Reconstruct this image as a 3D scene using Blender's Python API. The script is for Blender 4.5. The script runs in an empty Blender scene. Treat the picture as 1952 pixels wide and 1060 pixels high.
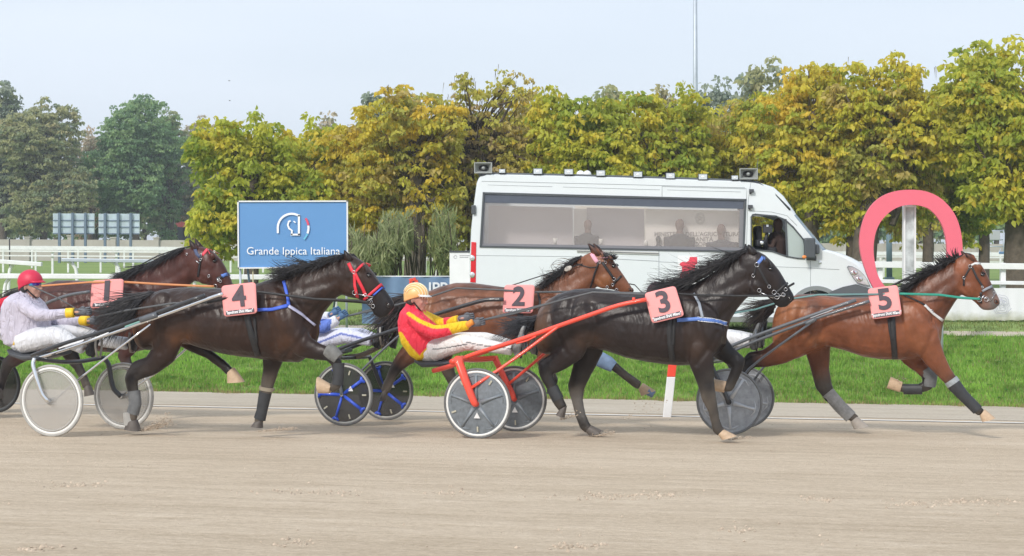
import bpy, math, random
import numpy as np
from mathutils import Vector, Matrix, noise as mnoise
from mathutils.kdtree import KDTree
from mathutils.bvhtree import BVHTree
R = math.radians
rng = random.Random(7)
scene = bpy.context.scene
col = scene.collection
# ---------------------------------------------------------------- camera, sky, sun, exposure
F, CX, HY, H = 2820.0, 976.0, 457.0, 1.975       # focal length in photo pixels, image centre, horizon row, eye height
cd = bpy.data.cameras.new('camera'); cam = bpy.data.objects.new('camera', cd); col.objects.link(cam)
cam.location = (0, 0, H); cam.rotation_euler = (R(90), 0, 0)
cd.sensor_width = 36; cd.lens = F/1952*36; cd.shift_y = -(530-HY)/1952; cd.clip_end = 4000; cd.clip_start = .05
scene.camera = cam
w = bpy.data.worlds.new('World'); scene.world = w; w.use_nodes = True
nt = w.node_tree; bg = nt.nodes['Background']; bg.inputs['Strength'].default_value = .1
SUN_EL, SUN_AZ = 37, 212
sky = nt.nodes.new('ShaderNodeTexSky'); sky.sky_type = 'NISHITA'; sky.sun_disc = False
sky.sun_elevation = R(SUN_EL); sky.sun_rotation = R(SUN_AZ); sky.air_density = 1.0; sky.dust_density = 1.5; sky.ozone_density = 1.5
tc = nt.nodes.new('ShaderNodeTexCoord'); mp = nt.nodes.new('ShaderNodeMapping'); mp.inputs['Scale'].default_value = (1.2, 1.2, 5)
cn = nt.nodes.new('ShaderNodeTexNoise'); cn.inputs['Scale'].default_value = 1.6; cn.inputs['Detail'].default_value = 4
nt.links.new(tc.outputs['Generated'], mp.inputs['Vector']); nt.links.new(mp.outputs['Vector'], cn.inputs['Vector'])
rp = nt.nodes.new('ShaderNodeMapRange'); rp.inputs['From Min'].default_value = .3; rp.inputs['From Max'].default_value = .7
rp.inputs['To Min'].default_value = .74; rp.inputs['To Max'].default_value = .93
nt.links.new(cn.outputs['Fac'], rp.inputs['Value'])
mx = nt.nodes.new('ShaderNodeMix'); mx.data_type = 'RGBA'
nt.links.new(rp.outputs['Result'], mx.inputs[0]); nt.links.new(sky.outputs['Color'], mx.inputs[6])
mx.inputs[7].default_value = (8.0, 8.75, 9.7, 1)
nt.links.new(mx.outputs[2], bg.inputs['Color'])
sd = bpy.data.lights.new('sun', 'SUN'); sd.energy = 2.5; sd.angle = R(9); sd.color = (1, .95, .88)
sun = bpy.data.objects.new('sun', sd); col.objects.link(sun); sun.location = (0, -20, 30)
az = R(SUN_AZ); sdir = Vector((math.sin(az)*math.cos(R(SUN_EL)), math.cos(az)*math.cos(R(SUN_EL)), math.sin(R(SUN_EL))))
sun.rotation_euler = sdir.to_track_quat('Z', 'Y').to_euler()
vs = scene.view_settings; vs.view_transform = 'Standard'; vs.look = 'None'; vs.gamma = 1; vs.exposure = .24
try: vs.use_curve_mapping = False
except Exception: pass
scene.cycles.use_denoising = True
scene.cycles.max_bounces = 8; scene.cycles.transparent_max_bounces = 16

# ---------------------------------------------------------------- helpers
TH = R(16); CT, ST = math.cos(TH), math.sin(TH); NQ = Vector((ST, CT, 0)); TD = Vector((CT, -ST, 0))
def P(px, py, Y): return Vector(((px-CX)/F*Y, Y, H-(py-HY)/F*Y))
def U(px, py, q, th=TH):                    # a point of the upright plane at distance q, turned by th
    return P(px, py, q/(math.cos(th)+(px-CX)/F*math.sin(th)))
def UY(px, q, th=TH): return q/(math.cos(th)+(px-CX)/F*math.sin(th))
GH = R(9.5); CG, SG = math.cos(GH), math.sin(GH); NG = Vector((SG, CG, 0)); TG = Vector((CG, -SG, 0))      # ground frame: the track edge runs at 9.5 degrees
Q0, Q1, Q2 = 14.3, 23.75, 28.6
def zg(q):
    if q < Q1: return -.0625*(q-Q0)
    if q < Q2:
        t = (q-Q1)/(Q2-Q1); t = t*t*(3-2*t)*.35+t*.65
        return -.5906+t*.8906
    return .3
def zxy(x, y): return zg(x*SG+y*CG)

class MB:
    def __init__(s): s.v = []; s.f = []; s.c = []; s.cc = (1, 1, 1)
    def add(s, pts, color=None):
        i = len(s.v); s.v += [tuple(p) for p in pts]; s.c += [tuple(color or s.cc)]*len(pts); return i
    def loft(s, rings, colors=None, cap=True, closed=False):
        n = len(rings[0]); idx = [s.add(r, colors[k] if colors else None) for k, r in enumerate(rings)]
        m = len(rings)
        for k in range(m if closed else m-1):
            a, b = idx[k], idx[(k+1) % m]
            for i in range(n):
                j = (i+1) % n; s.f.append((a+i, a+j, b+j, b+i))
        if cap and not closed:
            s.f.append(tuple(idx[0]+i for i in range(n))[::-1]); s.f.append(tuple(idx[-1]+i for i in range(n)))
    def tube(s, pts, r, n=8, color=None, closed=False, flat=1.0, up=None):
        pts = [Vector(p) for p in pts]; m = len(pts)
        rr = r if isinstance(r, (list, tuple)) else [r]*m
        rings = []; prev = None
        for k, p in enumerate(pts):
            if closed: t = pts[(k+1) % m]-pts[k-1]
            else: t = pts[min(k+1, m-1)]-pts[max(k-1, 0)]
            if t.length < 1e-9: t = Vector((0, 0, 1))
            t.normalize()
            if prev is None:
                u = Vector(up) if up else (Vector((0, 0, 1)) if abs(t.z) < .9 else Vector((0, 1, 0)))
                a = (u-t*u.dot(t)).normalized()
            else:
                a = (prev-t*prev.dot(t))
                a = a.normalized() if a.length > 1e-6 else t.orthogonal().normalized()
            prev = a; b = t.cross(a)
            rings.append([p+a*(rr[k]*math.cos(2*math.pi*i/n))+b*(rr[k]*flat*math.sin(2*math.pi*i/n)) for i in range(n)])
        s.loft(rings, [color or s.cc]*m, cap=not closed, closed=closed)
    def box(s, c, a, b, d, color=None):
        c = Vector(c); a = Vector(a); b = Vector(b); d = Vector(d)
        i = s.add([c+a*x+b*y+d*z for z in (-1, 1) for y in (-1, 1) for x in (-1, 1)], color)
        for q in ((0, 2, 3, 1), (4, 5, 7, 6), (0, 1, 5, 4), (2, 6, 7, 3), (0, 4, 6, 2), (1, 3, 7, 5)): s.f.append(tuple(i+k for k in q))
    def abox(s, x0, x1, y0, y1, z0, z1, color=None):
        s.box(((x0+x1)/2, (y0+y1)/2, (z0+z1)/2), ((x1-x0)/2, 0, 0), (0, (y1-y0)/2, 0), (0, 0, (z1-z0)/2), color)
    def ell(s, c, a, b, d, color=None, nu=14, nv=8):
        c = Vector(c); a = Vector(a); b = Vector(b); d = Vector(d); rings = []
        for k in range(nv+1):
            t = math.pi*(k+.02)/(nv+.04); rings.append([c+d*math.cos(t)+(a*math.cos(2*math.pi*i/nu)+b*math.sin(2*math.pi*i/nu))*math.sin(t) for i in range(nu)])
        s.loft(rings, [color or s.cc]*(nv+1))
    def quad(s, a, b, c, d, color=None):
        i = s.add([a, b, c, d], color); s.f.append((i, i+1, i+2, i+3))
    def mesh(s, name, origin=(0, 0, 0), fix=True):
        me = bpy.data.meshes.new(name); o = Vector(origin)
        me.from_pydata([(v[0]-o.x, v[1]-o.y, v[2]-o.z) for v in s.v], [], s.f)
        at = me.color_attributes.new('Col', 'FLOAT_COLOR', 'POINT')
        at.data.foreach_set('color', np.array([(c[0], c[1], c[2], 1) for c in s.c], dtype=np.float32).ravel())
        if fix:
            import bmesh
            bm = bmesh.new(); bm.from_mesh(me); bmesh.ops.recalc_face_normals(bm, faces=bm.faces); bm.to_mesh(me); bm.free()
        return me
def org(o):                                   # world origin of a (possibly nested) parent; no rotations are used
    v = Vector((0, 0, 0))
    while o is not None: v += o.location; o = o.parent
    return v
def link(name, me, mat, parent=None, origin=None, smooth=True):
    o = bpy.data.objects.new(name, me); col.objects.link(o)
    if parent is not None: o.parent = parent
    elif origin is not None: o.location = origin
    if mat is not None: me.materials.append(mat)
    if smooth: me.polygons.foreach_set('use_smooth', [True]*len(me.polygons))
    return o
def obj(name, mb, mat, parent=None, smooth=True, origin=None, fix=True, sharp=None):
    og = org(parent) if parent is not None else (Vector(origin) if origin is not None else Vector((0, 0, 0)))
    me = mb.mesh(name, og, fix)
    o = link(name, me, mat, parent, og if parent is None else None, smooth)
    if smooth and sharp:
        try: me.set_sharp_from_angle(angle=R(sharp))
        except Exception: pass
    return o
def empty(name, loc):
    o = bpy.data.objects.new(name, None); col.objects.link(o); o.location = loc; o.empty_display_size = .1; return o
def tag(o, label=None, cat=None, group=None, kind=None):
    if label: o['label'] = label
    if cat: o['category'] = cat
    if group: o['group'] = group
    if kind: o['kind'] = kind
    return o
def thing(name, label, cat, loc, group=None): return tag(empty(name, loc), label, cat, group)
def solid(o, t, off=0):
    m = o.modifiers.new('s', 'SOLIDIFY'); m.thickness = t; m.offset = off; return o
def bevel(o, wd, seg=2):
    m = o.modifiers.new('b', 'BEVEL'); m.width = wd; m.segments = seg; m.limit_method = 'ANGLE'; m.angle_limit = R(40); return o
def remesh(mb, voxel, smooth_it=6, factor=.5, kcol=5):     # melt overlapping solids into one continuous skin, colours carried over
    me = mb.mesh('tmp'); ob = bpy.data.objects.new('tmp', me); col.objects.link(ob)
    m = ob.modifiers.new('r', 'REMESH'); m.mode = 'VOXEL'; m.voxel_size = voxel; m.adaptivity = 0
    if smooth_it:
        m2 = ob.modifiers.new('s', 'SMOOTH'); m2.factor = factor; m2.iterations = smooth_it
    dg = bpy.context.evaluated_depsgraph_get(); dg.update()
    out = bpy.data.meshes.new_from_object(ob.evaluated_get(dg))
    bpy.data.objects.remove(ob); bpy.data.meshes.remove(me)
    # colour sampling needs points along long faces too
    pts = []; cols = []
    V = mb.v; C = mb.c
    for f in mb.f:
        if len(f) == 4:
            for (a, b) in ((.25, .25), (.75, .25), (.25, .75), (.75, .75), (.5, .5)):
                w_ = ((1-a)*(1-b), a*(1-b), a*b, (1-a)*b)
                pts.append([sum(V[f[i]][k]*w_[i] for i in range(4)) for k in range(3)])
                cols.append([sum(C[f[i]][k]*w_[i] for i in range(4)) for k in range(3)])
    kd = KDTree(len(pts))
    for i, p in enumerate(pts): kd.insert(p, i)
    kd.balance()
    n = len(out.vertices); cc = np.ones((n, 4), dtype=np.float32)
    for i, v in enumerate(out.vertices):
        s_ = [0, 0, 0]; wt = 0
        for (_, j, d) in kd.find_n(v.co, kcol):
            w_ = 1/(d*d+1e-5); wt += w_; c = cols[j]
            s_[0] += c[0]*w_; s_[1] += c[1]*w_; s_[2] += c[2]*w_
        cc[i, :3] = [x/wt for x in s_]
    while out.color_attributes: out.color_attributes.remove(out.color_attributes[0])
    at = out.color_attributes.new('Col', 'FLOAT_COLOR', 'POINT'); at.data.foreach_set('color', cc.ravel())
    out.materials.clear()
    return out
def shift_mesh(me, o):
    me.transform(Matrix.Translation(-Vector(o)))
def text_mesh(s, size, bold=0.0, extrude=.0, align='CENTER', space=1.0):
    cu = bpy.data.curves.new('t', 'FONT'); cu.body = s; cu.size = size; cu.offset = bold; cu.extrude = extrude
    cu.align_x = align; cu.align_y = 'CENTER'; cu.space_character = space; cu.resolution_u = 4
    ob = bpy.data.objects.new('t', cu); col.objects.link(ob)
    dg = bpy.context.evaluated_depsgraph_get(); dg.update()
    me = bpy.data.meshes.new_from_object(ob.evaluated_get(dg)); bpy.data.objects.remove(ob)
    me.materials.clear()
    return me
def text(name, s, size, c, xd, ud, mat, parent=None, bold=0.0, extrude=.001, align='CENTER', sx=1.0, shear=0.0, space=1.0):
    me = text_mesh(s, size, bold, extrude, align, space)
    xd = Vector(xd).normalized(); ud = Vector(ud).normalized(); nd = xd.cross(ud)
    og = org(parent) if parent is not None else Vector((0, 0, 0)); c = Vector(c)
    for v in me.vertices:
        x, y, z = v.co; v.co = c+xd*((x+shear*y)*sx)+ud*y+nd*z-og
    return link(name, me, mat, parent, smooth=False)
def poly_plate(outer, holes, mat3, thick):               # 2D outline with holes, filled, as a mesh; mat3 maps (x, y, z) to world
    cu = bpy.data.curves.new('p', 'CURVE'); cu.dimensions = '2D'; cu.fill_mode = 'BOTH'; cu.extrude = thick/2
    for loop in [outer]+holes:
        sp = cu.splines.new('POLY'); sp.points.add(len(loop)-1)
        for i, (x, y) in enumerate(loop): sp.points[i].co = (x, y, 0, 1)
        sp.use_cyclic_u = True
    ob = bpy.data.objects.new('p', cu); col.objects.link(ob)
    dg = bpy.context.evaluated_depsgraph_get(); dg.update()
    me = bpy.data.meshes.new_from_object(ob.evaluated_get(dg)); bpy.data.objects.remove(ob)
    for v in me.vertices: v.co = mat3(*v.co)
    me.materials.clear()
    return me

MATS = {}
def mat(name, color=(.5, .5, .5), rough=.6, metal=0, spec=.5, attr=False, nvar=0, nscale=5, bump=0, bscale=40, coat=0, alpha=1, trans=0, sheen=0, stretch=None, aniso=None):
    if name in MATS: return MATS[name]
    m = bpy.data.materials.new(name); m.use_nodes = True; t = m.node_tree; b = t.nodes['Principled BSDF']
    b.inputs['Base Color'].default_value = (*color, 1); b.inputs['Roughness'].default_value = rough
    b.inputs['Metallic'].default_value = metal; b.inputs['Specular IOR Level'].default_value = spec
    b.inputs['Coat Weight'].default_value = coat; b.inputs['Alpha'].default_value = alpha
    b.inputs['Sheen Weight'].default_value = sheen
    src = None
    if attr:
        a = t.nodes.new('ShaderNodeAttribute'); a.attribute_name = 'Col'; src = a.outputs['Color']
    tcn = t.nodes.new('ShaderNodeTexCoord'); vec = tcn.outputs['Object']
    if stretch:
        mpn = t.nodes.new('ShaderNodeMapping'); mpn.inputs['Rotation'].default_value = (0, 0, stretch[0]); mpn.inputs['Scale'].default_value = stretch[1]
        t.links.new(vec, mpn.inputs['Vector']); vec = mpn.outputs['Vector']
    if nvar:
        n = t.nodes.new('ShaderNodeTexNoise'); n.inputs['Scale'].default_value = nscale; n.inputs['Detail'].default_value = 6; n.inputs['Roughness'].default_value = .6
        t.links.new(vec, n.inputs['Vector'])
        mr = t.nodes.new('ShaderNodeMapRange'); mr.inputs['From Min'].default_value = .25; mr.inputs['From Max'].default_value = .75
        mr.inputs['To Min'].default_value = 1-nvar; mr.inputs['To Max'].default_value = 1+nvar
        t.links.new(n.outputs['Fac'], mr.inputs['Value'])
        vm = t.nodes.new('ShaderNodeVectorMath'); vm.operation = 'SCALE'
        if src: t.links.new(src, vm.inputs[0])
        else: vm.inputs[0].default_value = color
        t.links.new(mr.outputs['Result'], vm.inputs['Scale']); src = vm.outputs[0]
    if src: t.links.new(src, b.inputs['Base Color'])
    if bump:
        n2 = t.nodes.new('ShaderNodeTexNoise'); n2.inputs['Scale'].default_value = bscale; n2.inputs['Detail'].default_value = 5
        t.links.new(vec, n2.inputs['Vector'])
        bp = t.nodes.new('ShaderNodeBump'); bp.inputs['Strength'].default_value = bump; bp.inputs['Distance'].default_value = .02
        t.links.new(n2.outputs['Fac'], bp.inputs['Height']); t.links.new(bp.outputs['Normal'], b.inputs['Normal'])
    MATS[name] = m; return m
def leafmat(name, tr=.35, rough=.55):
    m = bpy.data.materials.new(name); m.use_nodes = True; t = m.node_tree; b = t.nodes['Principled BSDF']; out = t.nodes['Material Output']
    a = t.nodes.new('ShaderNodeAttribute'); a.attribute_name = 'Col'
    t.links.new(a.outputs['Color'], b.inputs['Base Color']); b.inputs['Roughness'].default_value = rough; b.inputs['Specular IOR Level'].default_value = .3
    tl = t.nodes.new('ShaderNodeBsdfTranslucent'); t.links.new(a.outputs['Color'], tl.inputs['Color'])
    ms = t.nodes.new('ShaderNodeMixShader'); ms.inputs[0].default_value = tr
    t.links.new(b.outputs[0], ms.inputs[1]); t.links.new(tl.outputs[0], ms.inputs[2]); t.links.new(ms.outputs[0], out.inputs['Surface'])
    MATS[name] = m; return m
LEAF = leafmat('leaf', .55); GRASS = leafmat('grass_blade', .4, .6)
BARK = mat('bark', (.1, .08, .06), .9, nvar=.4, nscale=8, bump=.8, bscale=12)
WHITE = mat('white_paint', (.78, .79, .8), .4, nvar=.06, nscale=3)
WHITE_OLD = mat('white_rail_paint', (.74, .75, .76), .5, nvar=.1, nscale=6)
BLACK = mat('black_leather', (.02, .02, .022), .5, bump=.2, bscale=60)
DGREY = mat('dark_grey_plastic', (.06, .065, .075), .5, nvar=.1)
STEEL = mat('steel', (.55, .56, .58), .25, metal=1)
CHROME = mat('chrome', (.75, .76, .78), .15, metal=1)
GALV = mat('galvanised_steel', (.45, .5, .56), .5, metal=.4, nvar=.1, nscale=4)
RED = mat('red_paint', (.86, .085, .05), .3, coat=.3, nvar=.06)
RUBBER = mat('rubber', (.09, .085, .08), .8, nvar=.25, nscale=15)

def np_mesh(name, verts, faces, cols, mat_, parent=None, origin=None):
    me = bpy.data.meshes.new(name); nv = len(verts); nf, k = faces.shape
    me.vertices.add(nv); me.vertices.foreach_set('co', verts.astype(np.float32).ravel())
    me.loops.add(nf*k); me.loops.foreach_set('vertex_index', faces.astype(np.int32).ravel())
    me.polygons.add(nf); me.polygons.foreach_set('loop_start', np.arange(0, nf*k, k, dtype=np.int32))
    me.update(calc_edges=True)
    at = me.color_attributes.new('Col', 'FLOAT_COLOR', 'POINT')
    c4 = np.ones((nv, 4), dtype=np.float32); c4[:, :3] = cols; at.data.foreach_set('color', c4.ravel())
    return link(name, me, mat_, parent, origin, smooth=False)

# ---------------------------------------------------------------- ground, track, grass
def strip(name, qs, t0, t1, dz, mat_, nt_=40, kind='structure'):
    mb = MB(); rows = []
    for q in qs:
        rows.append([NG*q+TG*(t0+(t1-t0)*i/nt_)+Vector((0, 0, zg(q)+dz)) for i in range(nt_+1)])
    idx = [mb.add(r) for r in rows]
    for a, b in zip(idx, idx[1:]):
        for i in range(nt_): mb.f.append((a+i, a+i+1, b+i+1, b+i))
    return tag(obj(name, mb, mat_, smooth=True, fix=False), kind=kind)
# infield turf material
def turf_mat():
    m = bpy.data.materials.new('infield_turf'); m.use_nodes = True; t = m.node_tree; b = t.nodes['Principled BSDF']; b.inputs['Roughness'].default_value = .85; b.inputs['Specular IOR Level'].default_value = .15
    tcn = t.nodes.new('ShaderNodeTexCoord')
    n1 = t.nodes.new('ShaderNodeTexNoise'); n1.inputs['Scale'].default_value = .12; n1.inputs['Detail'].default_value = 8
    n2 = t.nodes.new('ShaderNodeTexNoise'); n2.inputs['Scale'].default_value = 6; n2.inputs['Detail'].default_value = 6
    t.links.new(tcn.outputs['Object'], n1.inputs['Vector']); t.links.new(tcn.outputs['Object'], n2.inputs['Vector'])
    ad = t.nodes.new('ShaderNodeMath'); ad.operation = 'ADD'; t.links.new(n1.outputs['Fac'], ad.inputs[0]); t.links.new(n2.outputs['Fac'], ad.inputs[1])
    cr = t.nodes.new('ShaderNodeValToRGB'); e = cr.color_ramp.elements; e[0].position = .35; e[0].color = (.15, .23, .06, 1); e[1].position = .68; e[1].color = (.27, .35, .11, 1)
    ml = t.nodes.new('ShaderNodeMath'); ml.operation = 'MULTIPLY'; ml.inputs[1].default_value = .5
    t.links.new(ad.outputs[0], ml.inputs[0]); t.links.new(ml.outputs[0], cr.inputs['Fac']); t.links.new(cr.outputs['Color'], b.inputs['Base Color'])
    bp = t.nodes.new('ShaderNodeBump'); bp.inputs['Strength'].default_value = .5; bp.inputs['Distance'].default_value = .05
    t.links.new(n2.outputs['Fac'], bp.inputs['Height']); t.links.new(bp.outputs['Normal'], b.inputs['Normal'])
    return m
TURF = turf_mat()
def sand_mat(name, c0, c1, c2):
    m = bpy.data.materials.new(name); m.use_nodes = True; t = m.node_tree; b = t.nodes['Principled BSDF']; b.inputs['Roughness'].default_value = .92; b.inputs['Specular IOR Level'].default_value = .15
    tcn = t.nodes.new('ShaderNodeTexCoord')
    def nz(scale, stretch, det=6, rough=.6):
        mpn = t.nodes.new('ShaderNodeMapping'); mpn.vector_type = 'TEXTURE'; mpn.inputs['Rotation'].default_value = (0, 0, -GH); mpn.inputs['Scale'].default_value = stretch
        t.links.new(tcn.outputs['Object'], mpn.inputs['Vector'])
        n = t.nodes.new('ShaderNodeTexNoise'); n.inputs['Scale'].default_value = scale; n.inputs['Detail'].default_value = det; n.inputs['Roughness'].default_value = rough
        t.links.new(mpn.outputs['Vector'], n.inputs['Vector']); return n.outputs['Fac']
    streak = nz(2.2, (14, 1, 1), 8, .65); fine = nz(9, (4, 1, 1), 8, .7); broad = nz(.5, (5, 1, 1), 3); grain = nz(38, (1.6, 1, 1), 6, .85)
    def mix(a, b_, f):
        q_ = t.nodes.new('ShaderNodeMix'); q_.data_type = 'FLOAT'; q_.inputs[0].default_value = f; t.links.new(a, q_.inputs[2]); t.links.new(b_, q_.inputs[3]); return q_.outputs[0]
    harrow = nz(16, (11, 1, 1), 8, .75); rake = nz(42, (7, 1, 1), 5, .7)
    h = mix(mix(mix(streak, broad, .4), mix(harrow, rake, .45), .5), mix(fine, grain, .7), .5)
    cr = t.nodes.new('ShaderNodeValToRGB'); e = cr.color_ramp.elements; e[0].position = .43; e[0].color = (*c0, 1); e[1].position = .57; e[1].color = (*c2, 1)
    k = cr.color_ramp.elements.new(.5); k.color = (*c1, 1)
    t.links.new(h, cr.inputs['Fac']); t.links.new(cr.outputs['Color'], b.inputs['Base Color'])
    bp = t.nodes.new('ShaderNodeBump'); bp.inputs['Strength'].default_value = 1; bp.inputs['Distance'].default_value = .045
    t.links.new(mix(mix(fine, grain, .5), mix(harrow, rake, .5), .5), bp.inputs['Height'])
    bp2 = t.nodes.new('ShaderNodeBump'); bp2.inputs['Strength'].default_value = .5; bp2.inputs['Distance'].default_value = .05
    t.links.new(streak, bp2.inputs['Height']); t.links.new(bp.outputs['Normal'], bp2.inputs['Normal']); t.links.new(bp2.outputs['Normal'], b.inputs['Normal'])
    return m
SAND = sand_mat('track_sand', (.45, .36, .26), (.59, .483, .362), (.71, .6, .47))
SAND_IN = sand_mat('raked_edge_sand', (.42, .36, .285), (.53, .465, .375), (.63, .57, .48))
LIME = sand_mat('lime_line', (.62, .59, .54), (.76, .73, .69), (.86, .84, .8))
qs = [-60, 0, 10, 20, 23.75]+[23.75+4.85*i/12 for i in range(1, 13)]+[40, 70, 120, 250, 480]
strip('ground', qs, -450, 450, -.012, TURF, 60)
strip('dirt_track', [-40, 0, 6, 10, 14, 18, 21, 23.7], -80, 80, 0, SAND, 40)
# paler raked margin by the inner edge and the worn lime line, each a thin sheet of its own
def ragged(name, q0, q1, dz, mat_, amp, slope=0.0, step=.12):
    mb = MB(); A = []; B = []; t = -24.0
    while t < 18:
        a = q0+slope*t+mnoise.noise(Vector((t*1.3, q0, 0)))*amp+mnoise.noise(Vector((t*6, q0, 4)))*amp*.4
        b = q1+slope*t+mnoise.noise(Vector((t*1.7, q1, 9)))*amp+mnoise.noise(Vector((t*7, q1, 2)))*amp*.4
        b = min(b, 23.69)
        A.append(NG*a+TG*t+Vector((0, 0, zg(a)+dz))); B.append(NG*b+TG*t+Vector((0, 0, zg(b)+dz))); t += step
    i = mb.add(A); j = mb.add(B)
    for k in range(len(A)-1): mb.f.append((i+k, i+k+1, j+k+1, j+k))
    return tag(obj(name, mb, mat_, fix=False), kind='structure')
ragged('track_margin', 19.6, 23.9, .004, SAND_IN, .12)
ragged('track_line', 19.03, 19.22, .008, LIME, .025, slope=-.0)

def blades(name, n, q0, q1, t0, t1, hmin, hmax, wd, c0, c1, label, kind='stuff', dens=None, lean=.5, seed=1, yellow=.06, dead_edge=True):
    r = np.random.RandomState(seed)
    q = r.uniform(q0, q1, n); t = r.uniform(t0, t1, n)
    # clumps: pull blades towards random tuft centres
    nc = max(1, n//14); ci = r.randint(0, nc, n); cq = r.uniform(q0, q1, nc); ct = r.uniform(t0, t1, nc)
    pull = r.uniform(0, 1, n) < .6
    q = np.where(pull, cq[ci]+r.normal(0, .05, n), q); t = np.where(pull, ct[ci]+r.normal(0, .07, n), t)
    q = np.clip(q, q0, q1+.02)
    if dead_edge:
        e_ = np.array([max(0, mnoise.noise(Vector((a*1.1, 3, 0)))+.5*mnoise.noise(Vector((a*4.5, 7, 0)))) for a in t]); q = np.where(q < q0+.7, q-e_*.75*r.uniform(0, 1, n), q)
    zq = np.array([zg(x) for x in np.linspace(q0-1, q1+1, 400)]); z = np.interp(q, np.linspace(q0-1, q1+1, 400), zq)
    x = SG*q+CG*t; y = CG*q-SG*t
    hh = r.uniform(hmin, hmax, n)*np.where(pull, r.uniform(.8, 1.3, nc)[ci], .7)
    an = r.uniform(0, 2*np.pi, n); le = r.uniform(0, lean, n)*hh
    wa = r.uniform(0, np.pi, n); wx = np.cos(wa)*wd*r.uniform(.6, 1.4, n); wy = np.sin(wa)*wd*r.uniform(.6, 1.4, n)
    b0 = np.stack([x-wx, y-wy, z-.01], 1); b1 = np.stack([x+wx, y+wy, z-.01], 1)
    mx_, my_ = x+np.cos(an)*le*.35, y+np.sin(an)*le*.35
    m0 = np.stack([mx_-wx*.7, my_-wy*.7, z+hh*.6], 1); m1 = np.stack([mx_+wx*.7, my_+wy*.7, z+hh*.6], 1)
    tp = np.stack([x+np.cos(an)*le, y+np.sin(an)*le, z+hh*.97], 1)
    V = np.stack([b0, b1, m1, m0, tp], 1).reshape(-1, 3); i = np.arange(n)*5
    Fq = np.concatenate([np.stack([i, i+1, i+2], 1), np.stack([i, i+2, i+3], 1), np.stack([i+3, i+2, i+4], 1)])
    f = r.uniform(0, 1, (n, 1)); C = np.array(c0)*(1-f)+np.array(c1)*f
    pn = np.array([mnoise.noise(Vector((a*.35, b*.6, 3))) for a, b in zip(t, q)]); pn2 = np.array([mnoise.noise(Vector((a*2.1, b*3.6, 8))) for a, b in zip(t, q)]); C = C*(1+.4*pn[:, None]+.5*pn2[:, None])
    yl = r.uniform(0, 1, n) < yellow+(np.exp(-(q-q0)/.35)*.5 if dead_edge else 0)
    C[yl] = np.array([.34, .29, .13])*r.uniform(.7, 1.2, (yl.sum(), 1))
    o = np_mesh(name, V, Fq, np.repeat(C, 5, axis=0), GRASS); tag(o, label, 'grass', kind=kind); return o
blades('bank_grass', 330000, 23.5, 28.0, -20, 12, .025, .085, .0055, (.135, .29, .04), (.33, .52, .1), 'lush bright green grass covering the bank beside the track', seed=3)
blades('verge_grass', 38000, 28.3, 34, -22, 13, .02, .05, .006, (.13, .19, .05), (.24, .28, .1), 'short mown grass behind the bank under the white rails', seed=5, yellow=.12, dead_edge=False)
strip('path', [28.0, 28.15, 28.3, 28.42], -60, 60, .004, SAND_IN, 40)
# broad leaved weeds on the bank
mbw = MB(); rr = random.Random(12)
for k in range(420):
    q = rr.uniform(23.9, 27.9); t = rr.uniform(-20, 12); c0 = NG*q+TG*t+Vector((0, 0, zg(q)+.03))
    for j in range(5):
        a = j*1.26+rr.random(); d = Vector((math.cos(a), math.sin(a), .45)); sdv = Vector((-math.sin(a), math.cos(a), 0))*.018; L = rr.uniform(.04, .08)
        cc = (.07*rr.uniform(.8, 1.4), .22*rr.uniform(.8, 1.3), .03)
        mbw.quad(c0, c0+d*L*.5+sdv, c0+d*L+Vector((0, 0, -.01)), c0+d*L*.5-sdv, cc)
tag(obj('weeds', mbw, GRASS, smooth=False, fix=False), 'low broad leaved weeds scattered through the bank grass', 'weeds', kind='stuff')
# loose clods and hoof marks on the track
def clods(name, pts, label, seed=1):
    mb = MB(); r_ = random.Random(seed)
    for (p, s_) in pts:
        a = [Vector((r_.uniform(-1, 1), r_.uniform(-1, 1), r_.uniform(-1, 1))).normalized()*s_*r_.uniform(.6, 1.3) for _ in range(7)]
        k = r_.uniform(.85, 1.2); c = (.46*k, .375*k, .29*k)
        i = mb.add([p+Vector((s_, 0, 0)), p+Vector((0, s_, 0)), p-Vector((s_, 0, 0)), p-Vector((0, s_, 0)), p+Vector((0, 0, s_*.8)), p-Vector((0, 0, s_*.5))], c)
        mb.v[i:] = [tuple(Vector(v)+a[n_ % 7]*.35) for n_, v in enumerate(mb.v[i:])]
        for (x, y) in ((0, 1), (1, 2), (2, 3), (3, 0)): mb.f.append((i+x, i+y, i+4)); mb.f.append((i+y, i+x, i+5))
    return tag(obj(name, mb, CLOD, smooth=False), label, 'dirt', kind='stuff')
CLOD = mat('sand_clod', (.4, .32, .25), .95, attr=True, nvar=.15, nscale=20)
pts = []
for k in range(3400):
    q = 6.5+(rr.random()**1.0)*15; t = rr.uniform(-7, 7)*(.4+q/18)
    if mnoise.noise(Vector((t*.25, q*2.2, 0))) < -.05 and rr.random() < .8: continue
    pts.append((NG*q+TG*t+Vector((0, 0, zg(q)+.001)), rr.choice([.003, .004, .005, .006, .009])))
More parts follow.
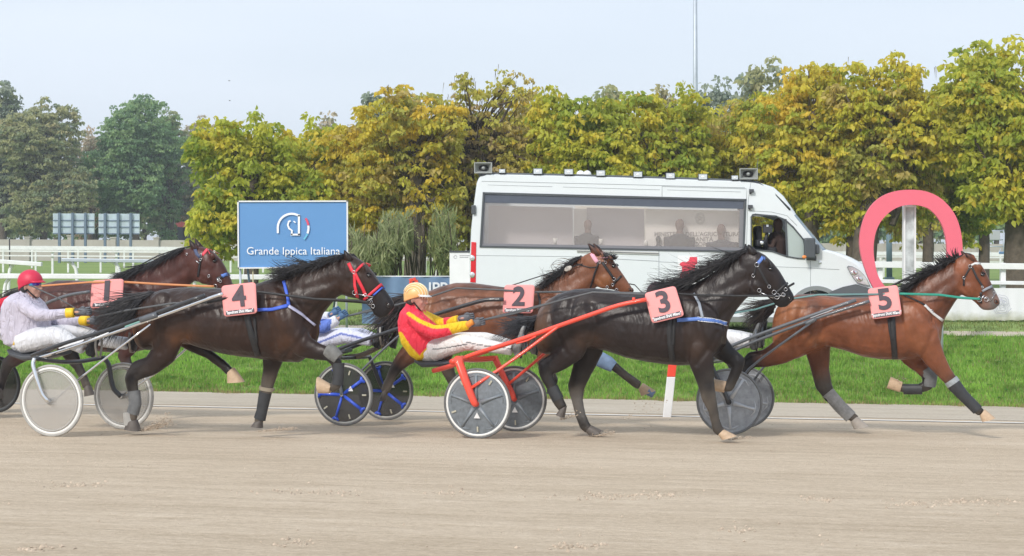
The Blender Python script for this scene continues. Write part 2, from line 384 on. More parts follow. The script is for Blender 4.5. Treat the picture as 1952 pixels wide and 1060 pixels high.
for (px, py, n_, wd) in ((150, 925, 60, 40), (590, 938, 80, 60), (860, 940, 50, 30), (1150, 946, 90, 60), (1262, 944, 70, 30), (1560, 952, 60, 26), (1845, 957, 110, 45), (1740, 960, 60, 30), (560, 1035, 40, 20), (1090, 1042, 60, 30), (80, 1045, 40, 30), (1410, 1010, 30, 18)):
    for k in range(n_):
        x_, y_ = px+rr.gauss(0, wd), py+rr.gauss(0, 3.5); Y_ = 12.0
        for _ in range(12): p_ = P(x_, y_, Y_); zt_ = zxy(p_.x, p_.y); Y_ *= (H-zt_)/(H-p_.z)
        p_ = P(x_, y_, Y_); p_.z = zxy(p_.x, p_.y)+.001; pts.append((p_, rr.choice([.004, .006, .009, .013])))
clods('clods', pts, 'small loose clods of sand strewn over the harrowed track', 4)
# ---------------------------------------------------------------- trees
def leaf_mesh(name, C, axis, size, cols, mat_, parent, seed, wide=.62, droop=.55):
    r = np.random.RandomState(seed); n = len(C)
    ax = axis+r.normal(0, .35, (n, 3)); ax /= np.linalg.norm(ax, axis=1)[:, None]+1e-9
    rn = r.normal(0, 1, (n, 3)); sd = np.cross(ax, rn); sd /= np.linalg.norm(sd, axis=1)[:, None]+1e-9
    nm = np.cross(ax, sd)
    L = (size*r.uniform(.65, 1.25, n))[:, None]; W = L*wide*.5
    base = C; tip = C+ax*L-nm*L*.12
    l1 = C+ax*L*.28+sd*W+nm*W*.25; l2 = C+ax*L*.62+sd*W*.75+nm*W*.12
    r1 = C+ax*L*.28-sd*W+nm*W*.25; r2 = C+ax*L*.62-sd*W*.75+nm*W*.12
    V = np.stack([base, r1, r2, tip, l2, l1], 1).reshape(-1, 3); i = np.arange(n)*6
    Fq = np.concatenate([np.stack([i, i+1, i+2, i+3], 1), np.stack([i, i+3, i+4, i+5], 1)])
    og = org(parent); V = V-np.array(og)
    return np_mesh(name, V, Fq, np.repeat(cols, 6, axis=0), mat_, parent)
PAL = {'yg': [(.56, .56, .075), (.66, .62, .08), (.74, .64, .09), (.44, .49, .07)],
       'g': [(.45, .52, .075), (.54, .58, .08), (.62, .62, .09), (.34, .43, .065)],
       'y': [(.72, .6, .08), (.68, .6, .09), (.62, .59, .09), (.78, .6, .08)],
       'b': [(.54, .44, .18), (.6, .51, .17), (.62, .56, .13), (.47, .37, .19)],
       'o': [(.56, .54, .12), (.62, .58, .12), (.6, .49, .16), (.48, .48, .11)],
       'far': [(.36, .42, .24), (.43, .47, .25), (.46, .48, .25), (.3, .37, .22)],
       'fgreen': [(.27, .42, .21), (.33, .47, .22), (.36, .5, .23), (.22, .35, .18)],
       'fpale': [(0.556, 0.495, 0.370), (0.606, 0.527, 0.404), (0.472, 0.450, 0.304), (0.606, 0.480, 0.337)],
       'fgrey': [(0.337, 0.403, 0.304), (0.421, 0.465, 0.353), (0.388, 0.434, 0.337), (0.269, 0.325, 0.253)],
       'folive': [(.45, .46, .24), (.5, .5, .25), (.38, .42, .22), (.54, .5, .27)]}
def tree(label, px, topy, hw, Y, boty, pal, n, leaf, seed, name='catalpa_tree', cat='tree', group=None, pods=0, tall=0, trunk_w=.22, tufts=6, pal2=None, twigs=0, depth=.8, stray=0, hang=None, tx=None):
    rs = np.random.RandomState(seed); r_ = random.Random(seed)
    base = P(px, HY, Y); base.z = zxy(base.x, base.y)
    s = F/Y; ztop = H-(topy-HY)/s; zbot = H-(boty-HY)/s; rw = hw/s
    root = thing(name, label, cat, base, group)
    hgt = ztop-zbot
    # sub-blobs make an uneven crown
    blobs = []
    nb = 9
    for k in range(nb):
        a = r_.uniform(0, 6.28); rr_ = r_.uniform(.2, .78)*rw; zz = zbot+hgt*(.16+.66*(k+.5)/nb)
        f = math.sin(math.pi*min(.93, max(.2, (zz-zbot)/hgt)))**.35
        blobs.append((base.x+math.cos(a)*rr_*f, base.y+math.sin(a)*rr_*depth*f, zz, rw*r_.uniform(.45, .68)*(.6+.4*f), hgt*r_.uniform(.15, .24)))
    blobs.append((base.x, base.y, zbot+hgt*.5, rw*.72, hgt*.4))
    ncl = max(30, n//26); cl = []
    for k in range(ncl):
        b = blobs[r_.randrange(len(blobs))]
        d = rs.normal(0, 1, 3); d /= np.linalg.norm(d); rad = rs.uniform(.55, 1.0)
        cl.append((b[0]+d[0]*b[3]*rad, b[1]+d[1]*b[3]*rad*depth, b[2]+d[2]*b[4]*rad))
    for k in range(tufts):                       # shoots that break the skyline
        a = r_.uniform(-1, 1); zz = ztop-abs(a)*hgt*.3*r_.uniform(.6, 1.2)
        for j in range(5): cl.append((base.x+a*rw*.75+r_.uniform(-.12, .12), base.y+r_.uniform(-.3, .3)*rw, zz-j*hgt*.035))
    cl = np.array(cl); ncl = len(cl); cr = rs.uniform(.5, 1.0, ncl)*max(leaf*2.1, rw*.13)
    ci = rs.randint(0, ncl, n)
    d = rs.normal(0, 1, (n, 3)); d /= np.linalg.norm(d, axis=1)[:, None]; d[:, 2] = np.abs(d[:, 2])*.8-.25
    C = cl[ci]+d*cr[ci][:, None]*rs.uniform(.4, 1, (n, 1))
    C[:, 2] = np.maximum(C[:, 2], zbot+rs.uniform(0, .3, n)*hgt*.1)
    axd = d*.6; axd[:, 2] -= .75
    pl = np.array(PAL[pal]); pl2 = np.array(PAL[pal2 or pal])
    nzc = np.array([mnoise.noise(Vector(c*.55)+Vector((seed, 0, 0))) for c in cl]); nz2 = np.array([mnoise.noise(Vector(c*1.3)+Vector((0, seed, 0))) for c in cl])
    hgtf = (cl[:, 2]-zbot)/hgt
    k1 = np.clip(((nzc+.5+rs.normal(0, .22, ncl))*4).astype(int), 0, 3)
    use2 = (nz2+hgtf*.5-.25+rs.normal(0, .1, ncl)) > .05
    cc = np.where(use2[:, None], pl2[k1], pl[k1])
    cols = cc[ci]*rs.uniform(.84, 1.16, (n, 1))
    if stray:
        m = rs.uniform(0, 1, n) < stray; cols[m] = np.array([.66, .5, .05])*rs.uniform(.8, 1.2, (m.sum(), 1))
    leaf_mesh('crown', C, axd, leaf, cols, LEAF, root, seed)
    mb = MB(); tz = zbot+hgt*.3
    bz = base.z-.05
    bx = base.x if tx is None else P(tx, HY, Y).x
    mb.tube([(bx, base.y, bz), (bx, base.y, bz+.25), (bx*.9+base.x*.1+rw*.02, base.y, (bz+tz)/2), (bx*.55+base.x*.45, base.y, tz), (base.x+rw*.05, base.y, zbot+hgt*.75)], [trunk_w*1.35, trunk_w*1.08, trunk_w, trunk_w*.8, trunk_w*.2], 10)
    for k in range(26+twigs):
        t = cl[r_.randrange(ncl)]; z0 = zbot+hgt*r_.uniform(.0, .5) if k < 14 else zbot+hgt*r_.uniform(.3, .7)
        a = Vector((base.x, base.y, z0)); b = Vector(t); mid = a.lerp(b, .5)+Vector((0, 0, hgt*.05)); w0 = trunk_w*(.32 if k < 14 else .14)
        mb.tube([a, mid, b, b+(b-mid)*.02], [w0, w0*.6, w0*.25, .012*Y/46], 5)
    obj('trunk', mb, BARK, root)
    if pods:                                     # long hanging seed pods
        ci2 = rs.randint(0, ncl, pods); cc2 = cl[ci2]+rs.normal(0, .22, (pods, 3))*[1, 1, .6]
        mbp = MB()
        for c in cc2:
            L = r_.uniform(.25, .5); k_ = r_.uniform(.7, 1.3); c = Vector(c); e = c+Vector((r_.uniform(-.05, .05), r_.uniform(-.05, .05), -L)); t_ = .011
            i = mbp.add([c+Vector((t_, 0, 0)), c+Vector((-t_*.5, t_, 0)), c+Vector((-t_*.5, -t_, 0)), e], (.24*k_, .18*k_, .05*k_)); mbp.f += [(i, i+1, i+3), (i+1, i+2, i+3), (i+2, i, i+3)]
        obj('seed_pods', mbp, LEAF, root, smooth=False, fix=False)['kind'] = 'stuff'
    return root
G1 = 'catalpa trees in a row behind the van'
tree('leftmost catalpa with yellow tipped top, left of and behind the blue sign', 478, 212, 119, 46, 505, 'g', 16312, 0.18, 11, group=G1, pal2='yg', stray=.03, tufts=8)
tree('green catalpa rising straight above the blue sign', 598, 225, 107, 48, 505, 'g', 13050, 0.18, 12, group=G1, pal2='yg', stray=.02)
tree('golden catalpa at the right edge of the blue sign', 700, 212, 102, 47, 500, 'o', 14137, 0.16, 13, group=G1, pal2='y', stray=.08, pods=250)
tree('yellow crowned catalpa with bare shoots between the sign and the van', 790, 150, 112, 46, 500, 'o', 14137, 0.16, 14, group=G1, pal2='y', stray=.06, pods=500, twigs=40, trunk_w=.34)
tree('half bare brown catalpa over the rear end of the van', 905, 128, 128, 48, 500, 'b', 12180, 0.15, 15, group=G1, pal2='o', pods=1200, twigs=110, stray=.04, trunk_w=.3)
tree('brownish orange catalpa above the rear roof lamps of the van', 1020, 165, 112, 49.5, 500, 'b', 12615, 0.16, 16, group=G1, pal2='y', pods=900, twigs=60)
tree('fresh green catalpa above the middle of the van roof', 1138, 168, 119, 46, 500, 'g', 17835, 0.18, 17, group=G1, pal2='yg', stray=.03, pods=120)
tree('green gold catalpa in front of the tall mast', 1285, 152, 131, 47, 500, 'g', 17835, 0.18, 18, group=G1, pal2='yg', stray=.05, pods=500)
tree('catalpa behind the front loudspeaker of the van, partly brown', 1420, 172, 107, 49, 500, 'yg', 14137, 0.17, 19, group=G1, pal2='o', stray=.08, pods=800)
tree('tall golden catalpa with thick dark trunk left of the horseshoe', 1545, 108, 136, 45, 445, 'yg', 19575, 0.18, 20, group=G1, pal2='y', stray=.06, pods=900, tufts=8)
tree('broad catalpa with many hanging pods above the pink horseshoe', 1700, 103, 143, 44, 445, 'o', 20662, 0.17, 21, group=G1, pal2='yg', stray=.06, pods=1500, trunk_w=.36, tufts=8, tx=1641)
tree('dull green catalpa between the horseshoe and the right edge', 1822, 160, 112, 48, 445, 'g', 14137, 0.18, 22, group=G1, pal2='o', pods=250, trunk_w=.12)
tree('tallest catalpa, cut by the right edge of the photo', 1940, 68, 134, 43, 470, 'yg', 23925, 0.19, 23, group=G1, pal2='g', stray=.04, pods=300, trunk_w=.4, tufts=10)
G5 = 'olive catalpas filling the second row'
for k, (px, ty, hw_, pl_, lb) in enumerate([(545, 258, 85, 'yg', 'catalpa of the second row filling the gap above the left half of the blue sign'), (652, 244, 80, 'o', 'second row catalpa above the right corner of the blue sign'), (745, 225, 80, 'o', 'second row catalpa between the sign and the half bare tree'), (850, 205, 78, 'o', 'second row catalpa just left of the van roof'), (962, 205, 80, 'o', 'second row catalpa above the rear loudspeaker'), (1075, 208, 80, 'g', 'second row catalpa left of the bright green one over the van'),
        (1215, 222, 85, 'yg', 'second row catalpa in the dip left of the mast'), (1352, 205, 85, 'o', 'second row catalpa just right of the mast'), (1490, 185, 85, 'yg', 'second row catalpa over the van windscreen'), (1622, 168, 80, 'yg', 'second row catalpa up left of the horseshoe'), (1768, 188, 85, 'o', 'second row catalpa up right of the horseshoe'), (1875, 175, 80, 'g', 'second row catalpa left of the tallest one')]):
    tree(lb, px, ty, hw_, 55+k % 3, 475, pl_, 8500, .2, 200+k, group=G5, pal2='yg', stray=.03, trunk_w=.2, tufts=8)
# the thick dark trunk seen left of the horseshoe, and a low leafy shrub of hanging shoots by the rail
def shoots(name, label, x0, x1, yt, yb, Y, n, seed, colr):
    r_ = np.random.RandomState(seed); rt = random.Random(seed); a = P((x0+x1)/2, HY, Y); a.z = zxy(a.x, a.y)
    root = thing(name, label, 'shrub', a); mb = MB()
    for k in range(26):
        px = rt.uniform(x0, x1); top = P(px+rt.uniform(-6, 6), yt+rt.uniform(0, 40), Y+rt.uniform(-.8, .8)); b = P(px, yb+rt.uniform(-10, 4), Y+rt.uniform(-.5, .5)); b.z = max(b.z, a.z)
        mb.tube([b, b.lerp(top, .5)+Vector((rt.uniform(-.1, .1), 0, 0)), top], [.02, .014, .006], 5)
    obj('stems', mb, BARK, root)
    px = r_.uniform(x0, x1, n); py = yt+(yb-yt)*r_.beta(1.6, 1.3, n); yy = Y+r_.normal(0, .5, n)
    C = np.stack([(px-CX)/F*yy, yy, H-(py-HY)/F*yy], 1); C[:, 2] = np.maximum(C[:, 2], a.z+.02)
    nzv = np.array([mnoise.noise(Vector((c[0]*1.6, c[2]*1.1, 5))) for c in C]); keep = nzv > -.2; C = C[keep]; nzv = nzv[keep]
    axd = np.zeros_like(C); axd[:, 2] = np.where(r_.uniform(0, 1, len(C)) < .5, -1, 1); axd[:, 0] = r_.normal(0, .35, len(C)); axd[:, 1] = r_.normal(0, .3, len(C))
    f = r_.uniform(0, 1, (len(C), 1)); cols = np.array(colr[0])*(1-f)+np.array(colr[1])*f
    leaf_mesh('foliage', C, axd, .24, cols, LEAF, root, seed, wide=.16)
    return root
shoots('feathery_shrub', 'grey green feathery shrub between the blue sign and the van, before the far rails', 672, 782, 410, 528, 34, 3800, 31, ((.25, .3, .13), (.5, .52, .28)))
shoots('feathery_shrub', 'feathery olive shrub just left of the white panel behind the van', 782, 868, 400, 530, 34.5, 3000, 32, ((.22, .28, .11), (.46, .47, .22)))
G2 = 'tall trees beyond the left end of the wall'
for a in [('tall dull green poplar at the left edge of the photo', 5, 150, 62, 128, 'far', 'fgrey', 9000),
          ('broad brownish green tree left of the hoarding backs', 82, 186, 72, 126, 'far', 'folive', 15000),
          ('thin pale half bare tree between two green ones at the left', 172, 245, 46, 140, 'fpale', 'fpale', 4200),
          ('bright green tall tree behind the hoarding backs', 258, 178, 72, 130, 'fgreen', 'fgreen', 15000),
          ('narrower green tree right of the tallest green one at the left', 325, 208, 48, 134, 'fgreen', 'far', 8000),
          ('greyish tree by the leftmost catalpa', 385, 222, 62, 138, 'fgrey', 'fpale', 9000)]:
    tree(a[0], a[1], a[2], int(a[3]*1.25), a[4], 464, a[5], int(a[7]*3.0), .26, 40+a[1] % 37, name='tall_tree', group=G2, pal2=a[6], trunk_w=.3, tufts=12, twigs=20)
G3 = 'treetops showing above the catalpa row'
for a in [('dark blue green treetop above the golden catalpa', 712, 180, 42, 88, 'fgrey', 'fgrey', 4500),
          ('thin greyish tree above the gap right of the blue sign', 625, 212, 36, 92, 'fpale', 'fpale', 2200),
          ('olive rounded treetop above the middle of the van', 1148, 148, 46, 84, 'folive', 'folive', 4500),
          ('pale yellowish treetop left of the mast', 1262, 160, 42, 90, 'fpale', 'folive', 3000),
          ('grey green treetop right of the mast', 1360, 140, 42, 92, 'fgrey', 'fgrey', 4000),
          ('tall olive grey treetop above the front of the van', 1447, 117, 56, 86, 'fgrey', 'folive', 6500),
          ('small grey green treetop beside the tall golden catalpa', 1502, 145, 32, 90, 'fgrey', 'fgrey', 2600)]:
    tree(a[0], a[1], a[2], a[3], a[4], 460, a[5], a[7], .3, 60+a[1] % 41, name='distant_tree', group=G3, pal2=a[6], trunk_w=.25, tufts=10, twigs=12)
G4 = 'dark trees massed behind the boundary wall'
for k, px in enumerate(list(range(-220, 2200, 82))):
    tree('dark green tree in the line behind the boundary wall', px+rng.uniform(-14, 14), 335+rng.uniform(-25, 30), 58, 150+rng.uniform(-6, 8), 464, 'fgreen' if k % 3 else 'far', 3200, .5, 100+k, name='wall_tree', group=G4, pal2='far', trunk_w=.25, tufts=3)

# ---------------------------------------------------------------- wall, hoardings, buildings, mast
CONC = mat('concrete', (.43, .4, .36), .9, nvar=.12, nscale=1.2, bump=.2)
wl = thing('boundary_wall', 'long pale concrete boundary wall with pilasters at the far side of the infield', 'wall', P(976, 500, 118))
a, b = P(-900, 452, 118), P(2900, 470, 118)
mb = MB(); zb = .2
mb.add([a, b, (b.x, b.y, zb), (a.x, a.y, zb), a+Vector((0, .25, 0)), b+Vector((0, .25, 0)), (b.x, b.y+.25, zb), (a.x, a.y+.25, zb)])
mb.f += [(0, 1, 2, 3), (4, 5, 6, 7), (0, 1, 5, 4), (0, 3, 7, 4), (1, 2, 6, 5)]
obj('wall_panel', mb, CONC, wl, smooth=False)
for k in range(45):
    px = -850+k*82; py = 452+(px+900)/3800*18-3-(3 if k % 4 == 0 else 0)
    p = P(px, py, 117.9); mb = MB(); mb.abox(p.x-.2, p.x+.2, 117.8, 118.3, zb, p.z); mb.abox(p.x-.26, p.x+.26, 117.74, 118.36, p.z+.002, p.z+.1)
    if -60 < px < 2010: obj('pilaster', mb, CONC, wl, smooth=False)
SHEET = mat('corrugated_sheet', (.62, .7, .76), .6, metal=.0, nvar=.12, nscale=2)
def hoarding(x0, x1, y0, y1, label):
    Y = 108; s = F/Y; p0 = P(x0, y1, Y); p1 = P(x1, y0, Y)
    t = thing('hoarding', label, 'billboard', (p0.x, Y, .3), 'hoarding backs in the infield')
    mb = MB(); n = 46
    for k in range(n):
        xa = p0.x+(p1.x-p0.x)*k/n; xb = p0.x+(p1.x-p0.x)*(k+1)/n; m = (xa+xb)/2
        i = mb.add([(xa, Y, p0.z), (m, Y-.05, p0.z), (xb, Y, p0.z), (xa, Y, p1.z), (m, Y-.05, p1.z), (xb, Y, p1.z)]); mb.f += [(i, i+1, i+4, i+3), (i+1, i+2, i+5, i+4)]
    solid(obj('sheet', mb, SHEET, t, smooth=False, fix=False), .02, 1)
    for f in (.17, .49, .8):
        mb = MB(); x = p0.x+(p1.x-p0.x)*f; mb.abox(x-.08, x+.08, Y-.3, Y-.1, .25, p1.z+.05); obj('post', mb, mat('blue_steel', (.12, .17, .24), .6), t, smooth=False)
    for f in (.02, .34, .66):
        mb = MB(); z = p0.z+(p1.z-p0.z)*f; mb.abox(p0.x, p1.x, Y-.1, Y-.052, z-.04, z+.04); obj('crossbar', mb, mat('blue_steel'), t, smooth=False)
hoarding(101.5, 180, 407, 446, 'left one of two grey sheet metal hoardings seen from behind')
hoarding(188.5, 266, 407.5, 446.5, 'right one of two grey sheet metal hoardings seen from behind')
def building(x0, x1, yt, Y, colr, label, roofc):
    p0 = P(x0, yt, Y); p1 = P(x1, yt, Y); t = thing('house', label, 'building', (p0.x, Y, .3))
    mb = MB(); mb.abox(p0.x, p1.x, Y, Y+8, .2, p0.z); obj('wall', mb, mat('render_'+roofc, colr, .9, nvar=.15), t, smooth=False)
    mb = MB(); mb.abox(p0.x-.3, p1.x+.3, Y-.3, Y+8.3, p0.z+.01, p0.z+.35); obj('roof', mb, mat('roof_'+roofc, (.2, .12, .09), .9), t, smooth=False)
    for k in range(2):
        x = p0.x+(p1.x-p0.x)*(.3+.4*k); mb = MB(); mb.abox(x-.4, x+.4, Y-.04, Y+.05, .3+1.6, .3+2.9); obj('window', mb, mat('dark_pane', (.03, .04, .05), .2), t, smooth=False)
building(303, 334, 412, 143, (.3, .32, .38), 'grey flat roofed building half hidden by trees over the wall', 'grey')
building(334.8, 366, 416, 142.8, (.33, .07, .07), 'dark red building half hidden by trees over the wall', 'red')
def mast(label, px, ytop, ybot, Y, w0, w1, mt, name='mast'):
    b = P(px, ybot, Y); t = P(px-1, ytop, Y); b.z = .28
    mb = MB(); mb.tube([b, t], [w0, w1], 12); mb.tube([b, b+Vector((0, 0, .12))], [w0*1.7, w0*1.7], 12)
    return tag(obj(name, mb, mt, origin=b), label, 'pole')
mast('tall pale steel floodlight mast rising out of the catalpas', 1326, -160, 500, 78, .17, .085, GALV, 'floodlight_mast')
mast('blue grey steel column seen through the horseshoe', 1695.5, 425, 500, 62, .125, .12, mat('blue_grey_paint', (.14, .22, .27), .6), 'steel_column')
mast('thin black pole at the left edge before the wall', 19, 456, 497, 70, .03, .03, BLACK, 'thin_pole')
# scaffold stand and blue trailer in the far right
t = thing('scaffold_stand', 'grey scaffold stand with a panel, far right before the wall', 'scaffold', P(1890, 497, 100)); Y = 100
mb = MB()
for x in (1878.5, 1882.5, 1913): mb.tube([P(x, 438, Y), P(x, 500, Y)], .045, 6)
for y in (440, 457, 470): mb.tube([P(1878, y, Y), P(1914, y, Y)], .04, 6)
mb.tube([P(1881, 474, Y), P(1895, 488, Y)], .04, 6); mb.tube([P(1908, 474, Y), P(1900, 488, Y)], .04, 6); obj('frame', mb, GALV, t)
mb = MB(); p0 = P(1884, 457, Y); p1 = P(1906, 440, Y); mb.abox(p0.x, p1.x, Y-.06, Y+.02, p0.z, p1.z); obj('panel', mb, mat('panel_grey', (.4, .42, .44), .7), t, smooth=False)
t = thing('trailer', 'low blue trailer by the far rails at the right', 'trailer', P(1932, 493, 76)); p0 = P(1922, 486, 76); p1 = P(1945, 480, 76)
mb = MB(); mb.abox(p0.x, p1.x, 76, 77.5, p0.z, p1.z); bevel(obj('box', mb, mat('blue_paint', (.1, .22, .42), .5), t, smooth=False), .04)
mb = MB()
for x in (p0.x+.15, p1.x-.15): mb.tube([(x, 75.95, .5), (x, 76.15, .5)], .22, 12)
obj('wheel', mb, RUBBER, t)
for (x, y) in ((437, 154), (438, 192)):        # two birds far off
    p = P(x, y, 90); mb = MB(); mb.ell(p, (.07, 0, 0), (0, .02, 0), (0, 0, .018))
    i = mb.add([p, p+Vector((-.04, .1, .03)), p+Vector((.03, .1, .03)), p+Vector((-.04, -.1, .02)), p+Vector((.03, -.1, .02))]); mb.f += [(i, i+1, i+2), (i, i+3, i+4)]
    tag(obj('bird', mb, DGREY, origin=p), 'upper of two tiny dark birds in the sky left of centre' if y < 170 else 'lower of two tiny dark birds in the sky left of centre', 'bird', 'birds')

# ---------------------------------------------------------------- rails
def rail(label, a, b, Y, th, step, legs_to=None, mt=WHITE_OLD, goose=None, rails2=(), off=0, name='rail'):
    p0, p1 = P(a[0], a[1], Y), P(b[0], b[1], Y); s = F/Y
    t = thing(name, label, 'rail', (p0.x, p0.y, zxy(p0.x, p0.y)), 'white running rails in the infield')
    mb = MB(); mb.box((p0+p1)/2, (p1-p0)/2, (0, .05, 0), (0, 0, th/s/2)); bevel(obj('top_rail', mb, mt, t, smooth=False), .008)
    for d in rails2:
        mb = MB(); mb.box((p0+p1)/2-Vector((0, 0, d/s)), (p1-p0)/2, (0, .03, 0), (0, 0, th*.42/s)); obj('lower_rail', mb, mt, t, smooth=False)
    x = a[0]+off
    while step and x < b[0]:
        f = (x-a[0])/(b[0]-a[0]); p = p0.lerp(p1, f)
        if -30 < x < 1985:
            mb = MB(); g = zxy(p.x, p.y); mb.abox(p.x-.045, p.x+.045, p.y+.051, p.y+.13, g-.02, p.z); obj('post', mb, mt, t, smooth=False)
        x += step
    return t
rail('farthest white double rail crossing the whole infield before the wall', (-400, 468), (2350, 486.5), 88, 4.5, 88, off=20)
rail('second farthest white rail with many short posts', (-400, 471.5), (2350, 489.5), 76, 4.2, 62, off=33)
rail('third white rail from the wall, thin, with a lower bar', (-400, 476), (2350, 494), 66, 3.0, 122, off=11, rails2=(8.5,))
def goose(label, a, b, Y, th, necks, mt=WHITE_OLD):
    p0, p1 = P(a[0], a[1], Y), P(b[0], b[1], Y); s = F/Y
    t = thing('goose_neck_rail', label, 'rail', (p0.x, Y, .3), 'goose neck rails')
    mb = MB(); mb.box((p0+p1)/2, (p1-p0)/2, (0, .055, 0), (0, 0, th/s/2)); bevel(obj('top_rail', mb, mt, t, smooth=False), .012)
    for nk in necks:
        pts_ = [P(x, y, Y+.09) for (x, y) in nk]; pts_[-1].z = .28
        pp = []
        for i in range(len(pts_)-1):
            for k in range(4): pp.append(pts_[i].lerp(pts_[i+1], k/4))
        pp.append(pts_[-1])
        for _ in range(3): pp = [pp[0]]+[(pp[i-1]+pp[i]*2+pp[i+1])/4 for i in range(1, len(pp)-1)]+[pp[-1]]
        mb = MB(); mb.tube(pp, 3.4/s, 10); obj('curved_post', mb, WHITE, t)
goose('white goose neck rail ending at the upper left, above the red helmet', (-60, 494.5), (80, 504), 34, 8, [[(30, 499), (21, 508), (17, 520), (15, 560)]])
goose('grey undersided goose neck rail between the left rail end and the bay horse', (118, 495.5), (400, 499.5), 36, 6.5, [[(121, 497), (134, 499), (145, 511), (147, 530), (147, 560)], [(205, 497), (217, 499), (227, 511), (229, 530), (229, 560)], [(285, 498), (297, 500), (308, 512), (310, 560)]], GALV)
goose('nearest white rail at the left, running behind horse one and under the sign', (-60, 526), (700, 529), 31, 9.5, [[(19, 530), (12, 537), (8, 550), (7, 580)], [(372, 530), (370, 545), (370, 590)], [(640, 530), (640, 545), (640, 590)]])
t = thing('post_and_rail_fence', 'near white post and rail fence at the right, behind the horseshoe', 'fence', P(1700, 600, 30.5)); Y = 30.5; s = F/Y
for (ya, yb, th) in ((504, 509, 11.5), (535.5, 540.5, 7)):
    p0, p1 = P(1560, ya-1, Y), P(2350, yb+4, Y); mb = MB(); mb.box((p0+p1)/2, (p1-p0)/2, (0, .04, 0), (0, 0, th/s/2)); bevel(obj('board', mb, WHITE, t, smooth=False), .006)
for x in (1679, 1795, 1914, 2030):
    mb = MB(); p = P(x, 506, Y); mb.abox(p.x-.05, p.x+.05, Y+.041, Y+.13, .25, p.z+.05); obj('post', mb, WHITE, t, smooth=False)

# ---------------------------------------------------------------- banners, sign, horseshoe
def banner_mat(name, top, low, zlow):
    m = bpy.data.materials.new(name); m.use_nodes = True; t_ = m.node_tree; b_ = t_.nodes['Principled BSDF']; b_.inputs['Roughness'].default_value = .55
    g = t_.nodes.new('ShaderNodeNewGeometry'); sx = t_.nodes.new('ShaderNodeSeparateXYZ'); t_.links.new(g.outputs['Position'], sx.inputs[0])
    n = t_.nodes.new('ShaderNodeTexNoise'); n.inputs['Scale'].default_value = 5; n.inputs['Detail'].default_value = 6; t_.links.new(g.outputs['Position'], n.inputs['Vector'])
    ma = t_.nodes.new('ShaderNodeMath'); ma.operation = 'MULTIPLY_ADD'; ma.inputs[1].default_value = .28; t_.links.new(n.outputs['Fac'], ma.inputs[0]); t_.links.new(sx.outputs['Z'], ma.inputs[2])
    mr = t_.nodes.new('ShaderNodeMapRange'); mr.inputs['From Min'].default_value = zlow+.12; mr.inputs['From Max'].default_value = zlow+.36; t_.links.new(ma.outputs[0], mr.inputs['Value'])
    mx_ = t_.nodes.new('ShaderNodeMix'); mx_.data_type = 'RGBA'; t_.links.new(mr.outputs['Result'], mx_.inputs[0]); mx_.inputs[6].default_value = (*low, 1); mx_.inputs[7].default_value = (*top, 1)
    t_.links.new(mx_.outputs[2], b_.inputs['Base Color']); return m
Y = 30.2; t = thing('banner', 'white banner with a faint wreath emblem and muddy hem, hung under the right fence', 'banner', P(1850, 612, Y))
mb = MB(); n = 90; A = []; B = []; M1 = []
for k in range(n+1):
    px = 1700+(2250-1700)*k/n; d = .035*mnoise.noise(Vector((k*.35, 0, 1))); p = P(px, 548+(px-1700)*.006, Y); g = zxy(p.x, p.y)
    A.append(p); M1.append(Vector((p.x, p.y+d, (p.z+g)/2))); B.append(Vector((p.x, p.y-.02+2.2*d, g+.03+.02*mnoise.noise(Vector((k*.5, 3, 1))))))
i0 = mb.add(A); i1 = mb.add(M1); i2 = mb.add(B)
for k in range(n): mb.f += [(i0+k, i0+k+1, i1+k+1, i1+k), (i1+k, i1+k+1, i2+k+1, i2+k)]
obj('cloth', mb, banner_mat('muddy_white', (.74, .74, .78), (.3, .3, .17), .3), t, fix=False)
INK = mat('faint_ink', (.5, .5, .6), .7)
mb = MB()
for rr_, wob in ((17, 1.5), (13, 1.2), (8, .8)):
    c = [P(1909+math.cos(a/24*6.283)*rr_*.85+wob*math.sin(a*2.1), 579+math.sin(a/24*6.283)*rr_+wob*math.cos(a*1.7), Y-.075) for a in range(24)]
    mb.tube(c, .0045, 4, closed=True)
for k in range(5):
    a0 = k*1.2566-math.pi/2; mb.tube([P(1909+math.cos(a0)*9, 577+math.sin(a0)*9, Y-.075), P(1909+math.cos(a0+2.513)*9, 577+math.sin(a0+2.513)*9, Y-.075)], .004, 4)
mb.tube([P(1892, 588, Y-.075), P(1900, 598, Y-.075), P(1918, 598, Y-.075), P(1928, 588, Y-.075)], .005, 4)
obj('emblem', mb, INK, t)
Y = 29; t = thing('banner', 'dull blue banner reading IPPO along the rail left of the van', 'banner', P(780, 600, Y))
BLUEB = mat('banner_blue', (.14, .23, .37), .6, nvar=.12, nscale=3)
mb = MB(); A = [P(690+k*6, 527.5, Y)+Vector((0, .02*math.sin(k), 0)) for k in range(38)]; B = [Vector((p.x, p.y, .33)) for p in A]; i0 = mb.add(A); i1 = mb.add(B)
for k in range(37): mb.f.append((i0+k, i0+k+1, i1+k+1, i1+k))
obj('cloth', mb, BLUEB, t, fix=False)
mb = MB(); mb.tube([P(690, 527, Y), P(912, 527, Y)], .012, 6); obj('rope', mb, WHITE, t)
LETTER = mat('letter_white', (.72, .75, .8), .6)
text('lettering', 'IPPODROMI', .30, P(816, 550, Y-.05), (1, 0, 0), (0, 0, 1), LETTER, t, bold=.006, align='LEFT')
mb = MB(); p = P(788, 537, Y-.04)
for k in range(5): mb.box(p+Vector((math.cos(k*1.257)*.06, 0, math.sin(k*1.257)*.05)), (.03, 0, .01), (0, .01, 0), (-.01, 0, .03))
obj('red_mark', mb, RED, t, smooth=False)
